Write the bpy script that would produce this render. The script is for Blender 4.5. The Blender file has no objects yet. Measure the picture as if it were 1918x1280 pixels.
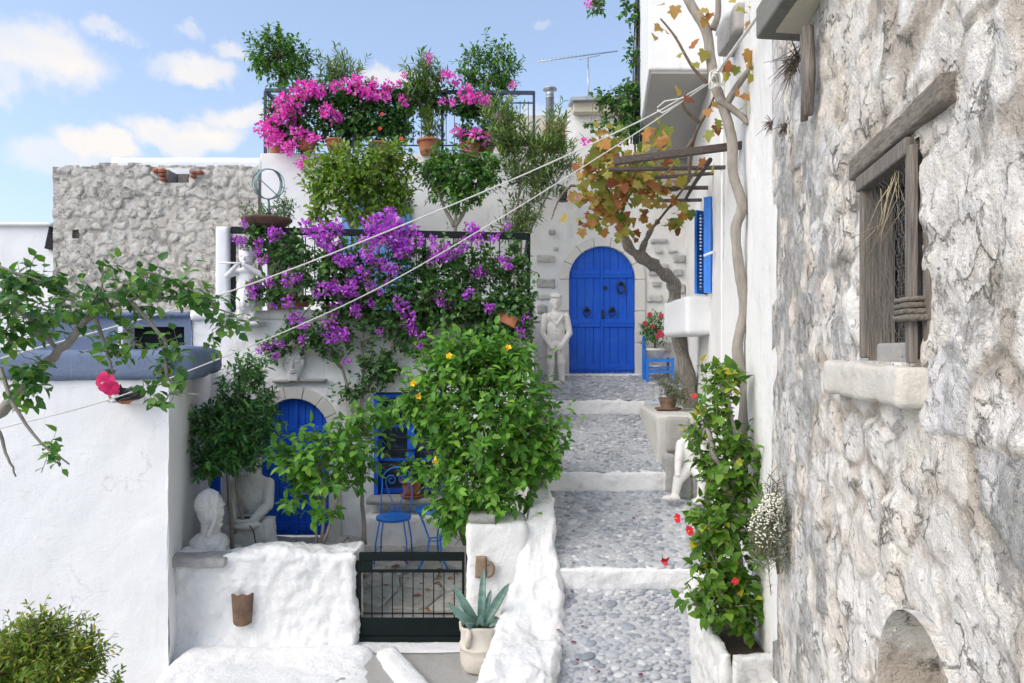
import bpy, bmesh, math, random
import numpy as np
from mathutils import Vector, Matrix

# ------------------------------------------------------------------ camera, sky, sun, exposure
S = bpy.context.scene
COL = S.collection
F, CX, HY = 1279.0, 959.0, 660.0          # focal length in photo pixels, centre column, horizon row


def P(px, py, Y):
    """a photo pixel at the depth Y metres -> point (eye at the origin, +Y into the place)"""
    return Vector(((px - CX) / F * Y, Y, (HY - py) / F * Y))


cam_d = bpy.data.cameras.new('camera')
cam = bpy.data.objects.new('camera', cam_d)
COL.objects.link(cam)
cam.rotation_euler = (math.radians(90), 0, 0)
cam_d.sensor_width = 36
cam_d.lens = F / 1918 * 36
cam_d.shift_y = (HY - 640) / 1918
cam_d.clip_start = 0.05
cam_d.clip_end = 3000
S.camera = cam

SUN_EL, SUN_AZ = math.radians(42), math.radians(237)   # azimuth clockwise from +Y: from the left, slightly behind the camera
wd = bpy.data.worlds.new('World')
S.world = wd
wd.use_nodes = True
wn, wl = wd.node_tree.nodes, wd.node_tree.links
wn.clear()


def wnode(t, **k):
    n = wn.new(t)
    for a, b in k.items():
        setattr(n, a, b)
    return n


sky = wnode('ShaderNodeTexSky', sky_type='NISHITA', sun_disc=False, sun_elevation=SUN_EL, sun_rotation=SUN_AZ)
sky.air_density = 1.0
sky.dust_density = 2.6
sky.ozone_density = 1.4
wout = wnode('ShaderNodeOutputWorld')
bg = wnode('ShaderNodeBackground')
bg.inputs['Strength'].default_value = 0.15
tc = wnode('ShaderNodeTexCoord')
warp = wnode('ShaderNodeTexNoise')
warp.inputs['Scale'].default_value = 10
warp.inputs['Detail'].default_value = 10
warp.inputs['Roughness'].default_value = 0.6
wl.new(tc.outputs['Generated'], warp.inputs['Vector'])
off = wnode('ShaderNodeVectorMath', operation='MULTIPLY_ADD')
off.inputs[1].default_value = (0.13, 0.13, 0.10)
off.inputs[2].default_value = (-0.065, -0.065, -0.05)
wl.new(warp.outputs['Color'], off.inputs[0])
dirw = wnode('ShaderNodeVectorMath', operation='ADD')
wl.new(tc.outputs['Generated'], dirw.inputs[0])
wl.new(off.outputs[0], dirw.inputs[1])
rng0 = random.Random(4)
clouds = [(60, 105, 125, 62, .95), (205, 62, 45, 20, .6), (345, 55, 26, 22, .4), (365, 132, 75, 26, .85), (425, 100, 38, 18, .7),
          (335, 245, 110, 34, 1.0), (450, 222, 85, 28, .9), (200, 272, 70, 40, .95), (120, 300, 90, 40, .6),
          (720, 140, 70, 22, .75), (1035, 55, 24, 10, .35), (300, 125, 40, 26, .5), (1000, 215, 80, 20, .7), (10, 160, 40, 50, .6)]
cl = []
for px, py, rx, ry, a in clouds:
    d = Vector(((px - CX) / F, 1, (HY - py) / F))
    L = d.length
    cl.append((d / L, rx / F / L, ry / F / L, a))
for i in range(26):                                    # the same fair-weather clouds go on round the rest of the sky
    az = rng0.uniform(0.9, 5.4)
    el = rng0.uniform(0.12, 0.75)
    cl.append((Vector((math.sin(az) * math.cos(el), math.cos(az) * math.cos(el), math.sin(el))), rng0.uniform(.05, .12), rng0.uniform(.02, .05), rng0.uniform(.5, 1)))
last = None
for d, rx, rz, a in cl:
    sb = wnode('ShaderNodeVectorMath', operation='SUBTRACT')
    sb.inputs[1].default_value = d
    wl.new(dirw.outputs[0], sb.inputs[0])
    sc = wnode('ShaderNodeVectorMath', operation='MULTIPLY')
    sc.inputs[1].default_value = (1 / rx, 1 / rx, 1 / rz)
    wl.new(sb.outputs[0], sc.inputs[0])
    ln = wnode('ShaderNodeVectorMath', operation='LENGTH')
    wl.new(sc.outputs[0], ln.inputs[0])
    mr = wnode('ShaderNodeMapRange', interpolation_type='SMOOTHSTEP')
    mr.inputs[1].default_value = 1.2
    mr.inputs[2].default_value = 0.5
    mr.inputs[3].default_value = 0
    mr.inputs[4].default_value = a
    wl.new(ln.outputs['Value'], mr.inputs[0])
    if last is None:
        last = mr
    else:
        mx = wnode('ShaderNodeMath', operation='MAXIMUM')
        wl.new(last.outputs[0], mx.inputs[0])
        wl.new(mr.outputs[0], mx.inputs[1])
        last = mx
cn = wnode('ShaderNodeTexNoise')
cn.inputs['Scale'].default_value = 14
cn.inputs['Detail'].default_value = 6
wl.new(tc.outputs['Generated'], cn.inputs['Vector'])
cm = wnode('ShaderNodeMapRange')
cm.inputs[1].default_value = 0.25
cm.inputs[2].default_value = 0.6
cm.inputs[3].default_value = 0.55
cm.inputs[4].default_value = 1.0
wl.new(cn.outputs['Fac'], cm.inputs[0])
cf = wnode('ShaderNodeMath', operation='MULTIPLY')
wl.new(last.outputs[0], cf.inputs[0])
wl.new(cm.outputs[0], cf.inputs[1])
skyg = wnode('ShaderNodeMixRGB', blend_type='ADD')       # thin high haze over the whole sky
skyg.inputs[0].default_value = 1
skyg.inputs[2].default_value = (0.66, 0.74, 0.90, 1)
wl.new(sky.outputs[0], skyg.inputs[1])
mixc = wnode('ShaderNodeMixRGB')
mixc.inputs[2].default_value = (4.5, 4.3, 4.1, 1)
wl.new(cf.outputs[0], mixc.inputs[0])
wl.new(skyg.outputs[0], mixc.inputs[1])
wl.new(mixc.outputs[0], bg.inputs['Color'])
wl.new(bg.outputs[0], wout.inputs['Surface'])

sun_d = bpy.data.lights.new('sun', 'SUN')
sun_d.energy = 1.1
sun_d.angle = math.radians(50)
sun_d.color = (1.0, 0.975, 0.94)
sun = bpy.data.objects.new('sun', sun_d)
COL.objects.link(sun)
sdir = Vector((math.sin(SUN_AZ) * math.cos(SUN_EL), math.cos(SUN_AZ) * math.cos(SUN_EL), math.sin(SUN_EL)))
sun.rotation_euler = sdir.to_track_quat('Z', 'Y').to_euler()
sun.location = sdir * 40
S.view_settings.view_transform = 'Standard'
S.view_settings.look = 'None'
S.view_settings.gamma = 1
S.view_settings.use_curve_mapping = False
S.view_settings.exposure = 0.58
S.cycles.max_bounces = 6
S.cycles.transparent_max_bounces = 4

# ------------------------------------------------------------------ helpers: noise
def _hash(ix, iy, iz, seed):
    n = (ix * 374761393 + iy * 668265263 + iz * 1274126177 + seed * 974711) & 0x7fffffff
    n = ((n ^ (n >> 13)) * 1103515245 + 12345) & 0x7fffffff
    n = ((n ^ (n >> 15)) * 1274126177) & 0x7fffffff
    return ((n >> 8) & 0xffff) / 65535.0


def vnoise(p, seed=0):
    p = np.asarray(p, float)
    i = np.floor(p).astype(np.int64)
    f = p - i
    f = f * f * (3 - 2 * f)
    r = 0
    for dx in (0, 1):
        wx = f[..., 0] if dx else 1 - f[..., 0]
        for dy in (0, 1):
            wy = f[..., 1] if dy else 1 - f[..., 1]
            for dz in (0, 1):
                wz = f[..., 2] if dz else 1 - f[..., 2]
                r = r + wx * wy * wz * _hash(i[..., 0] + dx, i[..., 1] + dy, i[..., 2] + dz, seed)
    return r * 2 - 1


def fbm(p, scale, octv=4, seed=0, gain=0.5):
    p = np.asarray(p, float) * scale
    a, t, r = 1.0, 0.0, 0
    for k in range(octv):
        r = r + a * vnoise(p + 17.3 * k, seed + k)
        t += a
        a *= gain
        p = p * 2.03
    return r / t


# ------------------------------------------------------------------ helpers: materials
MATS = {}


def mat(name, build):
    if name not in MATS:
        m = bpy.data.materials.new(name)
        m.use_nodes = True
        nt = m.node_tree
        build(nt, nt.nodes['Principled BSDF'])
        MATS[name] = m
    return MATS[name]


def nd(nt, t, **k):
    n = nt.nodes.new(t)
    ins = k.pop('ins', {})
    for a, b in k.items():
        setattr(n, a, b)
    for a, b in ins.items():
        n.inputs[a].default_value = b
    return n


def ramp(nt, src, stops):
    r = nd(nt, 'ShaderNodeValToRGB')
    e = r.color_ramp.elements
    while len(e) > 1:
        e.remove(e[0])
    e[0].position = stops[0][0]
    e[0].color = tuple(stops[0][1]) + (1,) if not isinstance(stops[0][1], float) else (stops[0][1],) * 3 + (1,)
    for pos, c in stops[1:]:
        x = e.new(pos)
        x.color = tuple(c) + (1,) if not isinstance(c, float) else (c,) * 3 + (1,)
    nt.links.new(src, r.inputs[0])
    return r.outputs[0]


def noise(nt, scale, detail=5, rough=0.6, dist=0.0, coord='Object', stretch=None):
    t = nd(nt, 'ShaderNodeTexCoord')
    n = nd(nt, 'ShaderNodeTexNoise', ins={'Scale': scale, 'Detail': detail, 'Roughness': rough, 'Distortion': dist})
    src = t.outputs[coord]
    if stretch:
        mp = nd(nt, 'ShaderNodeMapping')
        mp.inputs['Scale'].default_value = stretch
        nt.links.new(src, mp.inputs['Vector'])
        src = mp.outputs[0]
    nt.links.new(src, n.inputs['Vector'])
    return n.outputs['Fac']


def mix(nt, fac, a, b, mode='MIX'):
    m = nd(nt, 'ShaderNodeMixRGB', blend_type=mode)
    for i, v in ((0, fac), (1, a), (2, b)):
        if isinstance(v, (int, float)):
            m.inputs[i].default_value = v if i == 0 else (v, v, v, 1)
        elif isinstance(v, tuple):
            m.inputs[i].default_value = v + (1,)
        else:
            nt.links.new(v, m.inputs[i])
    return m.outputs[0]


def bump(nt, b, pairs):
    prev = None
    for h, s, d in pairs:
        n = nd(nt, 'ShaderNodeBump', ins={'Strength': s, 'Distance': d})
        nt.links.new(h, n.inputs['Height'])
        if prev:
            nt.links.new(prev, n.inputs['Normal'])
        prev = n.outputs[0]
    nt.links.new(prev, b.inputs['Normal'])


def simple(name, c, rough=0.6, var=0.12, scale=12, bs=0.15, bd=0.01, metal=0.0, stretch=None, c2=None, spec=0.5, objvar=0.0):
    def f(nt, b):
        n = noise(nt, scale, stretch=stretch)
        lo = c2 if c2 else tuple(x * (1 - var) for x in c)
        hi = c if c2 else tuple(min(1, x * (1 + var)) for x in c)
        col = ramp(nt, n, [(0.3, lo), (0.7, hi)])
        if objvar:
            oi = nd(nt, 'ShaderNodeObjectInfo')
            k = ramp(nt, oi.outputs['Random'], [(0, 1 - objvar), (1, 1 + objvar)])
            col = mix(nt, 1.0, col, k, 'MULTIPLY')
        nt.links.new(col, b.inputs['Base Color'])
        b.inputs['Roughness'].default_value = rough
        b.inputs['Metallic'].default_value = metal
        b.inputs['Specular IOR Level'].default_value = spec
        if bs:
            bump(nt, b, [(noise(nt, scale * 2.5, 6, stretch=stretch), bs, bd)])
    return mat(name, f)


def plaster(name, c, dirt=(0.5, 0.47, 0.42), amount=0.25, rough=0.85, b1=0.35, streak=0.25):
    def f(nt, b):
        n1 = noise(nt, 1.3, 6, 0.65)
        n2 = noise(nt, 9, 6, 0.7)
        n3 = noise(nt, 60, 4, 0.6)
        st = noise(nt, 3.0, 6, 0.65, 0.3, stretch=(3.5, 3.5, 0.35))
        d1 = ramp(nt, n2, [(0.60, 0.0), (0.80, 1.0)])
        d2 = ramp(nt, st, [(0.58, 0.0), (0.80, 1.0)])
        base = ramp(nt, n1, [(0.3, tuple(x * 0.93 for x in c)), (0.7, c)])
        f1 = nd(nt, 'ShaderNodeMath', operation='MULTIPLY', ins={1: amount})
        nt.links.new(d1, f1.inputs[0])
        col = mix(nt, f1.outputs[0], base, dirt)
        f2 = nd(nt, 'ShaderNodeMath', operation='MULTIPLY', ins={1: streak})
        nt.links.new(d2, f2.inputs[0])
        col = mix(nt, f2.outputs[0], col, dirt)
        tcn = nd(nt, 'ShaderNodeTexCoord')
        ad = nd(nt, 'ShaderNodeVectorMath', operation='MULTIPLY_ADD')
        ad.inputs[1].default_value = (.30, .30, .30)
        wv = nd(nt, 'ShaderNodeTexNoise', ins={'Scale': 4.0, 'Detail': 7, 'Roughness': .7})
        nt.links.new(tcn.outputs['Object'], wv.inputs['Vector'])
        nt.links.new(wv.outputs['Color'], ad.inputs[0])
        nt.links.new(tcn.outputs['Object'], ad.inputs[2])
        vo = nd(nt, 'ShaderNodeTexVoronoi', feature='DISTANCE_TO_EDGE', ins={'Scale': 1.6})
        nt.links.new(ad.outputs[0], vo.inputs['Vector'])
        cr = mix(nt, 1.0, ramp(nt, vo.outputs['Distance'], [(0, .8), (.006, .4), (.014, 0.0)]), ramp(nt, noise(nt, 2.0, 4, .6), [(.52, 0.0), (.64, .45)]), 'MULTIPLY')
        col = mix(nt, cr, col, tuple(x * .45 for x in dirt))
        sp = ramp(nt, noise(nt, 38, 3, .6), [(.245, .7), (.275, 0.0)])
        col = mix(nt, sp, col, tuple(x * .5 for x in dirt))
        nt.links.new(col, b.inputs['Base Color'])
        b.inputs['Roughness'].default_value = rough
        b.inputs['Specular IOR Level'].default_value = 0.2
        brush = noise(nt, 16, 5, .65, stretch=(1, 1, 3))
        bump(nt, b, [(n2, b1, 0.03), (brush, b1 * .5, .012), (n3, b1 * 0.6, 0.004)])
    return mat(name, f)


def stone_mat(name, stops, mort=(0.42, 0.39, 0.34), rough=0.9):
    """stone faces: hue by object, mottled; fine pits"""
    def f(nt, b):
        oi = nd(nt, 'ShaderNodeObjectInfo')
        base = ramp(nt, oi.outputs['Random'], stops)
        n1 = noise(nt, 14, 7, 0.68, 0.4)
        n2 = noise(nt, 70, 5, 0.7)
        k = ramp(nt, n1, [(0.28, 0.62), (0.5, 0.98), (0.75, 1.12)])
        col = mix(nt, 1.0, base, k, 'MULTIPLY')
        pit = ramp(nt, n2, [(0.30, 0.55), (0.42, 1.0)])
        col = mix(nt, 0.7, col, pit, 'MULTIPLY')
        nt.links.new(col, b.inputs['Base Color'])
        b.inputs['Roughness'].default_value = rough
        b.inputs['Specular IOR Level'].default_value = 0.2
        bump(nt, b, [(n1, 0.5, 0.03), (n2, 0.5, 0.006)])
    return mat(name, f)


def leaf_mat(name, stops, trans=0.35, rough=0.45, back=None):
    def f(nt, b):
        at = nd(nt, 'ShaderNodeAttribute', attribute_name='rnd')
        oi = nd(nt, 'ShaderNodeObjectInfo')
        ad = nd(nt, 'ShaderNodeMath', operation='ADD')
        nt.links.new(at.outputs['Fac'], ad.inputs[0])
        nt.links.new(oi.outputs['Random'], ad.inputs[1])
        fr = nd(nt, 'ShaderNodeMath', operation='FRACT')
        nt.links.new(ad.outputs[0], fr.inputs[0])
        col = ramp(nt, fr.outputs[0], stops)
        n = noise(nt, 30, 3)
        k = ramp(nt, n, [(0.3, 0.8), (0.7, 1.2)])
        col = mix(nt, 1.0, col, k, 'MULTIPLY')
        nt.links.new(col, b.inputs['Base Color'])
        b.inputs['Roughness'].default_value = rough
        b.inputs['Specular IOR Level'].default_value = 0.35
        tr = nd(nt, 'ShaderNodeBsdfTranslucent')
        tcol = mix(nt, 1.0, col, (1.5, 1.6, 0.7), 'MULTIPLY')
        nt.links.new(tcol, tr.inputs['Color'])
        ms = nd(nt, 'ShaderNodeMixShader', ins={0: trans})
        nt.links.new(b.outputs[0], ms.inputs[1])
        nt.links.new(tr.outputs[0], ms.inputs[2])
        nt.links.new(ms.outputs[0], nt.nodes['Material Output'].inputs['Surface'])
    return mat(name, f)


WHITE = (0.80, 0.80, 0.79)
M_white = plaster('whitewash', WHITE, dirt=(.46, .44, .40), amount=.42, b1=.75, streak=.35)
M_white_s = plaster('whitewash_smooth', (0.79, 0.80, 0.81), amount=0.16, b1=0.28, streak=0.22)
M_white_d = plaster('whitewash_stained', (0.78, 0.775, 0.75), dirt=(0.42, 0.39, 0.34), amount=0.5, b1=0.4, streak=0.75)
M_under = plaster('soffit_shade_grey', (0.46, 0.45, 0.42), amount=0.2, b1=0.15, streak=0.1)  # soffit grey, the underside's shade put into the colour
M_bluegrey = plaster('blue_grey_paint', (0.15, 0.195, 0.29), dirt=(0.40, 0.43, 0.48), amount=0.75, b1=0.5, streak=0.35)
M_surround = plaster('limestone_surround', (0.62, 0.60, 0.55), dirt=(0.40, 0.37, 0.31), amount=0.35, b1=0.3, streak=0.2)
M_conc = plaster('worn_concrete', (0.37, 0.36, 0.34), dirt=(0.17, 0.16, 0.15), amount=0.7, b1=0.5, streak=0.3)
M_conc_dark = plaster('mouldy_concrete', (0.20, 0.20, 0.18), dirt=(0.06, 0.06, 0.055), amount=0.8, b1=0.4, streak=0.6)
M_cream = plaster('cream_render', (0.60, 0.56, 0.45), dirt=(0.35, 0.31, 0.24), amount=0.4, b1=0.3, streak=0.3)


def blue_build(nt, b):
    grain = noise(nt, 6, 7, .65, stretch=(9, 9, .5))
    base = ramp(nt, grain, [(.3, (.004, .078, .50)), (.55, (.006, .108, .64)), (.75, (.012, .135, .70))])
    fade = ramp(nt, noise(nt, 2.2, 7, .7, .3), [(.52, 0.0), (.75, .30)])
    col = mix(nt, fade, base, (.10, .24, .62))
    chip = ramp(nt, noise(nt, 34, 5, .7), [(.30, .55), (.345, 0.0)])
    col = mix(nt, chip, col, (.02, .04, .16))
    nt.links.new(col, b.inputs['Base Color'])
    b.inputs['Roughness'].default_value = .52
    b.inputs['Specular IOR Level'].default_value = .35
    bump(nt, b, [(grain, .3, .006), (chip, .3, .003)])


M_blue = mat('blue_door_paint', blue_build)
M_blue2 = simple('blue_metal_paint', (0.022, 0.19, 0.68), rough=0.4, var=0.12, scale=9, bs=0.05)
M_paleblue = simple('pale_blue_paint', (0.13, 0.32, 0.75), rough=0.5)
M_iron = simple('black_iron', (0.012, 0.013, 0.016), rough=0.5, bs=0.2, bd=0.003)
M_green = simple('dark_green_paint', (0.0012, 0.0065, 0.0065), rough=0.5, var=0.2, bs=0.06, spec=.25)
M_navy = simple('navy_iron_paint', (0.022, 0.035, 0.075), rough=0.45)
M_stat = plaster('carved_white_stone', (0.72, 0.71, 0.685), dirt=(0.38, 0.36, 0.32), amount=0.55, b1=0.6, streak=0.6)
M_stat_w = plaster('painted_white_statue', (0.78, 0.78, 0.77), amount=0.4, b1=0.45, streak=0.4)
M_terra = simple('terracotta', (0.43, 0.17, 0.085), rough=0.8, c2=(0.30, 0.105, 0.05), scale=7, bs=0.2)
M_terra_old = simple('old_terracotta', (0.22, 0.135, 0.085), rough=0.9, c2=(0.085, 0.055, 0.04), scale=10, bs=0.5, bd=0.01)
M_soil = simple('potting_soil', (0.06, 0.045, 0.03), rough=1, var=0.5, scale=50, bs=0.9, bd=0.02)
M_bark = simple('grey_vine_bark', (0.46, 0.42, 0.37), c2=(0.17, 0.145, 0.12), rough=0.95, scale=9, bs=1.0, bd=0.03, stretch=(7, 7, 0.7))
M_bark_s = simple('smooth_grey_bark', (0.33, 0.30, 0.26), c2=(0.21, 0.19, 0.16), rough=0.9, scale=9, bs=0.35, bd=0.01, stretch=(3, 3, 0.8))
M_twig = simple('brown_twig', (0.17, 0.125, 0.085), rough=0.9, scale=20, var=0.3)
M_wood = simple('weathered_wood', (0.33, 0.295, 0.245), c2=(0.13, 0.11, 0.09), rough=0.95, scale=14, bs=0.9, bd=0.012, stretch=(9, 0.6, 9))
M_wood_v = simple('weathered_wood_upright', (0.31, 0.275, 0.235), c2=(0.11, 0.095, 0.085), rough=0.95, scale=14, bs=0.9, bd=0.01, stretch=(9, 9, 0.5))
M_wood_d = simple('dark_pergola_wood', (0.13, 0.105, 0.09), c2=(0.05, 0.04, 0.035), rough=0.9, scale=12, bs=0.7, bd=0.01, stretch=(0.7, 9, 9))
M_wire = simple('galvanised_wire', (0.22, 0.22, 0.21), rough=0.5, metal=0.6, bs=0)
M_cable = simple('white_cable', (0.62, 0.62, 0.58), rough=0.6, bs=0)
M_black = simple('black_rubber', (0.02, 0.02, 0.022), rough=0.6, bs=0)
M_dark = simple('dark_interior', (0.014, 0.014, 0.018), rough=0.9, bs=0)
M_zinc = simple('zinc_sheet', (0.42, 0.44, 0.45), rough=0.35, metal=0.7, var=0.2, bs=0.1)
M_verd = simple('verdigris_bronze', (0.16, 0.27, 0.28), rough=0.6, c2=(0.07, 0.12, 0.135), scale=16, bs=0.2)
M_plastic = simple('white_plastic', (0.74, 0.73, 0.69), rough=0.45, bs=0)
M_ceram = simple('pale_ceramic', (0.66, 0.62, 0.54), rough=0.75, c2=(0.54, 0.49, 0.41), scale=6, bs=0.3, bd=0.01)
M_red = simple('red_petal', (0.50, 0.008, 0.02), rough=0.5, bs=0)
M_pinkp = simple('pink_hibiscus_petal', (0.75, 0.02, 0.16), rough=0.5, c2=(0.62, 0.008, 0.10), scale=20, bs=0)
M_yel = simple('yellow_petal', (0.80, 0.55, 0.02), rough=0.5, bs=0)
M_wpet = simple('white_petal', (0.80, 0.78, 0.66), rough=0.6, bs=0)
M_furb = simple('black_fur', (0.012, 0.012, 0.014), rough=0.75, bs=0.5, scale=60)
M_furw = simple('white_fur', (0.62, 0.60, 0.57), rough=0.8, bs=0.5, scale=60)


def glass_build(nt, b):
    b.inputs['Base Color'].default_value = (0.02, 0.03, 0.05, 1)
    b.inputs['Roughness'].default_value = 0.06


M_glass = mat('dark_window_glass', glass_build)
M_purple = leaf_mat('purple_bract', [(0, (0.28, 0.035, 0.50)), (.4, (0.46, 0.075, 0.74)), (.75, (0.58, 0.12, 0.80)), (1, (0.72, 0.36, 0.78))], 0.3, 0.6)
M_magenta = leaf_mat('magenta_bract', [(0, (0.62, 0.035, 0.50)), (.5, (0.80, 0.085, 0.72)), (1, (0.86, 0.30, 0.80))], 0.3, 0.6)
L_lemon = leaf_mat('lemon_leaf', [(0, (0.048, 0.145, 0.022)), (.45, (0.082, 0.237, 0.030)), (.8, (0.150, 0.344, 0.049)), (1, (0.245, 0.443, 0.061))])
L_bright = leaf_mat('bright_citrus_leaf', [(0, (0.069, 0.149, 0.021)), (.5, (0.144, 0.259, 0.034)), (1, (0.276, 0.380, 0.057))])
L_dark = leaf_mat('dark_glossy_leaf', [(0, (0.030, 0.103, 0.032)), (.6, (0.066, 0.198, 0.046)), (1, (0.153, 0.358, 0.068))], 0.22, 0.38)
L_boug = leaf_mat('bougainvillea_leaf', [(0, (0.031, 0.097, 0.030)), (.6, (0.068, 0.186, 0.047)), (1, (0.167, 0.312, 0.075))], 0.25)
L_hib = leaf_mat('hibiscus_leaf', [(0, (0.033, 0.109, 0.024)), (.6, (0.076, 0.208, 0.042)), (1, (0.188, 0.334, 0.061))], 0.3, 0.35)
L_hib2 = leaf_mat('bright_hibiscus_leaf', [(0, (0.050, 0.127, 0.015)), (.6, (0.099, 0.220, 0.024)), (.95, (0.187, 0.319, 0.044)), (1, (0.605, 0.462, 0.033))], 0.35, 0.4)
L_ole = leaf_mat('oleander_leaf', [(0, (0.072, 0.137, 0.046)), (.6, (0.137, 0.223, 0.066)), (1, (0.245, 0.331, 0.099))], 0.3)
L_olive = leaf_mat('yellow_green_leaf', [(0, (0.084, 0.156, 0.014)), (.6, (0.168, 0.258, 0.024)), (.92, (0.264, 0.324, 0.036)), (1, (0.660, 0.504, 0.036))], 0.3)
L_grey = leaf_mat('grey_green_leaf', [(0, (0.098, 0.132, 0.086)), (.6, (0.184, 0.230, 0.149)), (1, (0.287, 0.293, 0.196))], 0.2)
L_vine = leaf_mat('autumn_vine_leaf', [(0, (0.20, 0.22, 0.05)), (.3, (0.32, 0.31, 0.075)), (.5, (0.42, 0.31, 0.10)), (.72, (0.42, 0.20, 0.075)), (.9, (0.33, 0.12, 0.06)), (1, (0.22, 0.07, 0.045))], 0.4, 0.6)
L_vine_g = leaf_mat('green_vine_leaf', [(0, (0.11, 0.18, 0.03)), (.5, (0.21, 0.26, 0.05)), (.8, (0.36, 0.30, 0.06)), (1, (0.45, 0.20, 0.05))], 0.4, 0.6)
L_agave = simple('agave_skin', (0.24, 0.37, 0.31), rough=0.5, c2=(0.13, 0.24, 0.20), scale=8, bs=0.1, stretch=(1, 1, 4))

# ------------------------------------------------------------------ helpers: objects
def tagit(o, label=None, cat=None, group=None, kind=None):
    if label:
        o['label'] = label
    if cat:
        o['category'] = cat
    if group:
        o['group'] = group
    if kind:
        o['kind'] = kind
    return o


def thing(name, loc, label, cat, group=None, kind=None):
    e = bpy.data.objects.new(name, None)
    e.location = loc
    e.empty_display_size = 0.1
    COL.objects.link(e)
    e['_w'] = tuple(loc)
    tagit(e, label, cat, group, kind)
    return e


def origin_of(o):
    return Vector(o['_w']) if '_w' in o else Vector((0, 0, 0))


def link(o, parent=None, kind=None):
    """meshes are built in place coordinates; under a parent they are shifted back by the parent's origin"""
    COL.objects.link(o)
    if parent is not None:
        o.parent = parent
        o.matrix_parent_inverse = Matrix.Translation(-origin_of(parent))
    if kind:
        o['kind'] = kind
    return o


def mk(name, verts, faces, m, parent=None, smooth=False, kind=None):
    me = bpy.data.meshes.new(name)
    me.from_pydata([tuple(v) for v in verts], [], [tuple(f) for f in faces])
    if smooth:
        me.polygons.foreach_set('use_smooth', np.ones(len(me.polygons), bool))
    me.materials.append(m)
    me.update()
    return link(bpy.data.objects.new(name, me), parent, kind)


def mk_np(name, V, Q, m, parent=None, smooth=True, kind=None, rnd=None):
    """fast path: V (n,3), Q (k,3|4) arrays"""
    me = bpy.data.meshes.new(name)
    V = np.ascontiguousarray(V, np.float32)
    Q = np.ascontiguousarray(Q, np.int32)
    k, s = Q.shape
    me.vertices.add(len(V))
    me.vertices.foreach_set('co', V.ravel())
    me.loops.add(k * s)
    me.loops.foreach_set('vertex_index', Q.ravel())
    me.polygons.add(k)
    me.polygons.foreach_set('loop_start', np.arange(0, k * s, s, dtype=np.int32))
    me.polygons.foreach_set('loop_total', np.full(k, s, np.int32))
    if smooth:
        me.polygons.foreach_set('use_smooth', np.ones(k, bool))
    if rnd is not None:
        at = me.attributes.new('rnd', 'FLOAT', 'POINT')
        at.data.foreach_set('value', np.ascontiguousarray(rnd, np.float32))
    me.materials.append(m)
    me.update(calc_edges=True)
    me.validate()
    return link(bpy.data.objects.new(name, me), parent, kind)


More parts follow.
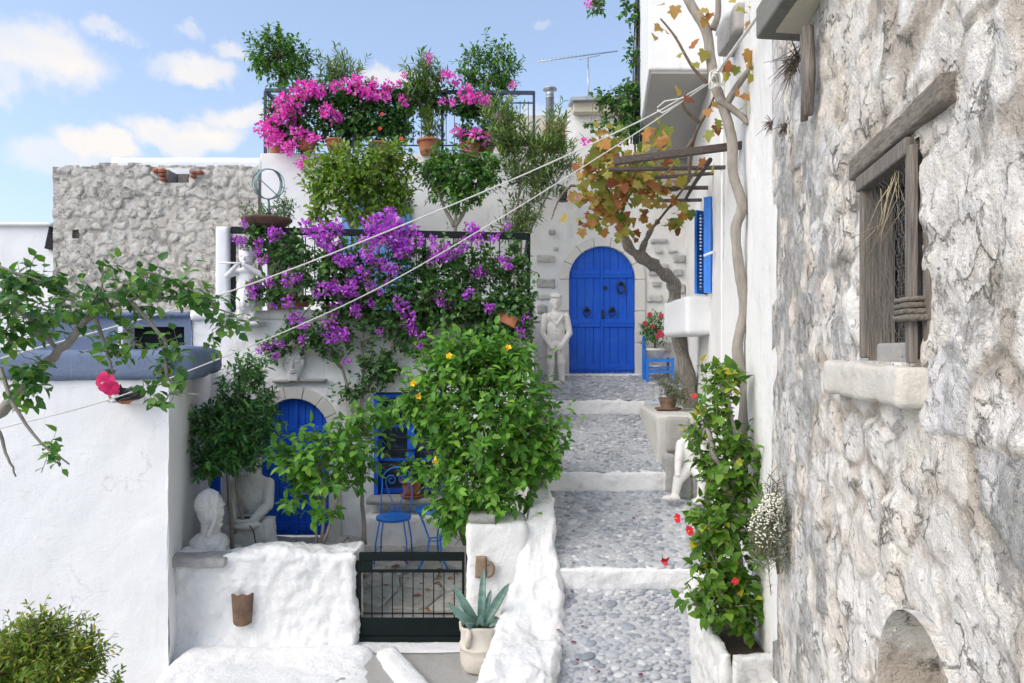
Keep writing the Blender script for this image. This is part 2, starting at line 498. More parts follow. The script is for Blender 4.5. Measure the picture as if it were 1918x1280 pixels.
class MB:
    def __init__(s):
        s.v, s.f = [], []

    def add(s, vs, fs):
        b = len(s.v)
        s.v += [tuple(v) for v in vs]
        s.f += [tuple(i + b for i in f) for f in fs]
        return s

    def hexa(s, p):
        return s.add(p, [(0, 3, 2, 1), (4, 5, 6, 7), (0, 1, 5, 4), (1, 2, 6, 5), (2, 3, 7, 6), (3, 0, 4, 7)])

    def box(s, x0, x1, y0, y1, z0, z1):
        return s.hexa([(x0, y0, z0), (x1, y0, z0), (x1, y1, z0), (x0, y1, z0), (x0, y0, z1), (x1, y0, z1), (x1, y1, z1), (x0, y1, z1)])

    def beam(s, a, b, w, h, up=(0, 0, 1)):
        a, b = Vector(a), Vector(b)
        d = (b - a).normalized()
        u = Vector(up)
        x = d.cross(u).normalized()
        z = x.cross(d)
        x, z = x * w / 2, z * h / 2
        return s.hexa([a - x - z, a + x - z, b + x - z, b - x - z, a - x + z, a + x + z, b + x + z, b - x + z])

    def tube(s, path, r, n=8, cap=True):
        path = [Vector(p) for p in path]
        rs = r if isinstance(r, (list, tuple)) else [r] * len(path)
        base = len(s.v)
        ref = Vector((0.31, 0.52, 0.79))
        prevx = None
        for i, p in enumerate(path):
            d = (path[min(i + 1, len(path) - 1)] - path[max(i - 1, 0)])
            d = d.normalized() if d.length > 1e-9 else Vector((0, 0, 1))
            x = (prevx - d * prevx.dot(d)) if prevx is not None else ref.cross(d)
            x = x.normalized() if x.length > 1e-6 else d.orthogonal().normalized()
            prevx = x
            y = d.cross(x)
            for k in range(n):
                a = 2 * math.pi * k / n
                s.v.append(tuple(p + (x * math.cos(a) + y * math.sin(a)) * rs[i]))
        for i in range(len(path) - 1):
            for k in range(n):
                a, b = base + i * n + k, base + i * n + (k + 1) % n
                s.f.append((a, b, b + n, a + n))
        if cap:
            s.f.append(tuple(base + k for k in range(n))[::-1])
            s.f.append(tuple(base + (len(path) - 1) * n + k for k in range(n)))
        return s

    def lathe(s, c, prof, n=24, sx=1, sy=1):
        base = len(s.v)
        c = Vector(c)
        for r, z in prof:
            for k in range(n):
                a = 2 * math.pi * k / n
                s.v.append((c.x + r * sx * math.cos(a), c.y + r * sy * math.sin(a), c.z + z))
        for i in range(len(prof) - 1):
            for k in range(n):
                a, b = base + i * n + k, base + i * n + (k + 1) % n
                s.f.append((a, b, b + n, a + n))
        s.f.append(tuple(base + k for k in range(n))[::-1])
        s.f.append(tuple(base + (len(prof) - 1) * n + k for k in range(n)))
        return s

    def prism(s, poly, y0, y1):
        """poly: list of (x, z) counter-clockwise seen from -Y; extruded y0..y1"""
        n = len(poly)
        vs = [(x, y0, z) for x, z in poly] + [(x, y1, z) for x, z in poly]
        return s.add(vs, [tuple(range(n)), tuple(range(2 * n - 1, n - 1, -1))] + [(i, i + n, (i + 1) % n + n, (i + 1) % n) for i in range(n)])

    def torus(s, c, R, r, ax='y', n=28, m=6, a0=0, a1=2 * math.pi, sx=1, sz=1):
        pts = []
        c = Vector(c)
        for i in range(n + 1):
            a = a0 + (a1 - a0) * i / n
            if ax == 'y':
                pts.append(c + Vector((R * sx * math.cos(a), 0, R * sz * math.sin(a))))
            elif ax == 'z':
                pts.append(c + Vector((R * sx * math.cos(a), R * sz * math.sin(a), 0)))
            else:
                pts.append(c + Vector((0, R * sx * math.cos(a), R * sz * math.sin(a))))
        return s.tube(pts, r, m, cap=abs(a1 - a0) < 6.2)

    def ell(s, c, r, n=12, m=8, rot=None):
        c = Vector(c)
        base = len(s.v)
        for i in range(m + 1):
            th = math.pi * (i + 1e-3) / (m + 2e-3)
            for k in range(n):
                a = 2 * math.pi * k / n
                v = Vector((r[0] * math.sin(th) * math.cos(a), r[1] * math.sin(th) * math.sin(a), r[2] * math.cos(th)))
                if rot is not None:
                    v = rot @ v
                s.v.append(tuple(c + v))
        for i in range(m):
            for k in range(n):
                a, b = base + i * n + k, base + i * n + (k + 1) % n
                s.f.append((a, a + n, b + n, b))
        s.f.append(tuple(base + k for k in range(n)))
        s.f.append(tuple(base + m * n + k for k in range(n))[::-1])
        return s

    def out(s, name, m, parent=None, smooth=False, kind=None, bevel=0):
        o = mk(name, s.v, s.f, m, parent, smooth, kind)
        if bevel:
            b = o.modifiers.new('bevel', 'BEVEL')
            b.width = bevel
            b.segments = 2
            b.limit_method = 'ANGLE'
        return o


def grid_sheet(name, pos, nu, nv, m, parent=None, mask=None, kind=None):
    """pos: (nv+1, nu+1, 3) array; mask (nv, nu) bool keeps cells"""
    V = pos.reshape(-1, 3)
    i = np.arange(nv)[:, None] * (nu + 1) + np.arange(nu)[None, :]
    Q = np.stack([i, i + 1, i + nu + 2, i + nu + 1], -1)
    Q = Q[mask] if mask is not None else Q.reshape(-1, 4)
    used = np.zeros(len(V), bool)
    used[Q.ravel()] = True
    remap = np.cumsum(used) - 1
    return mk_np(name, V[used], remap[Q], m, parent, True, kind)


def wall_sheet(name, A, B, z0, z1, step, m, parent=None, amp=0.02, fine=0.006, hole=None, seed=0, top=None, scale=1.6):
    """lumpy plastered wall from A=(x,y) to B=(x,y); the normal points to the right of A->B turned toward the viewer"""
    A, B = Vector((A[0], A[1])), Vector((B[0], B[1]))
    L = (B - A).length
    nu, nv = max(2, int(L / step)), max(2, int((z1 - z0) / step))
    u = np.linspace(0, 1, nu + 1)
    v = np.linspace(0, 1, nv + 1)
    U, Vv = np.meshgrid(u, v)
    X = A.x + (B.x - A.x) * U
    Y = A.y + (B.y - A.y) * U
    zt = z1 if top is None else top(U * L)
    Z = z0 + (zt - z0) * Vv
    p = np.stack([X, Y, Z], -1)
    d = amp * fbm(p, scale, 4, seed) + fine * fbm(p, 9, 3, seed + 9)
    nrm = np.array([(B - A).y, -(B - A).x]) / L
    p[..., 0] += d * nrm[0]
    p[..., 1] += d * nrm[1]
    mask = None
    if hole is not None:
        uc = (U[:-1, :-1] + U[1:, 1:]) / 2 * L
        zc = (Z[:-1, :-1] + Z[1:, 1:]) / 2
        mask = ~hole(uc, zc)
    return grid_sheet(name, p, nu, nv, m, parent, mask)


def lump(name, c, size, m, parent=None, r=0.04, amp=0.012, res=0.05, seed=0, rz=0.0, warp=None, kind=None, scale=3.0, fine=0.0, sharp=False):
    """rounded, uneven block"""
    hx, hy, hz = [s / 2 for s in size]
    r = min(r, hx * .98, hy * .98, hz * .98)
    V, Q = [], []
    off = 0
    H = (hx, hy, hz)
    for ax in range(3):
        for sg in (-1, 1):
            a, b = (ax + 1) % 3, (ax + 2) % 3
            na, nb = max(2, int(2 * H[a] / res)), max(2, int(2 * H[b] / res))
            ga, gb = np.meshgrid(np.linspace(-1, 1, na + 1), np.linspace(-1, 1, nb + 1))
            p = np.zeros(ga.shape + (3,))
            p[..., a], p[..., b], p[..., ax] = ga * H[a], gb * H[b], sg * H[ax]
            V.append(p.reshape(-1, 3))
            i = off + np.arange(nb)[:, None] * (na + 1) + np.arange(na)[None, :]
            q = np.stack([i, i + 1, i + na + 2, i + na + 1], -1).reshape(-1, 4)
            Q.append(q if sg > 0 else q[:, ::-1])
            off += (na + 1) * (nb + 1)
    V = np.concatenate(V)
    Q = np.concatenate(Q)
    inner = np.array([hx - r, hy - r, hz - r])
    cl_ = np.clip(V, -inner, inner)
    dv = V - cl_
    ln_ = np.linalg.norm(dv, axis=1, keepdims=True)
    n_ = dv / np.maximum(ln_, 1e-9)
    V = cl_ + n_ * r
    wp = V + np.array(c)
    d = amp * fbm(wp, scale, 4, seed)
    if fine:
        d = d + fine * (fbm(wp, 12, 4, seed + 5, .6) - .6 * np.abs(fbm(wp, 7, 3, seed + 6)))
    V = V + n_ * d[:, None]
    cr, sr = math.cos(rz), math.sin(rz)
    V = np.stack([V[:, 0] * cr - V[:, 1] * sr, V[:, 0] * sr + V[:, 1] * cr, V[:, 2]], -1) + np.array(c)
    if warp:
        V = warp(V)
    # merge seams
    key = np.round(V, 5)
    _, idx, inv = np.unique(key, axis=0, return_index=True, return_inverse=True)
    inv = inv.ravel()
    Q = inv[Q]
    ok = (Q[:, 0] != Q[:, 1]) & (Q[:, 1] != Q[:, 2]) & (Q[:, 2] != Q[:, 3]) & (Q[:, 0] != Q[:, 3])
    return mk_np(name, V[idx], Q[ok], m, parent, not sharp, kind)


def blob(name, prims, m, parent=None, voxel=0.012, smooth=4, noise_amp=0.0, seed=0):
    """one continuous carved body: overlapping tapered limbs and masses fused by a voxel remesh"""
    b = MB()
    for p in prims:
        if p[0] == 'c':
            a, c, r0, r1 = Vector(p[1]), Vector(p[2]), p[3], p[4]
            n = 5
            pts = [a.lerp(c, i / n) for i in range(n + 1)]
            b.tube(pts, [r0 + (r1 - r0) * i / n for i in range(n + 1)], 12)
            b.ell(a, (r0, r0, r0))
            b.ell(c, (r1, r1, r1))
        elif p[0] == 'e':
            b.ell(p[1], p[2], 16, 12, p[3] if len(p) > 3 else None)
        elif p[0] == 'b':
            b.box(*p[1])
    me = bpy.data.meshes.new(name)
    me.from_pydata(b.v, [], b.f)
    t = bpy.data.objects.new('tmp', me)
    COL.objects.link(t)
    r = t.modifiers.new('r', 'REMESH')
    r.mode = 'VOXEL'
    r.voxel_size = voxel
    sm = t.modifiers.new('s', 'SMOOTH')
    sm.factor = 0.5
    sm.iterations = smooth
    dg = bpy.context.evaluated_depsgraph_get()
    me2 = bpy.data.meshes.new_from_object(t.evaluated_get(dg))
    bpy.data.objects.remove(t)
    bpy.data.meshes.remove(me)
    me2.name = name
    me2.materials.clear()
    me2.materials.append(m)
    if noise_amp:
        n = len(me2.vertices)
        co = np.empty(n * 3, np.float32)
        no = np.empty(n * 3, np.float32)
        me2.vertices.foreach_get('co', co)
        me2.vertices.foreach_get('normal', no)
        co, no = co.reshape(-1, 3), no.reshape(-1, 3)
        co = co + no * (noise_amp * fbm(co, 12, 3, seed))[:, None]
        me2.vertices.foreach_set('co', co.astype(np.float32).ravel())
    me2.polygons.foreach_set('use_smooth', np.ones(len(me2.polygons), bool))
    me2.update()
    return link(bpy.data.objects.new(name, me2), parent)


# ------------------------------------------------------------------ helpers: foliage
def leaf_proto(kind):
    if kind == 'grape':
        out = [(0, 0), (.22, -.12), (.52, .02), (.40, .22), (.62, .48), (.34, .55), (.26, .72), (0, 1.0)]
        pts = out + [(-x, y) for x, y in out[-2:0:-1]]
        v = [(0, .38, 0)] + [(x, y, 0.10 * abs(x) - .22 * (y - .3) ** 2 + .05 * math.sin(7 * x + 5 * y)) for x, y in pts]
        n = len(pts)
        f = [(0, 1 + i, 1 + (i + 1) % n) for i in range(n)]
        return np.array(v), np.array(f)
    w = {'ovate': (.24, .23), 'lance': (.15, .15), 'narrow': (.10, .085), 'heart': (.36, .27), 'needle': (.05, .045), 'bract': (.42, .34), 'small': (.34, .31)}[kind]
    dr = {'ovate': .20, 'lance': .18, 'narrow': .12, 'heart': .22, 'needle': .05, 'bract': -.10, 'small': .12}[kind]
    ts = (.28, .64)
    v = [(0, 0, 0)]
    for t, ww in zip(ts, w):
        for sx in (-1, 0, 1):
            v.append((sx * ww, t, (0.28 * ww if sx else 0) - dr * t * t))
    v.append((0, 1, -dr))
    f = [(0, 2, 1), (0, 3, 2), (1, 2, 5), (1, 5, 4), (2, 3, 6), (2, 6, 5), (4, 5, 7), (5, 6, 7)]
    return np.array(v), np.array(f)


PROTO = {}


def proto(kind):
    if kind not in PROTO:
        PROTO[kind] = leaf_proto(kind)
    return PROTO[kind]


def frames(d, hint):
    y = d / np.linalg.norm(d, axis=1, keepdims=True)
    x = np.cross(y, hint)
    x /= np.maximum(np.linalg.norm(x, axis=1, keepdims=True), 1e-6)
    z = np.cross(x, y)
    return x, y, z


LEAFMESH = {}


def scatter_leaves(name, kind, p, d, hint, s, m, parent, single=0, single_name='leaf', rng=None, joined_name='foliage'):
    """leaves at p along d; the nearest `single` ones become objects of their own, the rest one joined part"""
    v, f = proto(kind)
    x, y, z = frames(d, hint)
    n = len(p)
    order = np.argsort(np.linalg.norm(p, axis=1))
    one = order[:single]
    rest = order[single:]
    if len(one):
        key = (kind, m.name)
        if key not in LEAFMESH:
            me = bpy.data.meshes.new(single_name)
            me.from_pydata([tuple(a) for a in v], [], [tuple(int(k) for k in a) for a in f])
            me.polygons.foreach_set('use_smooth', np.ones(len(me.polygons), bool))
            me.materials.append(m)
            LEAFMESH[key] = me
        me = LEAFMESH[key]
        inv = Matrix.Translation(-origin_of(parent))
        for i in one:
            o = bpy.data.objects.new(single_name, me)
            COL.objects.link(o)
            o.parent = parent
            o.matrix_parent_inverse = inv
            k = s[i]
            o.matrix_basis = Matrix(((x[i, 0] * k, y[i, 0] * k, z[i, 0] * k, p[i, 0]), (x[i, 1] * k, y[i, 1] * k, z[i, 1] * k, p[i, 1]), (x[i, 2] * k, y[i, 2] * k, z[i, 2] * k, p[i, 2]), (0, 0, 0, 1)))
    if len(rest):
        R = np.stack([x[rest], y[rest], z[rest]], 1) * s[rest][:, None, None]      # (n,3,3)
        V = np.einsum('vk,nkc->nvc', v, R) + p[rest][:, None, :]
        Q = f[None] + (np.arange(len(rest)) * len(v))[:, None, None]
        rr = np.random.RandomState(len(rest)).rand(len(rest))
        return mk_np(joined_name, V.reshape(-1, 3), Q.reshape(-1, f.shape[1]), m, parent, True, 'stuff', np.repeat(rr, len(v)))


def E(px, py, Y, rx, ry, dy):
    """crown mass: photo centre and radii in pixels at depth Y, dy metres deep"""
    return (np.array(P(px, py, Y)), np.array((rx / F * Y, dy, ry / F * Y)))


def grow(rng, ells, ntwig, per, tl, out=0.8, up=0.35, droop=0.25, shell=0.30):
    vol = np.array([np.prod(r) for c, r in ells]) ** 0.75
    vol /= vol.sum()
    tw, p, d, h = [], [], [], []
    for _ in range(ntwig):
        c, r = ells[rng.choice(len(ells), p=vol)]
        u = rng.normal(size=3)
        u /= np.linalg.norm(u)
        q = c + u * r * rng.rand() ** shell * 0.95
        dd = u * out + np.array((0, 0, up)) + rng.normal(size=3) * 0.45
        dd /= np.linalg.norm(dd)
        L = tl * rng.uniform(0.6, 1.3)
        if rng.rand() < .14:
            q = c + u * r * rng.uniform(1.0, 1.28)
            L *= 1.5
        q0 = q - dd * L * 0.6
        tw.append((q0, dd, L))
        side = np.cross(dd, rng.normal(size=3))
        side /= np.linalg.norm(side)
        s2 = np.cross(dd, side)
        k = max(2, int(per * rng.uniform(0.7, 1.3)))
        for i in range(k):
            t = (i + 0.6) / k
            a = 2.4 * i + rng.uniform(-.4, .4)
            rad = side * math.cos(a) + s2 * math.sin(a)
            p.append(q0 + dd * L * t)
            ld = dd * (0.35 + 0.7 * t) + rad * 0.85 - np.array((0, 0, droop)) + rng.normal(size=3) * 0.15
            d.append(ld)
            h.append(np.array((0, -0.25, 1.0)) + dd * 0.3 + rng.normal(size=3) * 0.35)
    return tw, np.array(p), np.array(d), np.array(h)


def plant(name, label, cat, base, ells, ntwig, per, leaf, lm, kind='ovate', trunk=None, tr=(0.03, 0.015), tl=0.2, seed=1, group=None,
          single=0, bark=None, limbs=14, root=None, twig_r=0.0025, out=0.8, up=0.35, droop=0.25, shell=0.30, pickup=None):
    rng = np.random.RandomState(seed)
    bark = bark or M_twig
    base = Vector(base)
    t = root or thing(name, base, label, cat, group)
    tw, p, d, h = grow(rng, ells, ntwig, per, tl, out, up, droop, shell)
    b = MB()
    paths = trunk if trunk else [[base, Vector(ells[0][0])]]
    tips = []
    trs = tr if isinstance(tr, list) else [tr] * len(paths)
    for path, tr in zip(paths, trs):
        path = [Vector(q) for q in path]
        n = len(path)
        fine = []
        for i in range(n - 1):
            for k in range(4):
                fine.append(path[i].lerp(path[i + 1], k / 4))
        fine.append(path[-1])
        fine = [q + Vector(rng.normal(size=3)) * tr[0] * 0.18 if 0 < i < len(fine) - 1 else q for i, q in enumerate(fine)]
        b.tube(fine, [tr[0] + (tr[1] - tr[0]) * i / (len(fine) - 1) for i in range(len(fine))], 9)
        tips += fine[len(fine) // 2:]
    b.out('trunk', bark, t, True)
    tr = trs[-1]
    lb = MB()
    pick = rng.permutation(len(tw))
    for j in pick[:limbs]:
        q0 = Vector(tw[j][0])
        st = min(tips, key=lambda a: (a - q0).length + rng.uniform(0, .1))
        mid = st.lerp(q0, 0.5) + Vector(rng.normal(size=3)) * 0.06 * (q0 - st).length
        lb.tube([st, st.lerp(mid, .5) + Vector((0, 0, .01)), mid, mid.lerp(q0, .5), q0], [tr[1] * .7, tr[1] * .6, tr[1] * .5, tr[1] * .35, twig_r * 1.3], 5, cap=False)
    for q0, dd, L in tw:
        lb.tube([q0, q0 + dd * L * .5 + np.array((0, 0, .004)), q0 + dd * L], [twig_r, twig_r * .8, twig_r * .5], 3, cap=False)
    lb.out('branches', bark, t, True, 'stuff')
    s = leaf * rng.uniform(0.6, 1.15, len(p))
    scatter_leaves(name, kind, p, d, h, s, lm, t, single, rng=rng)
    return t


def pot_mesh(parent, c, r, h, m, soil=True, rim=True, n=24, flare=0.72, name='pot'):
    c = Vector(c)
    pr = [(r * flare, 0), (r * (flare + .1), h * .3), (r * .93, h * .8), (r * .95, h * .82)]
    if rim:
        pr += [(r * 1.06, h * .82), (r * 1.07, h), (r * .94, h), (r * .92, h * .86)]
    else:
        pr += [(r, h), (r * .93, h), (r * .9, h * .86)]
    o = MB().lathe(c, pr, n).out(name, m, parent, True)
    if soil:
        MB().lathe(c, [(r * .9, h * .84), (r * .9, h * .90), (r * .3, h * .93)], 14).out('soil', M_soil, parent, True)
    return o

# ================================================================== THE SETTING
def wallX(Y):        # the street-side face of the white house on the right
    return 1.536 + 0.178 * (Y - 4.0)


def rubX(Y):         # the street-side face of the rubble house
    return 0.736 + 0.20 * Y


TREADS = [((9.2, -.647), (10.85, -.325)), ((7.5, -1.319), (9.2, -.827)), ((6.2, -1.963), (7.5, -1.513)), ((3.3, -3.10), (6.2, -2.133))]


def tread_z(Y):
    for (y0, z0), (y1, z1) in TREADS:
        if y0 <= Y <= y1:
            return z0 + (z1 - z0) * (Y - y0) / (y1 - y0)
    return -2.75


g = MB()
g.add([(-900, -900, -3.16), (900, -900, -3.16), (900, 900, -3.16), (-900, 900, -3.16)], [(0, 1, 2, 3)])
tagit(g.out('ground', M_conc), kind='structure')

yard_front = lump('lane_pavement', (-.62, 4.75, -2.82), (1.75, 2.74, 0.28), M_conc, r=.02, amp=.015, res=.07, seed=3, kind='structure')

# ---- the stepped alley: mortar bed, whitewashed risers, pebbles one by one
def pebble_build(nt, b):
    at = nd(nt, 'ShaderNodeAttribute', attribute_name='rnd')
    oi = nd(nt, 'ShaderNodeObjectInfo')
    ad = nd(nt, 'ShaderNodeMath', operation='ADD')
    nt.links.new(at.outputs['Fac'], ad.inputs[0])
    nt.links.new(oi.outputs['Random'], ad.inputs[1])
    fr = nd(nt, 'ShaderNodeMath', operation='FRACT')
    nt.links.new(ad.outputs[0], fr.inputs[0])
    col = ramp(nt, fr.outputs[0], [(0, (0.222, 0.241, 0.272)), (.2, (0.280, 0.304, 0.341)), (.45, (0.351, 0.373, 0.403)), (.7, (0.409, 0.425, 0.451)), (.88, (0.474, 0.485, 0.500)), (1, (0.564, 0.578, 0.590))])
    k = ramp(nt, noise(nt, 22, 5), [(.3, .8), (.7, 1.15)])
    nt.links.new(mix(nt, 1.0, col, k, 'MULTIPLY'), b.inputs['Base Color'])
    b.inputs['Roughness'].default_value = 0.55
    bump(nt, b, [(noise(nt, 90, 4), .15, .004)])


M_pebble = mat('beach_pebble', pebble_build)
M_bed = plaster('pebble_mortar', (0.46, 0.465, 0.475), dirt=(0.25, 0.25, 0.25), amount=0.5, b1=0.6, streak=0.1)
alley = thing('stepped_alley', (1.0, 7, -2), None, None, kind='structure')
rs = np.random.RandomState(8)
allp = []
for ti, ((y0, z0), (y1, z1)) in enumerate(TREADS):
    nu, nv = 50, max(12, int((y1 - y0) / .05))
    U, V = np.meshgrid(np.linspace(0, 1, nu + 1), np.linspace(0, 1, nv + 1))
    Y = y0 + (y1 - y0) * V
    X = 0.22 + (np.where(Y > 4, wallX(Y), rubX(Y)) + .1 - 0.22) * U
    Z = z0 + (z1 - z0) * V
    p = np.stack([X, Y, Z], -1)
    p[..., 2] += 0.012 * fbm(p, 2.5, 3, 5) + 0.006 * fbm(p, 14, 3, 6)
    grid_sheet('mortar_bed', p, nu, nv, M_bed, alley)
    sl = math.atan2(z1 - z0, y1 - y0)
    pts = []
    ya = max(y0, 4.3)
    for _ in range(14000):
        Yp = rs.uniform(ya, y1 - .03)
        Xp = rs.uniform(.3, (wallX(Yp) if ti != 1 else 1.72) - .02)
        r = rs.choice([.018, .024, .030, .037, .046], p=[.22, .3, .26, .15, .07]) * (1.22 if ti > 1 else 1.0)
        ok = True
        for q in pts:
            if abs(q[1] - Yp) < .12 and (q[0] - Xp) ** 2 + (q[1] - Yp) ** 2 < (.80 * (q[2] + r)) ** 2:
                ok = False
                break
        if ok:
            pts.append((Xp, Yp, r))
    for Xp, Yp, r in pts:
        allp.append((Xp, Yp, z0 + (z1 - z0) * (Yp - y0) / (y1 - y0) + .001, r, sl))
# pebble shape
bm = bmesh.new()
bmesh.ops.create_icosphere(bm, subdivisions=2, radius=1)
pv = np.array([v.co[:] for v in bm.verts])
pf = np.array([[v.index for v in f.verts] for f in bm.faces])
bm.free()
pmesh = []
for k in range(5):
    vv = pv * np.array((1, .78, .42)) * (1 + .10 * fbm(pv, 1.3, 2, 40 + k))[:, None]
    me = bpy.data.meshes.new('pebble')
    me.from_pydata([tuple(a) for a in vv], [], [tuple(int(i) for i in a) for a in pf])
    me.polygons.foreach_set('use_smooth', np.ones(len(me.polygons), bool))
    me.materials.append(M_pebble)
    pmesh.append((me, vv))
allp.sort(key=lambda a: -a[3] / a[1])
inv = Matrix.Translation(-origin_of(alley))
VV, QQ, RR = [], [], []
for i, (x, y, z, r, sl) in enumerate(allp):
    M = Matrix.Translation((x, y, z)) @ Matrix.Rotation(sl + rs.uniform(-.08, .08), 4, 'X') @ Matrix.Rotation(rs.uniform(-.7, .7), 4, 'Z') @ Matrix.Diagonal((r * rs.uniform(1, 1.25), r, r * rs.uniform(.7, 1.1), 1))
    me, vv = pmesh[i % 5]
    if i < 300:
        o = bpy.data.objects.new('pebble', me)
        COL.objects.link(o)
        o.parent = alley
        o.matrix_parent_inverse = inv
        o.matrix_basis = M
    else:
        m3 = np.array(M)
        QQ.append(pf + len(VV) * len(pv))
        VV.append(vv @ m3[:3, :3].T + m3[:3, 3])
        RR.append(np.full(len(pv), rs.rand()))
mk_np('small_pebbles', np.concatenate(VV), np.concatenate(QQ), M_pebble, alley, True, 'stuff', np.concatenate(RR))
for (yy, za, zb, x1) in ((9.2, -.827, -.647, 1.80), (7.5, -1.513, -1.319, 2.10), (6.2, -2.133, -1.963, 1.92)):
    lump('step_riser', ((.28 + x1) / 2, yy + .03, (za + zb) / 2 - .01), (x1 - .28, .14, zb - za + .03), M_white, alley, r=.02, amp=.026, res=.022, seed=int(yy * 10), scale=5, fine=.022)
rsf = np.random.RandomState(91)
n = 46
yy = rsf.uniform(4.9, 8.8, n)
xx = np.where(rsf.rand(n) < .6, rsf.uniform(.36, .62, n), rsf.uniform(.5, 1.5, n))
pp = np.array([(a, b_, tread_z(b_) + .022) for a, b_ in zip(xx, yy)])
fp = thing('fallen_petals', (0.5, 6, -2), 'dried purple petals scattered on the pebbled alley', 'petals', kind='stuff')
scatter_leaves('petal', 'bract', pp, rsf.normal(size=(n, 3)) * (1, 1, .15), np.tile((0, 0, 1.), (n, 1)), rsf.uniform(.02, .045, n), simple('dried_petal', (0.16, 0.012, 0.07), bs=0), fp, joined_name='petals')

# ---- courtyard paving seen through the gate
yard = thing('courtyard_paving', (-1.3, 7.4, -2.5), None, None, kind='structure')
M_flagbed = plaster('paving_joint', (0.36, 0.34, 0.31), amount=.4, b1=.4)
M_flag = stone_mat('flagstone', [(0, (.36, .345, .31)), (.5, (.43, .42, .385)), (1, (.52, .50, .45))])


def yard_z(Y):
    return -2.52 + (Y - 6.3) * .09


p = MB().add([(-3.4, 6.55, yard_z(6.55)), (.05, 6.55, yard_z(6.55)), (.05, 8.55, yard_z(8.55)), (-3.6, 8.55, yard_z(8.55))], [(0, 1, 2, 3)])
p.out('joint_bed', M_flagbed, yard)
lump('threshold_slab', (-1.0, 6.53, -2.58), (1.1, .24, .12), M_conc, yard, r=.03, amp=.015, res=.05, seed=19)
rg = random.Random(5)
nx, ny = 9, 6
cor = {}
for i in range(nx + 1):
    for j in range(ny + 1):
        cor[i, j] = (-3.5 + 3.5 * i / nx + rg.uniform(-.11, .11), 6.66 + 1.86 * j / ny + rg.uniform(-.11, .11))
for i in range(nx):
    for j in range(ny):
        q = [cor[i, j], cor[i + 1, j], cor[i + 1, j + 1], cor[i, j + 1]]
        cxx, cyy = sum(a[0] for a in q) / 4, sum(a[1] for a in q) / 4
        q = [(cxx + (a[0] - cxx) * .93, cyy + (a[1] - cyy) * .93) for a in q]
        ring = []
        for k in range(4):
            a, b_ = q[k], q[(k + 1) % 4]
            ring += [(a[0] * .88 + b_[0] * .12, a[1] * .88 + b_[1] * .12), (a[0] * .5 + b_[0] * .5 + rg.uniform(-.02, .02), a[1] * .5 + b_[1] * .5 + rg.uniform(-.02, .02)), (a[0] * .12 + b_[0] * .88, a[1] * .12 + b_[1] * .88)]
        hh = rg.uniform(.012, .035)
        n = len(ring)
        vs = [(a[0], a[1], yard_z(a[1]) - .02) for a in ring] + [(a[0], a[1], yard_z(a[1]) + hh - .008) for a in ring] + [(cxx + (a[0] - cxx) * .95, cyy + (a[1] - cyy) * .95, yard_z(a[1]) + hh) for a in ring]
        fs = [(k, (k + 1) % n, (k + 1) % n + n, k + n) for k in range(n)] + [(k + n, (k + 1) % n + n, (k + 1) % n + 2 * n, k + 2 * n) for k in range(n)] + [tuple(range(2 * n, 3 * n))]
        mk('flagstone', vs, fs, M_flag, yard)
rsf = np.random.RandomState(17)
n = 60
pp = np.stack([rsf.uniform(-2.4, -.4, n), rsf.uniform(6.5, 7.6, n), np.zeros(n)], -1)
pp[:, 2] = yard_z(pp[:, 1]) + .04
fl = thing('fallen_leaves', (-1.3, 7, -2.4), 'dry brown leaves lying on the flagstones behind the gate', 'leaves', kind='stuff')
scatter_leaves('leaf', 'ovate', pp, rsf.normal(size=(n, 3)) * (1, 1, .1), np.tile((0, 0, 1.), (n, 1)), rsf.uniform(.05, .1, n), simple('dry_leaf', (0.22, 0.09, 0.03), bs=0), fl, joined_name='leaves')


# ------------------------------------------------------------------ doors, arches, windows
def arch_ring(parent, cx, half, zs, zb, yf, w, m, nv=9, nj=4, depth=.22, proud=.03, name='surround_block', lw=None):
    """jamb blocks and voussoirs round an arched opening"""
    gp = .003
    for sx in (-1, 1):
        for k in range(nj):
            a, b_ = zb + (zs - zb) * k / nj + gp, zb + (zs - zb) * (k + 1) / nj - gp
            x0, x1 = sorted((cx + sx * half, cx + sx * (half + w)))
            MB().box(x0, x1, yf - proud - (k % 2) * .003, yf + depth, a, b_).out(name, m, parent, bevel=.012)
    for k in range(nv):
        a0, a1 = math.pi * k / nv + .004, math.pi * (k + 1) / nv - .004
        poly = []
        for i in range(5):
            a = a0 + (a1 - a0) * i / 4
            poly.append((cx + half * math.cos(a), zs + half * math.sin(a)))
        for i in range(4, -1, -1):
            a = a0 + (a1 - a0) * i / 4
            poly.append((cx + (half + w) * math.cos(a), zs + (half + w) * math.sin(a)))
        MB().prism(poly[::-1], yf - proud - (k % 2) * .004, yf + depth).out(name, m, parent, bevel=.010)


def arch_hole(ucx, half, zs, zb):
    def h(u, z):
        x = u - ucx
        return (np.abs(x) < half) & (z > zb) & ((z < zs) | (x * x + (z - zs) ** 2 < half * half))
    return h


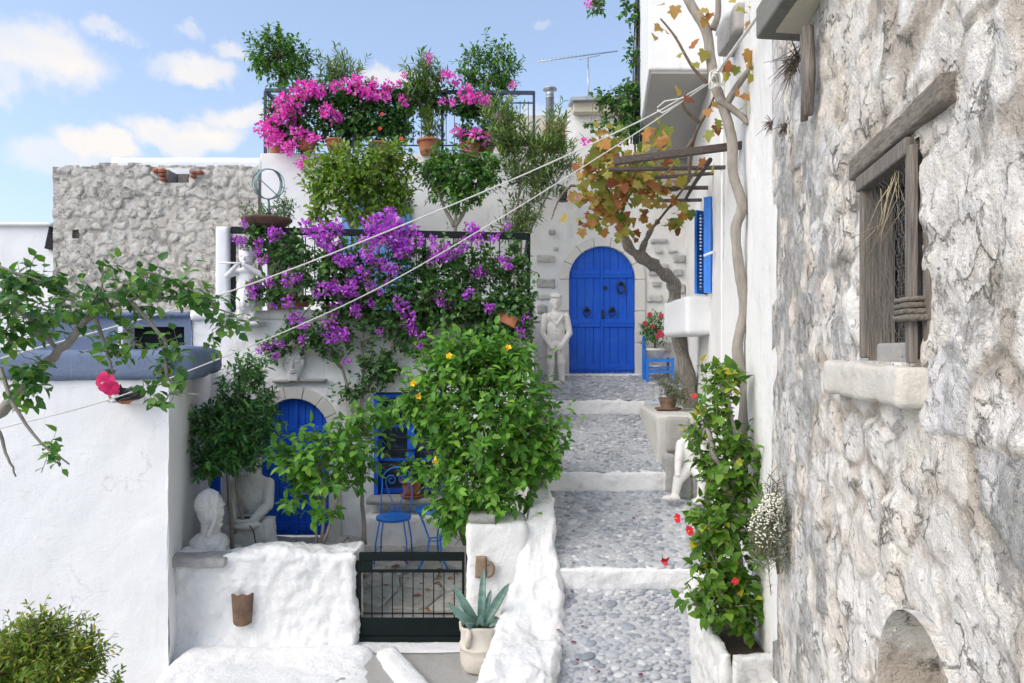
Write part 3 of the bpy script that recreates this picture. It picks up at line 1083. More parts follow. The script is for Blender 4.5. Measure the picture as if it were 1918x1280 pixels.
def arched_door(house, cx, half, zs, zb, yd, rails, npl=4, m=None):
    m = m or M_blue
    top = lambda x: zs + math.sqrt(max(0, half * half - (x - cx) ** 2))
    n = 24
    poly = [(cx - half, zb), (cx + half, zb)] + [(cx + half * math.cos(math.pi * i / n), zs + half * math.sin(math.pi * i / n)) for i in range(n + 1)]
    door = MB().prism(poly, yd + .03, yd + .06).out('door', m, house)
    for sx in (-1, 1):
        for k in range(npl):
            a, b_ = sorted((cx + sx * (half * k / npl + (.004 if k == 0 else .0025)), cx + sx * (half * (k + 1) / npl - .0025)))
            po = [(a, zb + .01), (b_, zb + .01)] + [(b_ + (a - b_) * i / 6, top(b_ + (a - b_) * i / 6) - .004) for i in range(7)]
            MB().prism(po, yd, yd + .03).out('plank', m, door, bevel=.004)
        for z0, z1 in rails:
            zmx = max(abs(z0 - zs), abs(z1 - zs)) if z1 > zs else 0
            hw = math.sqrt(max(0, half * half - zmx ** 2)) - .004
            a, b_ = sorted((cx + sx * .022, cx + sx * hw))
            MB().box(a, b_, yd - .022, yd + .002, z0, z1).out('rail', m, door, bevel=.006)
            zc = (z0 + z1) / 2
            MB().box(a + .01, b_ - .01, yd - .028, yd - .02, zc - .012, zc + .012).out('rail_moulding', m, door, bevel=.003)
    MB().box(cx - .02, cx + .02, yd - .03, yd + .004, zb + .012, top(cx) - .006).out('centre_batten', m, door, bevel=.006)
    return door


def ring_handle(door, x, y, z, r=.05):
    b = MB().ell((x, y, z + r * .8), (.042, .012, .042))
    b.out('handle_plate', M_iron, door, True)
    MB().torus((x, y - .02, z), r, .009, 'y', sz=1.1).out('ring_handle', M_iron, door, True)


# ------------------------------------------------------------------ THE COURTYARD HOUSE (lower, under the terrace)
house1 = thing('courtyard_house', (-1.8, 8.5, -2.35), 'whitewashed lower house with arched blue door and terrace on its roof', 'house')
DX, DH = (552 - CX) / F * 8.5, 65 / F * 8.5
DZB, DZS = (HY - 1007) / F * 8.5, (HY - 812) / F * 8.5
WX0, WX1, WZ0, WZ1 = (705 - CX) / F * 8.5, (832 - CX) / F * 8.5, (HY - 926) / F * 8.5, (HY - 738) / F * 8.5
SX0, SX1, SZ0, SZ1 = (374 - CX) / F * 8.5, (414 - CX) / F * 8.5, (HY - 930) / F * 8.5, (HY - 812) / F * 8.5
HL = -3.98
ah = arch_hole(DX - HL, DH + .03, DZS, DZB - .5)


def hole1(u, z):
    x = u + HL
    return ah(u, z) | ((x > WX0) & (x < WX1) & (z > WZ0) & (z < WZ1)) | ((x > SX0) & (x < SX1) & (z > SZ0) & (z < SZ1))


wall_sheet('wall', (HL, 8.5), (.27, 8.5), -2.5, .50, .04, M_white, house1, amp=.05, fine=.012, hole=hole1, seed=21, scale=1.3)
wall_sheet('wall', (.27, 8.5), (.27, 10.9), -2.5, .50, .06, M_white_d, house1, amp=.03, fine=.01, seed=21)
wall_sheet('wall', (HL, 10.9), (HL, 8.5), -2.5, .50, .08, M_white, house1, amp=.03, fine=.01, seed=21)
lump('terrace_floor', ((HL + .27) / 2, 9.66, .46), (.27 - HL + .06, 2.36, .14), M_white_d, house1, r=.03, amp=.02, res=.06, seed=4)
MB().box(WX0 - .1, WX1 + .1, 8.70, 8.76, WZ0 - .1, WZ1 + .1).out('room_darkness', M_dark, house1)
arch_ring(house1, DX, DH, DZS, DZB, 8.5, .15, M_surround, nv=7, nj=4, proud=.035)
d1 = arched_door(house1, DX, DH, DZS, DZB, 8.58, [(DZB + .06, DZB + .18), (DZB + .82, DZB + .93), (DZS - .02, DZS + .09)], 4)
ring_handle(d1, DX + .12, 8.56, DZB + .78)
lump('doorstep', (DX + .25, 8.36, DZB - .075), (1.75, .36, .12), M_surround, house1, r=.02, amp=.012, res=.05, seed=6)
lump('doorstep', (DX + .3, 8.20, DZB - .17), (2.0, .5, .14), M_conc, house1, r=.03, amp=.02, res=.05, seed=7)
# thin stone course over the door
for k, (a, b_) in enumerate(((510, 545), (546, 562), (563, 610))):
    q0, q1 = P(a, 712, 8.44), P(b_, 717, 8.44)
    lump('slate_course', ((q0.x + q1.x) / 2, 8.47, (q0.z + q1.z) / 2 + .005 * k), (q1.x - q0.x, .10, .035), M_conc, house1, r=.008, amp=.006, res=.03, seed=k)


def casement(house, x0, x1, z0, z1, y, nm=1, bars=4, m=None, sill=True, iron=0):
    m = m or M_blue
    w = MB()
    t = .06
    w.box(x0, x0 + t, y, y + .07, z0, z1).box(x1 - t, x1, y, y + .07, z0, z1)
    w.box(x0 + t, x1 - t, y + .002, y + .068, z0, z0 + t).box(x0 + t, x1 - t, y + .002, y + .068, z1 - t, z1)
    win = w.out('window', m, house, bevel=.005)
    xm = (x0 + x1) / 2
    MB().box(xm - .045, xm + .045, y - .008, y + .06, z0 + t, z1 - t).out('mullion', m, win, bevel=.005)
    for k in range(1, bars):
        zc = z0 + (z1 - z0) * k / bars
        for a, b_ in ((x0 + t, xm - .045), (xm + .045, x1 - t)):
            MB().box(a, b_, y + .012, y + .05, zc - .017, zc + .017).out('glazing_bar', m, win, bevel=.003)
    for k in range(bars):
        za, zb_ = z0 + (z1 - z0) * k / bars, z0 + (z1 - z0) * (k + 1) / bars
        for a, b_ in ((x0 + t, xm - .045), (xm + .045, x1 - t)):
            MB().box(a - .01, b_ + .01, y + .03, y + .036, za, zb_).out('pane', M_glass, win)
    for k in range(iron):
        zc = z0 + (z1 - z0) * (k + .5) / iron
        MB().tube([(x0 + .01, y - .02, zc), (x1 - .01, y - .02, zc)], .007, 6).out('iron_bar', M_iron, win, True)
    return win


w1 = casement(house1, WX0, WX1, WZ0, WZ1, 8.56, bars=3, iron=8)
MB().box(WX0 - .02, WX0 + .03, 8.44, 8.56, WZ0, WZ1).out('reveal_board', M_blue, w1)
MB().box(WX1 - .03, WX1 + .02, 8.44, 8.56, WZ0, WZ1).out('reveal_board', M_blue, w1)
lump('window_sill', ((WX0 + WX1) / 2, 8.38, WZ0 - .04), (1.0, .30, .08), M_conc, house1, r=.02, amp=.012, res=.04, seed=12)
lump('bench', ((WX0 + WX1) / 2 + .1, 8.33, -2.24), (1.25, .30, .56), M_white, house1, r=.06, amp=.03, res=.04, seed=13, fine=.01)
sh = MB().box(SX0, SX1, 8.47, 8.50, SZ0, SZ1).out('shutter', M_blue, house1, bevel=.004)
for k in range(3):
    a = SX0 + (SX1 - SX0) * k / 3
    MB().box(a + .003, a + (SX1 - SX0) / 3 - .003, 8.452, 8.47, SZ0 + .01, SZ1 - .01).out('plank', M_blue, sh, bevel=.004)
lump('corner_pier', (P(420, 500, 8.5).x, 8.52, .98), (.165, .2, 1.16), M_white_s, house1, r=.03, amp=.008, res=.04, seed=2)

# terrace railing
rail = thing('terrace_railing', (-1.6, 8.48, .5), 'dark green iron railing along the lower terrace, overgrown with purple flowers', 'railing')
xa, xb = P(433, 0, 8.5).x, P(990, 0, 8.5).x
zt = 1.46
rl = MB().beam((xa, 8.5, zt + .06), (xb, 8.5, zt - .02), .05, .085).out('top_rail', M_green, rail, bevel=.006)
MB().beam((xa, 8.5, .66), (xb, 8.5, .62), .03, .03).out('bottom_rail', M_green, rail)
MB().beam((xb, 8.525, zt - .02), (xb, 10.7, zt - .02), .05, .085).out('top_rail', M_green, rail, bevel=.006)
for x in (xa + .03, xa + 1.2, xa + 2.4, xb):
    MB().box(x - .022, x + .022, 8.478, 8.522, .5, zt - .03).out('post', M_green, rail)
k = 0
x = xa + .12
while x < xb - .05:
    MB().tube([(x, 8.5, .63), (x, 8.5, zt - .01)], .007, 5).out('baluster', M_green, rail, True)
    x += .115

# ------------------------------------------------------------------ THE UPPER HOUSE (arched double door at the head of the steps)
house2 = thing('upper_house', (-.5, 10.75, -.4), 'tall whitewashed house with the arched blue double door at the top of the alley', 'house')
UX, UH = (1127.5 - CX) / F * 10.75, 62 / F * 10.75
UZB, UZS = (HY - 700) / F * 10.75, (HY - 462) / F * 10.75 - 62 / F * 10.75
wall_sheet('wall', (-3.94, 10.75), (.87, 10.75), -.7, 3.12, .06, M_white_s, house2, amp=.025, fine=.01, seed=31)
wall_sheet('wall', (.87, 10.75), (2.80, 10.75), -.7, 3.86, .045, M_white, house2, amp=.04, fine=.016, seed=31, hole=arch_hole(UX - .87, UH + .04, UZS, UZB - .6))
wall_sheet('wall', (-3.94, 14.0), (-3.94, 10.75), -.7, 3.12, .1, M_white_s, house2, amp=.02, seed=31)
lump('roof_terrace', (-1.54, 12.4, 3.06), (4.86, 3.3, .16), M_white_s, house2, r=.03, amp=.012, res=.1, seed=8)
arch_ring(house2, UX, UH, UZS, UZB - .02, 10.75, .155, M_surround if 0 else plaster('whitewashed_limestone', (.70, .69, .66), amount=.25, b1=.25, streak=.3), nv=7, nj=3, depth=.2, proud=.045)
d2 = arched_door(house2, UX, UH, UZS, UZB, 10.79, [(UZB + .055, UZB + .15), (UZB + .735, UZB + .86), (UZS + .03, UZS + .16)], 4)
zc = (HY - 585) / F * 10.75
ring_handle(d2, UX - .24, 10.765, zc, .052)
ring_handle(d2, UX + .16, 10.765, zc, .052)
zk = (HY - 538) / F * 10.75
kn = MB().ell((UX + .30, 10.765, zk + .06), (.03, .02, .035)).out('knocker_boss', M_iron, d2, True)
MB().torus((UX + .30, 10.75, zk - .01), .058, .014, 'y', sz=1.45).out('knocker_ring', M_iron, d2, True)
MB().box(UX - .008, UX + .034, 10.745, 10.77, zc - .10, zc + .03).out('lock_plate', M_iron, d2, bevel=.004)
MB().box(UX + .03, UX + .085, 10.765, 10.79, zc + .36, zc + .41).out('spy_hole', M_iron, d2, bevel=.004)
lump('threshold', (UX, 10.70, UZB - .035), (1.25, .16, .06), M_white, house2, r=.015, amp=.006, res=.05)
M_fac = stone_mat('half_limewashed_stone', [(0, (.42, .42, .41)), (.5, (.50, .50, .49)), (1, (.60, .60, .59))])
M_gstone = stone_mat('grey_facade_stone', [(0, (.30, .30, .29)), (.5, (.37, .365, .35)), (1, (.45, .44, .42))])
for i, (a, b_, c, d) in enumerate([(1005, 1040, 478, 492), (1005, 1040, 523, 540), (1004, 1030, 552, 562), (1006, 1024, 572, 588), (1213, 1240, 552, 566), (1216, 1252, 494, 516), (1262, 1284, 478, 492),
                                   (1262, 1278, 505, 517), (1268, 1283, 532, 550), (1264, 1282, 560, 572), (1263, 1280, 588, 600), (1262, 1276, 612, 622), (1220, 1250, 448, 456), (1226, 1240, 466, 474),
                                   (1252, 1270, 468, 474), (1222, 1238, 528, 538), (940, 985, 388, 412), (1000, 1025, 592, 604), (948, 970, 310, 318), (1215, 1258, 640, 660), (1270, 1285, 636, 652), (940, 962, 425, 434), (1028, 1040, 430, 440), (1036, 1046, 462, 470)]):
    q0, q1 = P(a, d, 10.73), P(b_, c, 10.73)
    lump('exposed_stone', ((q0.x + q1.x) / 2, 10.755, (q0.z + q1.z) / 2), (q1.x - q0.x, .09, q1.z - q0.z), M_fac, house2, r=.018, amp=.025, res=.018, seed=60 + i, scale=9, fine=.008)
# blue terrace door behind the lemon trees
q0, q1 = P(640, 606, 10.7), P(768, 372, 10.7)
td = MB().box(q0.x, q1.x, 10.70, 10.74, .52, q1.z).out('terrace_door', M_paleblue, house2, bevel=.006)
for k in range(2):
    a = q0.x + (q1.x - q0.x) * k / 2 + .03
    b_ = a + (q1.x - q0.x) / 2 - .06
    for z0, z1 in ((.62, 1.15), (1.22, 2.28)):
        MB().box(a + .04, b_ - .04, 10.685, 10.70, z0, z1).out('door_panel', M_paleblue, td, bevel=.006)
# roof eave at the right and what stands on the roof behind
rf = MB()
e0, e1 = P(1068, 190, 10.6), P(1212, 190, 10.6)
rf.hexa([(e0.x, 10.45, 3.86), (e1.x, 10.45, 3.89), (e1.x, 12.2, 4.12), (e0.x, 12.2, 4.09), (e0.x, 10.45, 3.91), (e1.x, 10.45, 3.94), (e1.x, 12.2, 4.17), (e0.x, 12.2, 4.14)])
roof = rf.out('roof', M_zinc, house2)
MB().box(e0.x + .05, e1.x, 10.56, 10.72, 3.72, 3.858).out('fascia', M_cream, roof, bevel=.005)
wall_sheet('wall', (-.35, 13.6), (1.2, 13.6), 3.0, 4.72, .1, M_cream, house2, amp=.02, seed=32)
MB().box(-.35, 1.2, 13.62, 15.5, 3.0, 4.70).out('roof_room', M_cream, house2)
q0, q1 = P(1000, 274, 10.8), P(1056, 266, 10.8)
MB().box(q0.x - .45, q1.x, 10.72, 10.76, q0.z - .01, q1.z + .01).out('parapet_rail', M_green, house2)
for k in range(5):
    z = 3.16 + k * .11
    MB().box(.42 - .0 + k * .03, .86, 11.0, 11.05, z, z + .1).out('stacked_board', simple('orange_board', (.34, .19, .08), c2=(.2, .1, .045), scale=10, stretch=(.7, 8, 8)), house2)
chim = MB().lathe(P(1030, 215, 12.8), [(.075, -.3), (.075, .30), (.083, .30), (.083, .33), (.075, .33), (.075, .46), (.13, .46), (.13, .485), (.05, .50)], 18).out('chimney_pipe', M_zinc, house2, True)
rail2 = thing('roof_railing', (-2, 10.8, 3.15), 'navy iron railing around the top terrace with potted plants', 'railing')
xa2, xb2 = P(497, 0, 10.8).x, P(1000, 0, 10.8).x
MB().beam((xa2, 10.8, 4.14), (xb2, 10.8, 4.10), .05, .05).out('top_rail', M_navy, rail2)
MB().beam((xa2, 10.83, 4.14), (xa2, 13.6, 4.14), .05, .05).out('top_rail', M_navy, rail2)
MB().beam((xa2, 10.8, 3.98), (xb2, 10.8, 3.94), .02, .02).out('rail_bar', M_navy, rail2)
MB().beam((xa2, 10.8, 3.28), (xb2, 10.8, 3.26), .02, .02).out('rail_bar', M_navy, rail2)
for x in (xa2, xa2 + 1.4, xa2 + 2.8, xb2):
    MB().box(x - .02, x + .02, 10.78, 10.82, 3.1, 4.12).out('post', M_navy, rail2)
for k in range(20):
    y = 10.93 + k * .13
    MB().tube([(xa2, y, 3.15), (xa2, y, 4.13)], .007, 5).out('baluster', M_navy, rail2, True)
x = xa2 + .13
while x < xb2:
    MB().tube([(x, 10.8, 3.27), (x, 10.8, 3.97)], .006, 5).out('baluster', M_navy, rail2, True)
    x += .13

# ------------------------------------------------------------------ THE WHITE STREET HOUSE (right, behind the rubble house)
house3 = thing('street_house', (2.2, 7.4, -2.5), 'white plastered house along the right side with blue louvred shutters', 'house')
wall_sheet('wall', (wallX(10.95), 10.95), (wallX(3.9), 3.9), -3.1, 7.0, .06, M_white_d, house3, amp=.03, fine=.008, seed=41)
# projecting upper room with a soffit whose shade is put into its grey
pj = MB()
fl, bl = P(1215, 0, 7.2).x, P(1200, 0, 10.3).x
za, zb_ = 2.98, 3.06
pj.hexa([(fl, 7.2, za), (wallX(7.2) + .2, 7.2, za), (wallX(10.6) + .2, 10.72, zb_), (bl, 10.72, zb_), (fl, 7.2, 7.0), (wallX(7.2) + .2, 7.2, 7.0), (wallX(10.6) + .2, 10.72, 7.0), (bl, 10.72, 7.0)])
proj = pj.out('projecting_room', M_white_s, house3, bevel=.02)
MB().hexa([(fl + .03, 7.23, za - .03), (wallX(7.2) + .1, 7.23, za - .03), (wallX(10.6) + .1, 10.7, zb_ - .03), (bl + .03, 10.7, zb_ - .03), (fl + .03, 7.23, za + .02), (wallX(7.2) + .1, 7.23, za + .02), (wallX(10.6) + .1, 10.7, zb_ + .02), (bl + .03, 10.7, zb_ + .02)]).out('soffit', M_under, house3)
# small balcony stub above
q = P(1357, 98, 5.5)
lump('balcony_stub', (q.x + .22, 5.35, q.z + .10), (.52, .5, .22), M_conc, house3, r=.03, amp=.03, res=.03, seed=14, scale=6)
lump('upper_pier', (q.x + .17, 5.5, q.z + .75), (.40, .35, 1.1), M_white_s, house3, r=.02, amp=.01, res=.06, seed=15)
MB().box(q.x + .27, q.x + .33, 5.15, 5.20, q.z + .19, q.z + 1.2).out('door_frame', M_blue, house3, bevel=.004)
MB().tube([(wallX(6.2) - .02, 6.2, -2.3), (wallX(6.2) - .02, 6.2, 3.2)], .012, 6).out('conduit', M_white_s, house3, True)
# window sill box and shutters
xs = P(1285, 0, 7.4).x
lump('sill_box', ((xs + wallX(7.9)) / 2 + .08, 7.95, .40), (wallX(7.9) - xs + .16, 1.1, .42), M_white_s, house3, r=.03, amp=.012, res=.05, seed=16)
MB().beam((wallX(7.2) - .008, 7.2, 1.14), (wallX(7.7) - .008, 7.7, 1.14), .05, .98).out('window_dark_panel', M_dark, house3)  # dark panel on the wall face, standing in for shade inside the window


def shutter(house, a, b_, z0, z1, n):
    a, b_ = Vector(a), Vector(b_)
    d = (b_ - a)
    w = d.length
    u = d.normalized()
    nrm = Vector((u.y, -u.x, 0))
    fr = MB()
    t = .045
    for s0, s1 in ((0, t), (w - t, w)):
        fr.beam(a + u * (s0 + t / 2) + Vector((0, 0, z0)), a + u * (s0 + t / 2) + Vector((0, 0, z1)), .035, t, up=u)
    for zz in (z0 + t / 2, z1 - t / 2, (z0 + z1) / 2):
        fr.beam(a + u * t + Vector((0, 0, zz)), b_ - u * t + Vector((0, 0, zz)), .034, t)
    sh = fr.out('shutter', M_blue2, house)
    for k in range(n):
        zz = z0 + t + (z1 - z0 - 2 * t) * (k + .5) / n
        c0, c1 = a + u * t + Vector((0, 0, zz)), b_ - u * t + Vector((0, 0, zz))
        MB().beam(c0, c1, .034, .008, up=(Vector((0, 0, .8)) + nrm * .6)).out('slat', M_blue2, sh)
    return sh


shutter(house3, (P(1302, 0, 7.72).x, 7.70, 0), (wallX(7.78) - .006, 7.78, 0), .66, 1.60, 22)
shutter(house3, (P(1322, 0, 7.12).x, 7.16, 0), (wallX(7.05) - .005, 7.10, 0), .62, 1.62, 22)
MB().tube([(wallX(6.9) - .0, 6.9, 1.02), (wallX(6.9) - .10, 6.95, .98)], .014, 6).out('shutter_stay', M_white_s, house3, True)

# ------------------------------------------------------------------ THE RUBBLE HOUSE (near right)
def split_stones(parent, pos, s, z, seeds, asp, gapf, reliefs, mat_of, mort, warp_amp=.03, seed=0, cut=None, jitter_h=.4, base_amp=.02, depth=.03, stone_name='stone', soft=.14, rough=.012, fade=None):
    """one lumpy face cut along its joints: every stone patch is an object, the joints one mortar part.
    pos(s,z,d)->xyz ; s,z 2-D arrays in metres"""
    rs = np.random.RandomState(seed)
    sp = np.stack([s, z, np.zeros_like(s)], -1)
    wz = warp_amp * np.stack([fbm(sp, 6, 3, seed), fbm(sp, 6, 3, seed + 3)], -1)
    pts = np.stack([s, z], -1) + wz
    sd = np.array(seeds)
    rad = np.array([q[2] if len(q) > 2 else 1.0 for q in seeds]) if len(seeds[0]) > 2 else np.ones(len(seeds))
    sd = sd[:, :2]
    fl_ = pts.reshape(-1, 2)
    F1 = np.empty(len(fl_))
    F2 = np.empty(len(fl_))
    ID = np.empty(len(fl_), int)
    for a in range(0, len(fl_), 20000):
        q = fl_[a:a + 20000]
        dd = np.sqrt(((q[:, None, 0] - sd[None, :, 0]) / asp) ** 2 + (q[:, None, 1] - sd[None, :, 1]) ** 2) / rad[None]
        part = np.argpartition(dd, 1, axis=1)[:, :2]
        d0 = np.take_along_axis(dd, part, 1)
        o = np.argsort(d0, 1)
        d0 = np.take_along_axis(d0, o, 1)
        part = np.take_along_axis(part, o, 1)
        F1[a:a + 20000], F2[a:a + 20000], ID[a:a + 20000] = d0[:, 0], d0[:, 1], part[:, 0]
    edge = (F2 - F1).reshape(s.shape)
    ID = ID.reshape(s.shape)
    hs = rs.uniform(1 - jitter_h, 1 + jitter_h, len(sd))
    tilt = rs.uniform(-.25, .25, (len(sd), 2))
    g_ = gapf(s, z)
    e = np.clip((edge - g_ * .3) / soft, 0, 1)
    e = e * e * (3 - 2 * e)
    dl = (s - sd[ID, 0]) * tilt[ID, 0] + (z - sd[ID, 1]) * tilt[ID, 1]
    d = depth * reliefs(s, z) * e * hs[ID] + e * dl * .2 + base_amp * fbm(sp, 3, 4, seed + 7) + rough * (fbm(sp, 11, 4, seed + 11) * (.4 + e) - .55 * np.abs(fbm(sp, 7, 4, seed + 13)))
    d = d * fade(s, z) if fade is not None else d
    p = pos(s, z, d)
    nv, nu = s.shape[0] - 1, s.shape[1] - 1
    i = np.arange(nv)[:, None] * (nu + 1) + np.arange(nu)[None, :]
    Q = np.stack([i, i + 1, i + nu + 2, i + nu + 1], -1)
    idc = ID[:-1, :-1]
    keep = np.ones(idc.shape, bool)
    if cut is not None:
        keep = ~cut((s[:-1, :-1] + s[1:, 1:]) / 2, (z[:-1, :-1] + z[1:, 1:]) / 2)
    V = p.reshape(-1, 3)
    ea = np.clip((edge - g_) / .05, 0, 1).ravel()
    for k in range(len(sd)):
        q = Q[(idc == k) & keep]
        if len(q) < 3:
            continue
        u_, inv_ = np.unique(q.ravel(), return_inverse=True)
        mk_np(stone_name, V[u_], inv_.reshape(-1, 4), mat_of(k, sd), parent, True, rnd=ea[u_])


def rub_build(light, grey, warm, joint, crack=.8, raw=0.0, vs=9.0):
    def f(nt, b):
        oi = nd(nt, 'ShaderNodeObjectInfo')
        base = ramp(nt, oi.outputs['Random'], [(0, light), (.55, light), (.8, tuple(x * .5 + y * .5 for x, y in zip(light, warm))), (1, tuple(x * .8 + y * .2 for x, y in zip(light, grey)))])
        n1 = noise(nt, 5, 8, .7, .6)
        n2 = noise(nt, 26, 6, .7, .3)
        n3 = noise(nt, 130, 4, .65)
        tcn = nd(nt, 'ShaderNodeTexCoord')
        wv = nd(nt, 'ShaderNodeTexNoise', ins={'Scale': 8.0, 'Detail': 6, 'Roughness': .65})
        nt.links.new(tcn.outputs['Object'], wv.inputs['Vector'])
        ad = nd(nt, 'ShaderNodeVectorMath', operation='MULTIPLY_ADD')
        ad.inputs[1].default_value = (.20, .20, .20)
        nt.links.new(wv.outputs['Color'], ad.inputs[0])
        nt.links.new(tcn.outputs['Object'], ad.inputs[2])
        # small stones under the limewash: slight tone and facet of their own
        v2 = nd(nt, 'ShaderNodeTexVoronoi', ins={'Scale': vs * 1.7})
        nt.links.new(ad.outputs[0], v2.inputs['Vector'])
        tone = ramp(nt, v2.outputs['Color'], [(.1, .86), (.5, 1.0), (.9, 1.05)])
        col = mix(nt, 1.0, base, tone, 'MULTIPLY')
        k4 = ramp(nt, noise(nt, 4, 6, .65, .5), [(.48, 0.0), (.66, .75)])
        col = mix(nt, k4, col, warm)
        # joints, where the limewash has gone
        at = nd(nt, 'ShaderNodeAttribute', attribute_name='rnd')
        inv = ramp(nt, at.outputs['Fac'], [(0, 1.0), (.5, .7), (1, 0.0)])
        jf = mix(nt, 1.0, inv, ramp(nt, noise(nt, 3.2, 6, .65, .3), [(.46, .05), (.58, .9)]), 'MULTIPLY')
        col = mix(nt, jf, col, joint)
        # bare, weather-stained patches with hard ragged edges
        bare = ramp(nt, noise(nt, 1.9, 10, .74, .5), [(.565 - .07 * raw, 0.0), (.60 - .07 * raw, .8), (.70, 1.0)])
        gcol = mix(nt, 1.0, grey, ramp(nt, noise(nt, 14, 6, .7, .3), [(.32, .55), (.5, 1.0), (.68, 1.35)]), 'MULTIPLY')
        col = mix(nt, bare, col, gcol)
        vo = nd(nt, 'ShaderNodeTexVoronoi', feature='DISTANCE_TO_EDGE', ins={'Scale': vs})
        nt.links.new(ad.outputs[0], vo.inputs['Vector'])
        cr = ramp(nt, vo.outputs['Distance'], [(0, 1.0), (.02, .6), (.07, 0.0)])
        cf_ = mix(nt, 1.0, cr, ramp(nt, noise(nt, 5, 6, .7), [(.5, 0.0), (.60, crack)]), 'MULTIPLY')
        col = mix(nt, cf_, col, tuple(x * .5 for x in joint))
        pit = ramp(nt, noise(nt, 17, 7, .75, .8), [(.325, .95), (.37, 0.0)])
        col = mix(nt, pit, col, tuple(x * .32 for x in joint))
        col = mix(nt, .5, col, ramp(nt, n3, [(.27, .55), (.36, 1.0)]), 'MULTIPLY')
        nt.links.new(col, b.inputs['Base Color'])
        b.inputs['Roughness'].default_value = .93
        b.inputs['Specular IOR Level'].default_value = .15

        def minus(x):
            h_ = nd(nt, 'ShaderNodeMath', operation='SUBTRACT', ins={0: 1.0})
            nt.links.new(x, h_.inputs[1])
            return h_.outputs[0]
        bump(nt, b, [(n1, .22, .03), (minus(v2.outputs['Distance']), .6, .035), (n2, .9, .022), (n3, .8, .005), (minus(cf_), .9, .02), (minus(pit), .8, .015), (minus(bare), .6, .012)])
    return f


M_rub = mat('limewashed_rubble', rub_build((.88, .852, .795), (.40, .38, .35), (.84, .765, .65), (.50, .44, .365), crack=1.0))
M_rub_g = mat('bare_grey_rubble', rub_build((.78, .77, .745), (.40, .395, .375), (.66, .64, .60), (.44, .425, .395), raw=.8, crack=.6))
house4 = thing('rubble_house', (1.3, 2.4, -2.5), 'old rubble stone house at the near right with a small wire-meshed window', 'house')
pxs = np.concatenate([np.linspace(1446, 1580, 55), np.linspace(1583, 1960, 110), np.linspace(1975, 2400, 40)])
Ys = 0.736 / ((pxs - CX) / F - .2)
zs_ = np.arange(-3.1, 2.75, .0115)
SS, ZZ = np.meshgrid(Ys, zs_)
WY0, WY1, WW0, WW1 = 1.83, 2.30, -.03, .575
AY, AZ, AR = 1.80, -1.0, .30                     # bricked niche arch low on the wall


def rub_pos(s, z, d):
    nrm = np.array((-1, .2)) / math.sqrt(1.04)
    return np.stack([rubX(s) + d * nrm[0], s + d * nrm[1], z], -1)


rs = np.random.RandomState(77)
seeds = []
zz = -3.0
row = 0
while zz < 2.7:
    yy_ = .35 + rs.uniform(0, .2)
    while yy_ < 4.0:
        far = yy_ > 2.75
        w_ = rs.uniform(.13, .24) if far else rs.uniform(.20, .38)
        seeds.append((yy_ + w_ / 2, zz + rs.uniform(-.05, .05), rs.uniform(.85, 1.2)))
        yy_ += w_
    zz += rs.uniform(.15, .24)
print('rubble seeds', len(seeds))


def gapf(s, z):
    sp = np.stack([s, z, np.zeros_like(s)], -1)
    n_ = fbm(sp, 2.2, 3, 5)
    return np.clip(.010 + .07 * (n_ + .02) + np.where(s > 2.75, .035, 0) + np.where(s < 1.5, .02, 0), -.002, .09)


def relf(s, z):
    sp = np.stack([s, z, np.zeros_like(s)], -1)
    return np.clip(.8 + 1.4 * fbm(sp, 1.6, 3, 15), .25, 1.6)


def cut_rub(s, z):
    return ((s > WY0) & (s < WY1) & (z > WW0) & (z < WW1)) | (((s - AY) ** 2 + (z - AZ) ** 2 < AR * AR) & (z > AZ)) | ((abs(s - AY) < AR) & (z <= AZ))


split_stones(house4, rub_pos, SS, ZZ, seeds, 1.35, gapf, relf, lambda k, sd: (M_rub_g if (sd[k, 0] > 2.9 and (k * 7) % 10 < 7) or (k * 13) % 17 == 0 else M_rub), None, warp_amp=.05, seed=51, cut=cut_rub, depth=.010, jitter_h=.7, soft=.045, rough=.013, base_amp=.005, fade=lambda s, z: np.clip((3.95 - s) / .5, .08, 1))
# far end face of the rubble house, butting the white house
wall_sheet('wall', (rubX(3.99) + .0, 4.0), (rubX(3.99) + .5, 4.0), -3.1, 2.7, .06, M_rub_g, house4, seed=52)


def rp(Y, z, out=0.0):
    return Vector((rubX(Y) - out * .98, Y + out * .196, z))


# window in the rubble wall
win = MB()
for Ya, z0, z1 in ((2.285, -.02, .60), (1.875, -.02, .575)):
    win.beam(rp(Ya, z0, .008), rp(Ya, z1, .008), .028, .036, up=(1, -.2, 0))
win.beam(rp(2.31, .565, .012), rp(1.86, .565, .012), .045, .05)
window = win.out('window', M_wood_v, house4, bevel=.006)
MB().beam(rp(1.845, -.03, .022), rp(1.845, .56, .022), .028, .022, up=(1, -.2, 0)).out('frame_board', M_wood_v, window, bevel=.004)
MB().hexa([rp(2.265, -.03, 0), rp(2.265, -.03, -.075), rp(2.285, -.03, -.075), rp(2.285, -.03, 0), rp(2.265, .55, 0), rp(2.265, .55, -.075), rp(2.285, .55, -.075), rp(2.285, .55, 0)]).out('reveal_plank', M_wood_v, window)
MB().hexa([rp(2.30, -.08, -.02), rp(1.83, -.08, -.02), rp(1.83, -.08, -.2), rp(2.30, -.08, -.2), rp(2.30, .03, -.02), rp(1.83, .03, -.02), rp(1.83, .02, -.2), rp(2.30, .02, -.2)]).out('inner_ledge', M_conc, window, bevel=.01)
MB().hexa([rp(2.30, -.1, -.26), rp(1.80, -.1, -.26), rp(1.80, -.1, -.30), rp(2.30, -.1, -.30), rp(2.30, .62, -.26), rp(1.80, .62, -.26), rp(1.80, .62, -.30), rp(2.30, .62, -.30)]).out('room_darkness', M_dark, window)
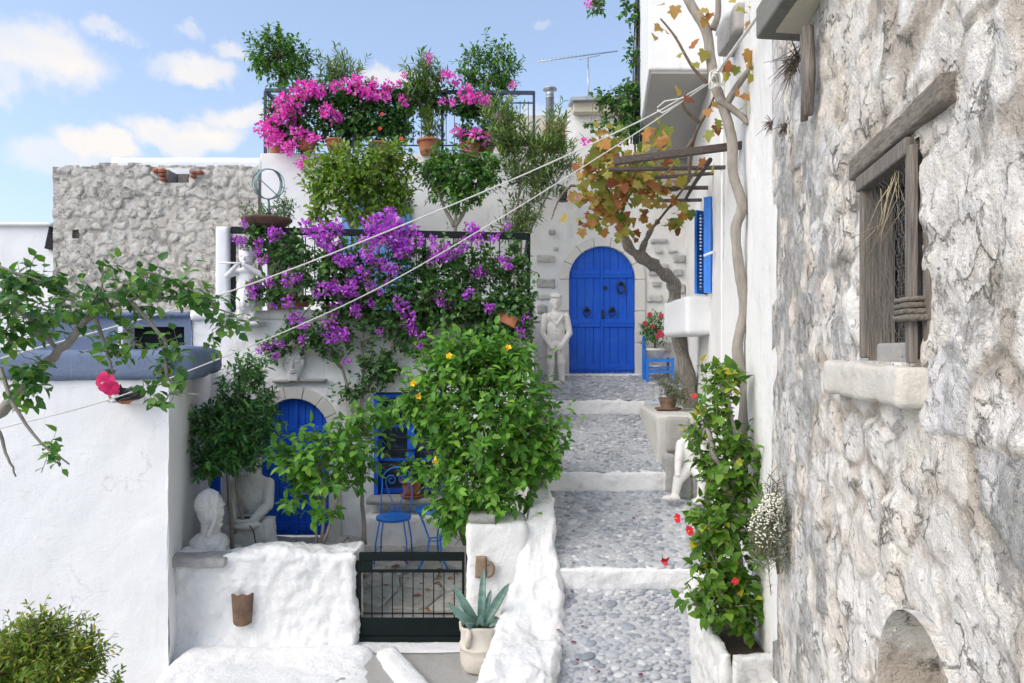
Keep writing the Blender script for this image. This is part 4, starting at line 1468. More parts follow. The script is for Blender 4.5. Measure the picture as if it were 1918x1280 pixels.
MB().hexa([rp(2.30, .55, 0), rp(1.83, .55, 0), rp(1.83, .55, -.27), rp(2.30, .55, -.27), rp(2.30, .60, 0), rp(1.83, .60, 0), rp(1.83, .60, -.27), rp(2.30, .60, -.27)]).out('head_board', M_wood_v, window)
MB().hexa([rp(1.83, -.05, 0), rp(1.80, -.05, 0), rp(1.80, -.05, -.27), rp(1.83, -.05, -.27), rp(1.83, .6, 0), rp(1.80, .6, 0), rp(1.80, .6, -.27), rp(1.83, .6, -.27)]).out('reveal_plank', M_wood_v, window)
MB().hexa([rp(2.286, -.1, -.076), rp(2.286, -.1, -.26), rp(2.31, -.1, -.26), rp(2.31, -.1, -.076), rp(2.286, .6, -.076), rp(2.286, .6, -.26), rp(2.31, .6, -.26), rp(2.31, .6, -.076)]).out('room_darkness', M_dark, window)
wm = MB()
k = 1.88
while k < 2.27:
    wm.tube([rp(k, .03, -.082), rp(k, .55, -.082)], .0009, 3, cap=False)
    k += .0135
k = .035
while k < .55:
    wm.tube([rp(1.87, k, -.0825), rp(2.27, k, -.0825)], .0009, 3, cap=False)
    k += .0135
wm.out('wire_mesh', M_wire, window, True, 'stuff')
hx = MB()
rs = np.random.RandomState(3)
for c in range(11):
    yb = 1.89 + c * .036
    pth = []
    for r_ in range(24):
        pth.append(rp(yb + (.011 if (r_ // 2) % 2 else -.011) + rs.normal() * .002, .03 + r_ * .0225, .012 + rs.normal() * .004))
    hx.tube(pth, .0007, 3, cap=False)
    hx.tube([rp(2 * yb - (a.y) if False else yb + (.036 - .011 if (i // 2) % 2 else .036 + .011 - .0) - .0, a.z, .012) for i, a in enumerate(pth)], .0007, 3, cap=False)
hx.out('chicken_wire', M_wire, window, True, 'stuff')
# loose straw stalks caught in the window head
st = MB()
for k in range(9):
    a = rp(1.95 + rs.rand() * .2, .50 + rs.rand() * .04, .01)
    st.tube([a, a + Vector((rs.normal() * .02, rs.normal() * .03, -.06 - rs.rand() * .1)), a + Vector((rs.normal() * .02, .1 + rs.normal() * .05, -.12 - rs.rand() * .14))], .0014, 3)
st.out('straw', simple('straw', (.42, .35, .22), bs=0), window, True, 'stuff')


def sag_lintel(V):
    return V


def on_wall(name, Y0, Y1, z0, z1, prot, m, r, amp, seed, scale=5, res=.02, inset=.06, parent=house4, tap=0.0):
    """a block set in the rubble face"""
    c = rp((Y0 + Y1) / 2, (z0 + z1) / 2, (prot - inset) / 2)
    L = abs(Y1 - Y0) * math.sqrt(1.04)
    return lump(name, c, (prot + inset, L, z1 - z0), m, parent, r=r, amp=amp, res=res, seed=seed, rz=-math.atan2(.2, 1), scale=scale)


on_wall('lintel', 1.63, 2.40, .600, .672, .034, M_wood, .008, .008, 3, 9, .012)
on_wall('window_sill', 1.80, 2.56, -.150, -.035, .075, plaster('worn_sill', (.58, .55, .49), dirt=(.36, .33, .28), amount=.6, b1=.5, streak=.5), .016, .014, 4, 7, .015)
for k in range(4):
    on_wall('rag_of_wood', 1.80 + .006 * k, 1.90 + .008 * k, .085 + k * .017, .10 + k * .017, .055 - .004 * k, M_wood, .005, .006, 10 + k, 20, .012)
for k in range(2):
    Ya = 2.93 + .07 * k
    MB().tube([rp(Ya, 1.02, .05), rp(Ya - .01, 1.2, .045), rp(Ya, 1.40, .05)], [.022 - .006 * k, .026 - .006 * k, .024 - .006 * k], 7).out('old_post', M_wood_v, house4, True)
# niche with an old wooden hatch, low on the wall
nb = MB()
arc = [(AY - AR * math.cos(math.pi * i / 20), AZ + AR * math.sin(math.pi * i / 20)) for i in range(21)]
inn = []
Vn, Qn = [], []
for i, (a, zq) in enumerate(arc):
    Vn += [rp(a, zq, .03), rp(a, zq, -.30)]
    if i:
        Qn.append((2 * i - 2, 2 * i - 1, 2 * i + 1, 2 * i))
Vn += [rp(arc[0][0], -3.1, .03), rp(arc[0][0], -3.1, -.3), rp(arc[-1][0], -3.1, .03), rp(arc[-1][0], -3.1, -.3)]
b_ = len(Vn) - 4
Qn += [(b_, b_ + 1, 1, 0), (40, 41, b_ + 3, b_ + 2)]
mk('niche_lining', Vn, Qn, M_rub, house4)
MB().hexa([rp(AY - AR, -3.1, -.14), rp(AY + AR, -3.1, -.14), rp(AY + AR, -3.1, -.4), rp(AY - AR, -3.1, -.4), rp(AY - AR, AZ + AR, -.14), rp(AY + AR, AZ + AR, -.14), rp(AY + AR, AZ + AR, -.4), rp(AY - AR, AZ + AR, -.4)]).out('niche_back', M_rub, house4)
for k in range(3):
    ya = AY - AR + .01 + k * .105
    MB().hexa([rp(ya, -3.0, -.10), rp(ya + .1, -3.0, -.10), rp(ya + .1, -3.0, -.14), rp(ya, -3.0, -.14), rp(ya, -.80, -.10), rp(ya + .1, -.80, -.10), rp(ya + .1, -.80, -.14), rp(ya, -.80, -.14)]).out('hatch_plank', simple('blue_grey_plank', (.40, .44, .50), c2=(.24, .27, .31), scale=12, bs=.8, stretch=(8, 8, .5), rough=.9), house4, bevel=.004)
# projecting slab near the top
sa = MB()
z0, z1 = 1.51, 1.66
o0, o1 = P(1415, 0, 3.3).x, 1.13
sa.hexa([(o1, 2.3, z0), (rubX(2.3) + .1, 2.3, z0), (rubX(3.3) + .1, 3.34, z0), (o0, 3.3, z0), (o1, 2.3, z1), (rubX(2.3) + .1, 2.3, z1), (rubX(3.3) + .1, 3.34, z1), (o0, 3.3, z1)])
slab = sa.out('balcony_slab', M_conc_dark, house4, bevel=.012)
MB().hexa([(o1 + .06, 2.3, z0 - .012), (rubX(2.3), 2.3, z0 - .012), (rubX(3.2), 3.22, z0 - .012), (o0 + .06, 3.2, z0 - .012), (o1 + .06, 2.3, z0 + .01), (rubX(2.3), 2.3, z0 + .01), (rubX(3.2), 3.22, z0 + .01), (o0 + .06, 3.2, z0 + .01)]).out('painted_soffit', M_cream, slab)

# ------------------------------------------------------------------ THE LEFT HOUSE (plain white, blue-grey coping)
house5 = thing('flat_roofed_house', (-4.5, 6.2, -2.8), 'plain white house at the left with blue-grey painted coping', 'house')
wall_sheet('wall', (-8.5, 6.0), (-3.02, 6.0), -3.1, -.2, .07, M_white_s, house5, amp=.035, fine=.008, seed=61, scale=.9)
wall_sheet('wall', (-3.02, 6.0), (-3.78, 8.6), -3.1, -.2, .06, M_white_s, house5, amp=.03, fine=.008, seed=61)
lump('coping', (-5.75, 6.12, -.115), (5.5, .34, .265), M_bluegrey, house5, r=.05, amp=.018, res=.05, seed=62)
ang = math.atan2(-.66, 2.25)
lump('coping', (-3.30, 7.07, -.10), (.34, 2.1, .30), M_bluegrey, house5, r=.10, amp=.03, res=.04, seed=63, rz=math.atan2(.62, 2.1))
MB().add([(-8.5, 6.1, -.16), (-3.1, 6.1, -.16), (-3.8, 8.7, -.16), (-8.5, 8.7, -.16)], [(0, 1, 2, 3)]).out('roof', M_bluegrey, house5)
RX0, RX1 = P(60, 0, 8.8).x, P(358, 0, 8.8).x
NX0, NX1, NZ0, NZ1 = P(232, 0, 8.8).x, P(345, 0, 8.8).x, (HY - 655) / F * 8.8, (HY - 612) / F * 8.8
wall_sheet('parapet_wall', (RX0, 8.8), (RX1, 8.8), -.2, .47, .045, M_bluegrey, house5, amp=.02, fine=.006, seed=64, hole=lambda u, z: (u + RX0 > NX0) & (u + RX0 < NX1) & (z > NZ0) & (z < NZ1))
lump('parapet_cap', ((RX0 + RX1) / 2, 8.88, .485), (RX1 - RX0 + .04, .28, .07), M_bluegrey, house5, r=.02, amp=.01, res=.06, seed=65)
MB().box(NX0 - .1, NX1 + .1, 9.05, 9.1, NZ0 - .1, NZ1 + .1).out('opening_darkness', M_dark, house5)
MB().box(NX0 - .06, NX0, 8.77, 9.05, NZ0 - .02, NZ1).out('opening_jamb', M_white_s, house5)
wall_sheet('parapet_wall', (RX1, 8.8), (RX1, 10.2), -.2, .47, .08, M_bluegrey, house5, seed=66)

# ------------------------------------------------------------------ THE FAR STONE HOUSE and its neighbours
house6 = thing('stone_house', P(290, 560, 14.0), 'bare grey stone house wall rising behind the flat roof', 'house')
FX0, FX1 = P(100, 0, 14).x, P(484, 0, 14).x
s_, z_ = np.meshgrid(np.arange(FX0, FX1, .03), np.append(np.arange(.2, 3.86, .03), 3.88))
seeds = []
rs = np.random.RandomState(5)
zz = .1
while zz < 3.95:
    xx_ = FX0 - .05
    h_ = rs.uniform(.17, .27)
    while xx_ < FX1 + .1:
        w_ = rs.choice([.14, .2, .3, .42]) * rs.uniform(.85, 1.15) * (1.25 if xx_ < FX0 + .2 else 1)
        seeds.append((xx_ + w_ / 2, zz + h_ / 2 + rs.uniform(-.06, .06), rs.uniform(.75, 1.25)))
        xx_ += w_
    zz += h_
print('far stones', len(seeds))
topn = 3.74 + .05 * np.sin(np.arange(600) * .7)
HX0, HX1, HZ0, HZ1 = P(311, 0, 14).x, P(355, 0, 14).x, P(0, 343, 14).z, P(0, 316, 14).z
K0 = (P(136, 0, 14).x, P(150, 0, 14).x, P(0, 446, 14).z, P(0, 431, 14).z)
M_fst = mat('grey_field_stone', rub_build((.60, .575, .53), (.37, .36, .335), (.52, .485, .43), (.33, .31, .27), .8, vs=5.0))
M_fmo = stone_mat('lime_mortar', [(0, (.33, .31, .28)), (1, (.33, .31, .28))])


def cut_far(s, z):
    top_ = 3.84 + .035 * vnoise(np.stack([s * 3, z * 0, z * 0], -1), 3)
    return ((s > HX0) & (s < HX1) & (z > HZ0) & (z < HZ1)) | ((s > K0[0]) & (s < K0[1]) & (z > K0[2]) & (z < K0[3])) | (z > top_)


split_stones(house6, lambda s, z, d: np.stack([s, 14.0 - d, z], -1), s_, z_, seeds, 1.5, lambda s, z: .02 + .03 * fbm(np.stack([s, z, z * 0], -1), 2, 2, 3), lambda s, z: np.ones(s.shape), lambda k, sd: M_fst, M_fmo, warp_amp=.09, seed=71, cut=cut_far, depth=.022, soft=.05, jitter_h=.8, rough=.012, base_amp=.008)
MB().box(FX0 + .05, HX0 - .02, 14.12, 18, -2, 3.78).out('core', M_fmo, house6)
MB().box(HX1 + .02, FX1, 14.12, 18, -2, 3.78).out('core', M_fmo, house6)
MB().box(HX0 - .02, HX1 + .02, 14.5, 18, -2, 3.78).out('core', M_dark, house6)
MB().box(HX0 - .02, HX1 + .02, 14.12, 14.5, -2, HZ0).out('core', M_fmo, house6)
M_brick = simple('red_brick', (.36, .12, .07), rough=.9, c2=(.22, .07, .045), scale=14, objvar=.3)
for i, (a, b_, c, d) in enumerate([(286, 296, 316, 323), (297, 308, 316, 323), (298, 308, 325, 331), (300, 309, 333, 339), (357, 367, 320, 326), (368, 379, 320, 326), (357, 365, 328, 333)]):
    q0, q1 = P(a, d, 13.93), P(b_, c, 13.93)
    lump('brick', ((q0.x + q1.x) / 2, 13.97, (q0.z + q1.z) / 2), (q1.x - q0.x, .12, q1.z - q0.z), M_brick, house6, r=.01, amp=.005, res=.05, seed=i)
q0, q1 = P(333, 343, 14.2), P(352, 326, 14.2)
MB().box(q0.x, q1.x, 14.2, 14.24, q0.z, q1.z).out('board', M_wood_v, house6)
nb1 = thing('white_parapet_house', P(340, 320, 14.6), 'white flat parapet just showing above the stone wall', 'house')
q0, q1 = P(205, 330, 14.6), P(492, 295, 14.6)
lump('parapet', ((q0.x + q1.x) / 2, 14.8, 3.9), (q1.x - q0.x, .3, .57), M_white_s, nb1, r=.03, amp=.015, res=.12, seed=4)
MB().box(q0.x + .1, q1.x - .1, 14.96, 18, -2, 3.9).out('wall', M_white_s, nb1)
nb2 = thing('far_white_house', P(40, 600, 16.5), 'white house at the far left edge with dark slanted gable gap', 'house')
q0, q1 = P(-260, 700, 16.5), P(104, 421, 16.5)
wall_sheet('wall', (q0.x, 16.5), (q1.x, 16.5), -2, q1.z, .12, M_white_s, nb2, amp=.03, seed=81)
wall_sheet('wall', (q1.x, 16.5), (q1.x, 19), -2, q1.z, .15, M_white_s, nb2, amp=.03, seed=81)
MB().box(q0.x, q1.x, 16.55, 19, q1.z - .2, q1.z).out('roof', M_white_s, nb2)
lump('roof_edge', ((q0.x + q1.x) / 2, 16.5, q1.z), (q1.x - q0.x, .2, .10), M_white_s, nb2, r=.03, amp=.01, res=.12)
t0, t1, t2 = P(84, 466, 16.4), P(103, 469, 16.4), P(93, 424, 16.4)
MB().prism([(t0.x, t0.z), (t1.x, t1.z), (t2.x, t2.z)], 16.38, 16.6).out('gable_gap', M_dark, nb2)

# ================================================================== WALLS, GATE AND THINGS OF THE COURTYARD
yw = thing('courtyard_wall', (-2.3, 6.45, -2.75), 'low lumpy whitewashed wall left of the iron gate', 'wall')
xl, xr = P(318, 0, 6.3).x, P(668, 0, 6.3).x


def yw_warp(V):
    t = (V[:, 0] - xl) / (xr - xl)
    V[:, 2] += np.clip((V[:, 2] + 2.6) / .7, 0, 1) * (.06 * (t - .55) - .03 * np.sin(t * 9))
    k = np.clip((-2.45 - V[:, 2]) / .5, 0, 1)
    V[:, 1] -= np.where(V[:, 1] < 6.45, k * k * .30, 0)
    return V


lump('wall', ((xl + xr) / 2 - .02, 6.48, -2.42), (xr - xl + .04, .38, 1.14), M_white, yw, r=.05, amp=.042, res=.02, seed=101, scale=3.6, fine=.034, warp=yw_warp)
slab_ = thing('stone_slab', P(375, 1050, 6.4), 'long grey stone slab lying on the low wall beside the bust', 'stone slab')
q = P(376, 1048, 6.36)
lump('slab', q, (.56, .26, .095), M_gstone, slab_, r=.03, amp=.025, res=.025, seed=103, scale=6, fine=.012)
sh_ = thing('terracotta_shard', P(455, 1140, 6.2), 'broken brown terracotta jar neck set into the low wall', 'shard')
c = P(455, 1141, 6.24)
b = MB()
prof = []
n = 14
for i in range(2):
    pass
vs, fs = [], []
for j in range(7):
    t = j / 6
    w = .112 - .02 * t
    for i in range(n + 1):
        a = math.pi * (.12 + .76 * i / n)
        vs.append((c.x - .005 + w * math.cos(a) * (1.0), c.y + .03 - .075 * math.sin(a), c.z + .145 - .29 * t + (.008 * math.sin(i * 1.3) if j == 0 else 0) + (.035 * (1 - math.sin(a)) if j == 6 else 0)))
for j in range(6):
    for i in range(n):
        k = j * (n + 1) + i
        fs.append((k, k + n + 1, k + n + 2, k + 1))
mk('shard', vs, fs, M_terra_old, sh_, True)

pw = thing('gate_pillar', (-.2, 6.45, -2.7), 'squat whitewashed pillar right of the iron gate', 'pillar')
x0, x1 = P(874, 0, 6.3).x, P(985, 0, 6.3).x
lump('pillar', ((x0 + x1) / 2, 6.52, -2.20), (x1 - x0, .44, 1.24), M_white, pw, r=.05, amp=.035, res=.03, seed=111, scale=3, fine=.012)
ov = thing('flat_boulder', P(906, 988, 6.4), 'smooth oval grey boulder resting on top of the gate pillar', 'stone')
lump('boulder', (P(906, 0, 6.40).x, 6.40, -1.545), (.285, .22, .085), M_gstone, ov, r=.036, amp=.01, res=.02, seed=113, scale=5)
jf = thing('jug_fragment', P(908, 1063, 6.25), 'brown jug fragment with its handle set into the gate pillar', 'shard')
q0, q1 = P(890, 1082, 6.27), P(912, 1043, 6.27)
lump('jug_wall', ((q0.x + q1.x) / 2, 6.285, (q0.z + q1.z) / 2), (q1.x - q0.x, .08, q1.z - q0.z), simple('buff_terracotta', (.30, .22, .15), c2=(.19, .135, .09), scale=10, bs=.4, rough=.9), jf, r=.01, amp=.01, res=.02, seed=114, scale=8)
q = P(913, 1067, 6.245)
MB().torus(q, .052, .021, 'y', a0=-math.pi / 2, a1=math.pi / 2, n=12, m=8, sz=1.15).out('handle', MATS['buff_terracotta'], jf, True)

# parapet between the alley and the courtyard
par = thing('alley_parapet', (.25, 6.5, -2.7), 'rough whitewashed parapet wall between gate pillar and pebbled steps', 'wall')


def par_warp(V):
    Y = V[:, 1]
    t = (V[:, 2] + .5)                          # 0..1 bottom to top
    s_ = V[:, 0] + .5                           # 0..1 left to right
    ky = [4.9, 5.6, 5.85, 6.1, 6.4, 6.9, 7.4, 8.6]
    zt_ = np.interp(Y, ky, [-2.36, -2.27, -2.18, -2.0, -1.66, -1.32, -1.15, -.95])
    xl_ = np.interp(Y, ky, [-.25, -.14, -.08, -.02, .10, .20, .20, .20])
    xr_ = np.interp(Y, ky, [.30, .42, .47, .45, .40, .38, .38, .36])
    flare = np.clip(1 - t, 0, 1) ** 2 * .05
    X = xl_ - flare + (xr_ - xl_ + 1.6 * flare) * s_
    Z = -3.0 + (zt_ + 3.0) * t
    p_ = np.stack([X, Y, Z], -1)
    d_ = .06 * fbm(p_, 3.4, 3, 121) - .12 * np.abs(fbm(p_, 3.6, 4, 125, .5)) + .012 * fbm(p_, 18, 3, 129) + .02
    p_[:, 0] += d_ * (s_ * 2 - 1)
    p_[:, 2] += d_ * t * .8
    p_[:, 1] += .05 * fbm(p_, 4, 3, 127)
    return p_


lump('wall', (0, 6.74, 0), (1, 3.66, 1), M_white, par, r=.12, amp=.0, res=.022, seed=120, warp=par_warp)
ap = thing('whitewashed_kerb', (-1, 5.9, -2.75), 'lumpy whitewashed kerb in front of the iron gate', 'kerb')
q0, q1 = P(668, 1207, 6.3), P(880, 1207, 6.3)
lump('kerb', ((q0.x + q1.x) / 2, 6.28, -2.80), (q1.x - q0.x + .1, .30, .20), M_white, ap, r=.04, amp=.02, res=.04, seed=131, fine=.008)
lump('kerb', (P(760, 0, 5.9).x, 5.70, -2.70), (.22, .95, .16), M_white, ap, r=.06, amp=.03, res=.04, seed=132, rz=.5, fine=.01)

def apron(V):
    k = np.clip((6.35 - V[:, 1]) / .75, 0, 1)
    V[:, 2] -= np.where(V[:, 2] > -2.9,  .05 * k ** .8, 0)
    V[:, 0] += np.where(V[:, 0] > -2.0, .25 * (6.1 - V[:, 1]), 0)
    return V


q0, q1 = P(325, 0, 6.0), P(700, 0, 6.0)
lump('kerb', ((q0.x + q1.x) / 2, 5.56, -2.875), (q1.x - q0.x + .1, 1.5, .50), M_white, ap, r=.20, amp=.035, res=.03, seed=133, fine=.015, scale=2.5, warp=apron)
# iron gate
gate = thing('iron_gate', P(770, 1200, 6.35), 'low dark green iron gate with thin bars and a solid bottom panel', 'gate')
GY = 6.36
gx = lambda px: (px - CX) / F * GY
gz = lambda py: (HY - py) / F * GY
MB().box(gx(673), gx(870), GY - .02, GY + .02, gz(1050), gz(1035)).out('top_rail', M_green, gate, bevel=.004)
MB().box(gx(676), gx(866), GY - .014, GY + .014, gz(1072), gz(1067.5)).out('middle_rail', M_green, gate)
MB().box(gx(676), gx(866), GY - .006, GY + .006, gz(1191), gz(1157)).out('bottom_panel', M_green, gate, bevel=.003)
MB().box(gx(673), gx(870), GY - .018, GY + .018, gz(1202), gz(1191.5)).out('bottom_rail', M_green, gate, bevel=.004)
MB().box(gx(670.5), gx(676), GY - .018, GY + .018, gz(1191), gz(1050.5)).out('stile', M_green, gate)
MB().box(gx(865.5), gx(870), GY - .018, GY + .018, gz(1191), gz(1050.5)).out('stile', M_green, gate)
MB().box(gx(873), gx(877), GY - .02, GY + .02, gz(1215), gz(1040)).out('gate_post', M_green, gate)
MB().box(gx(666), gx(669.5), GY - .02, GY + .02, gz(1215), gz(1050)).out('gate_post', M_green, gate)
lk = MB().box(gx(676.5), gx(697), GY - .028, GY + .024, gz(1067), gz(1050.5)).out('lock_box', M_green, gate, bevel=.004)
for k in range(9):
    x = gx(696.5 + 19.3 * k)
    MB().tube([(x, GY, gz(1158)), (x, GY, gz(1071))], .0055, 6).out('bar', M_green, gate, True)

# bistro chair and table
ch = thing('bistro_chair', P(738, 1040, 7.8), 'blue wire bistro chair with heart-shaped scroll back', 'chair')
sc_ = P(737.5, 968, 7.8)
R_ = .20
MB().lathe(sc_, [(R_ - .008, -.014), (R_, -.008), (R_, .006), (R_ - .01, .012), (.02, .014)], 32).out('seat', M_blue2, ch, True)
MB().torus(sc_ + Vector((0, 0, -.02)), R_ - .012, .009, 'z', n=32).out('seat_ring', M_blue2, ch, True)
fz = yard_z(7.8) + .02
for sx, sy in ((-1, -1), (1, -1), (-1, 1), (1, 1)):
    a = sc_ + Vector((sx * .135, sy * .135, -.02))
    b_ = Vector((sc_.x + sx * .185, sc_.y + sy * .19, fz))
    MB().tube([a, a.lerp(b_, .5) + Vector((sx * .012, 0, 0)), b_], .009, 7).out('leg', M_blue2, ch, True)
yb = 7.8 + .185
lp = []
for i in range(33):
    t = i / 32
    a = math.pi * (1.32 - 1.64 * t)
    lp.append(Vector((sc_.x + .175 * math.cos(a) * (1.0), yb + .05, sc_.z + .36 + .165 * math.sin(a))))
lp = [Vector((sc_.x - .165, yb - .08, sc_.z - .01)), Vector((sc_.x - .178, yb, sc_.z + .16))] + lp[5:28] + [Vector((sc_.x + .178, yb, sc_.z + .16)), Vector((sc_.x + .165, yb - .08, sc_.z - .01))]
MB().tube(lp, .009, 7).out('back_hoop', M_blue2, ch, True)


def scroll(c, r0, turns, sx, sz, a0, n=26):
    pts = []
    for i in range(n + 1):
        t = i / n
        r = r0 * (1 - .72 * t)
        a = a0 + turns * 2 * math.pi * t
        pts.append(Vector(c) + Vector((sx * r * math.cos(a), 0, sz * r * math.sin(a))))
    return pts


for sx in (-1, 1):
    c = Vector((sc_.x + sx * .068, yb + .05, sc_.z + .375))
    inner = scroll(c, .062, 1.35, sx, 1, 0)
    stem = [Vector((sc_.x + sx * .01, yb - .02, sc_.z + .015)), Vector((sc_.x + sx * .03, yb, sc_.z + .09)), Vector((sc_.x + sx * .10, yb + .03, sc_.z + .24)), Vector((sc_.x + sx * .135, yb + .05, sc_.z + .33))]
    MB().tube(stem + inner, .0065, 6).out('back_scroll', M_blue2, ch, True)
    MB().tube(scroll((sc_.x + sx * .055, yb - .02, sc_.z + .045), .038, 1.1, sx, 1, .5), .006, 6).out('back_scroll', M_blue2, ch, True)

tb = thing('bistro_table', P(812, 1030, 7.55), 'round blue bistro table with curved legs, half hidden by the big green bush', 'table')
tc_ = P(816, 953, 7.55)
MB().lathe(tc_, [(.225, -.02), (.23, -.015), (.23, .005), (.22, .012), (.02, .012)], 36).out('table_top', M_blue2, tb, True)
for k in range(3):
    a = math.radians(200 + 120 * k)
    dx, dy = math.cos(a), math.sin(a)
    zf = yard_z(7.55) + .02
    H = tc_.z - zf
    pts = [tc_ + Vector((dx * .19, dy * .19, -.02)), tc_ + Vector((dx * .13, dy * .13, -.25 * H)), tc_ + Vector((dx * .07, dy * .07, -.5 * H)), tc_ + Vector((dx * .09, dy * .09, -.72 * H)), tc_ + Vector((dx * .20, dy * .20, -H))]
    MB().tube(pts, .011, 7).out('leg', M_blue2, tb, True)
MB().torus(tc_ + Vector((0, 0, -.5 * (tc_.z - yard_z(7.55)))), .07, .007, 'z').out('leg_ring', M_blue2, tb, True)

# ------------------------------------------------------------------ small wooden chair by the upper door
sc2 = thing('small_chair', P(1232, 708, 10.35), 'small blue wooden chair holding a white pot beside the upper door', 'chair')
cx_, cy_, zf = P(1233, 0, 10.35).x, 10.38, tread_z(10.35)
for (dx, dy, h) in ((-.19, -.15, .34), (.19, -.15, .34), (-.19, .15, .66), (.19, .15, .34)):
    MB().box(cx_ + dx - .02, cx_ + dx + .02, cy_ + dy - .02, cy_ + dy + .02, zf - .03, zf + h).out('leg', M_blue2, sc2, bevel=.004)
MB().box(cx_ - .235, cx_ - .195, cy_ - .06, cy_ - .02, zf - .03, zf + .64).out('back_post', M_blue2, sc2, bevel=.004)
for z in (.30, .13):
    MB().box(cx_ - .17, cx_ + .17, cy_ - .165, cy_ - .135, zf + z - .022, zf + z + .022).out('stretcher', M_blue2, sc2, bevel=.003)
    MB().box(cx_ - .17, cx_ + .17, cy_ + .135, cy_ + .165, zf + z - .022, zf + z + .022).out('stretcher', M_blue2, sc2, bevel=.003)
    MB().box(cx_ + .175, cx_ + .205, cy_ - .13, cy_ + .13, zf + z - .022, zf + z + .022).out('stretcher', M_blue2, sc2, bevel=.003)
for k in range(5):
    MB().box(cx_ - .165, cx_ + .165, cy_ - .13 + k * .054, cy_ - .13 + k * .054 + .046, zf + .175, zf + .20).out('seat_slat', M_blue2, sc2, bevel=.003)
wp = thing('white_pot_plant', (cx_ - .04, cy_, zf + .2), 'white plastic pot of red-flowered crown of thorns on the small chair', 'potted plant')
b = MB()
n = 36
pr = [(.095, 0), (.135, .24), (.145, .24), (.145, .275), (.13, .275), (.125, .24)]
b.lathe((cx_ - .05, cy_, zf + .205), pr, n)
b.v = [(v[0] + (v[0] - (cx_ - .05)) * .025 * ((i % n) % 2), v[1] + (v[1] - cy_) * .025 * ((i % n) % 2), v[2]) for i, v in enumerate(b.v)]
b.out('pot', M_plastic, wp, True)
MB().lathe((cx_ - .05, cy_, zf + .175), [(.12, .02), (.14, .05), (.13, .05)], 24).out('saucer', M_plastic, wp, True)
plant('', None, None, (cx_ - .05, cy_, zf + .45), [E(1224, 612, 10.35, 24, 28, .2)], 60, 7, .09, L_dark, 'lance', [[(cx_ - .05, cy_, zf + .4), (cx_ - .05, cy_, zf + .6)]], (.02, .012), .12, 201, root=wp, limbs=10)
b = MB()
for px, py in ((1217, 590), (1208, 606), (1238, 592), (1236, 622), (1240, 628), (1221, 612), (1232, 630)):
    q = P(px, py, 10.13)
    fb = MB()
    for k in range(5):
        a = k * 1.256
        fb.ell(q + Vector((.022 * math.cos(a), 0, .022 * math.sin(a))), (.02, .012, .02), 8, 5)
    fb.out('flower', simple('crimson_petal', (.48, .03, .07), bs=0), wp, True)

# ------------------------------------------------------------------ planter block, pots and planters along the alley
pb = thing('planter_block', (2.0, 8.5, -1.2), 'worn concrete planter block beside the second flight carrying a potted succulent', 'planter')
lump('block', (2.08, 8.52, -1.10), (.80, 1.6, .78), plaster('grey_white_render', (.56, .55, .51), dirt=(.33, .31, .26), amount=.5, b1=.5, streak=.5), pb, r=.03, amp=.02, res=.04, seed=141, scale=3, fine=.01, rz=-.05)
q = P(1263, 815, 7.70)
lump('repair_patch', (q.x + .05, 7.735, q.z), (.26, .06, .40), M_conc, pb, r=.028, amp=.015, res=.03, seed=142, scale=4)
sp = thing('succulent_pot', P(1250, 772, 8.25), 'shallow terracotta pot of grey-green succulents on the concrete block', 'potted plant')
q = Vector((P(1251, 0, 8.3).x, 8.3, -.705))
MB().lathe(q, [(.12, 0), (.155, .015), (.16, .03), (.14, .03), (.085, .035), (.10, .10), (.115, .15), (.105, .15), (.1, .13)], 24).out('pot', M_terra_old, sp, True)
plant('', None, None, q + Vector((0, 0, .14)), [E(1256, 722, 8.3, 28, 22, .17), E(1275, 745, 8.2, 22, 18, .14)], 150, 9, .05, L_grey, 'narrow', [[q + Vector((0, 0, .1)), q + Vector((0, 0, .25))]], (.015, .01), .10, 203, root=sp, limbs=20)

pl = thing('trough_planter', (1.45, 4.3, -2.4), 'whitewashed pebble-faced planter at the foot of the rubble house', 'planter')
M_trough = stone_mat('limewashed_pebble_face', [(0, (.60, .60, .58)), (1, (.68, .68, .66))])
PX0, PX1 = 1.245, 1.60
for nm, x0, x1, y0, y1 in (('side', PX0, PX0 + .08, 4.05, 4.85), ('front', PX0 + .06, PX1, 4.03, 4.12), ('back', PX0 + .06, PX1, 4.78, 4.86)):
    lump('planter_' + nm, ((x0 + x1) / 2, (y0 + y1) / 2, -2.38), (x1 - x0, y1 - y0, 1.18), M_trough, pl, r=.03, amp=.03, res=.03, seed=151, scale=5, fine=.02)
MB().box(PX0 + .05, PX1, 4.1, 4.8, -2.9, -1.90).out('soil', M_soil, pl)

ag = thing('agave_pot', P(898, 1252, 5.78), 'pale handmade ceramic pot with a spiky blue-green agave before the gate pillar', 'potted plant')
q = Vector((P(899, 0, 5.80).x, 5.80, -2.68))
b = MB().lathe(q, [(.13, 0), (.155, .02), (.168, .08), (.172, .15), (.168, .19), (.178, .20), (.176, .215), (.165, .22), (.162, .30), (.172, .37), (.176, .385), (.160, .39), (.150, .36), (.145, .33)], 30)
b.v = [(v[0], v[1], v[2] + .012 * math.sin(3 * math.atan2(v[1] - q.y, v[0] - q.x)) * (1 if v[2] > q.z + .28 else 0)) for v in b.v]
potm = b.out('pot', M_ceram, ag, True)
for a in (2.5, 4.2, .35, 5.6):
    d = Vector((math.cos(a), math.sin(a), 0))
    sd_ = Vector((-d.y, d.x, 0))
    MB().tube([q + d * .165 + Vector((0, 0, .385)), q + d * .195 + Vector((0, 0, .34)) + sd_ * .01, q + d * .198 + Vector((0, 0, .28)), q + d * .17 + Vector((0, 0, .23)) - sd_ * .015], [.022, .026, .024, .014], 8).out('lug_handle', M_ceram, ag, True)
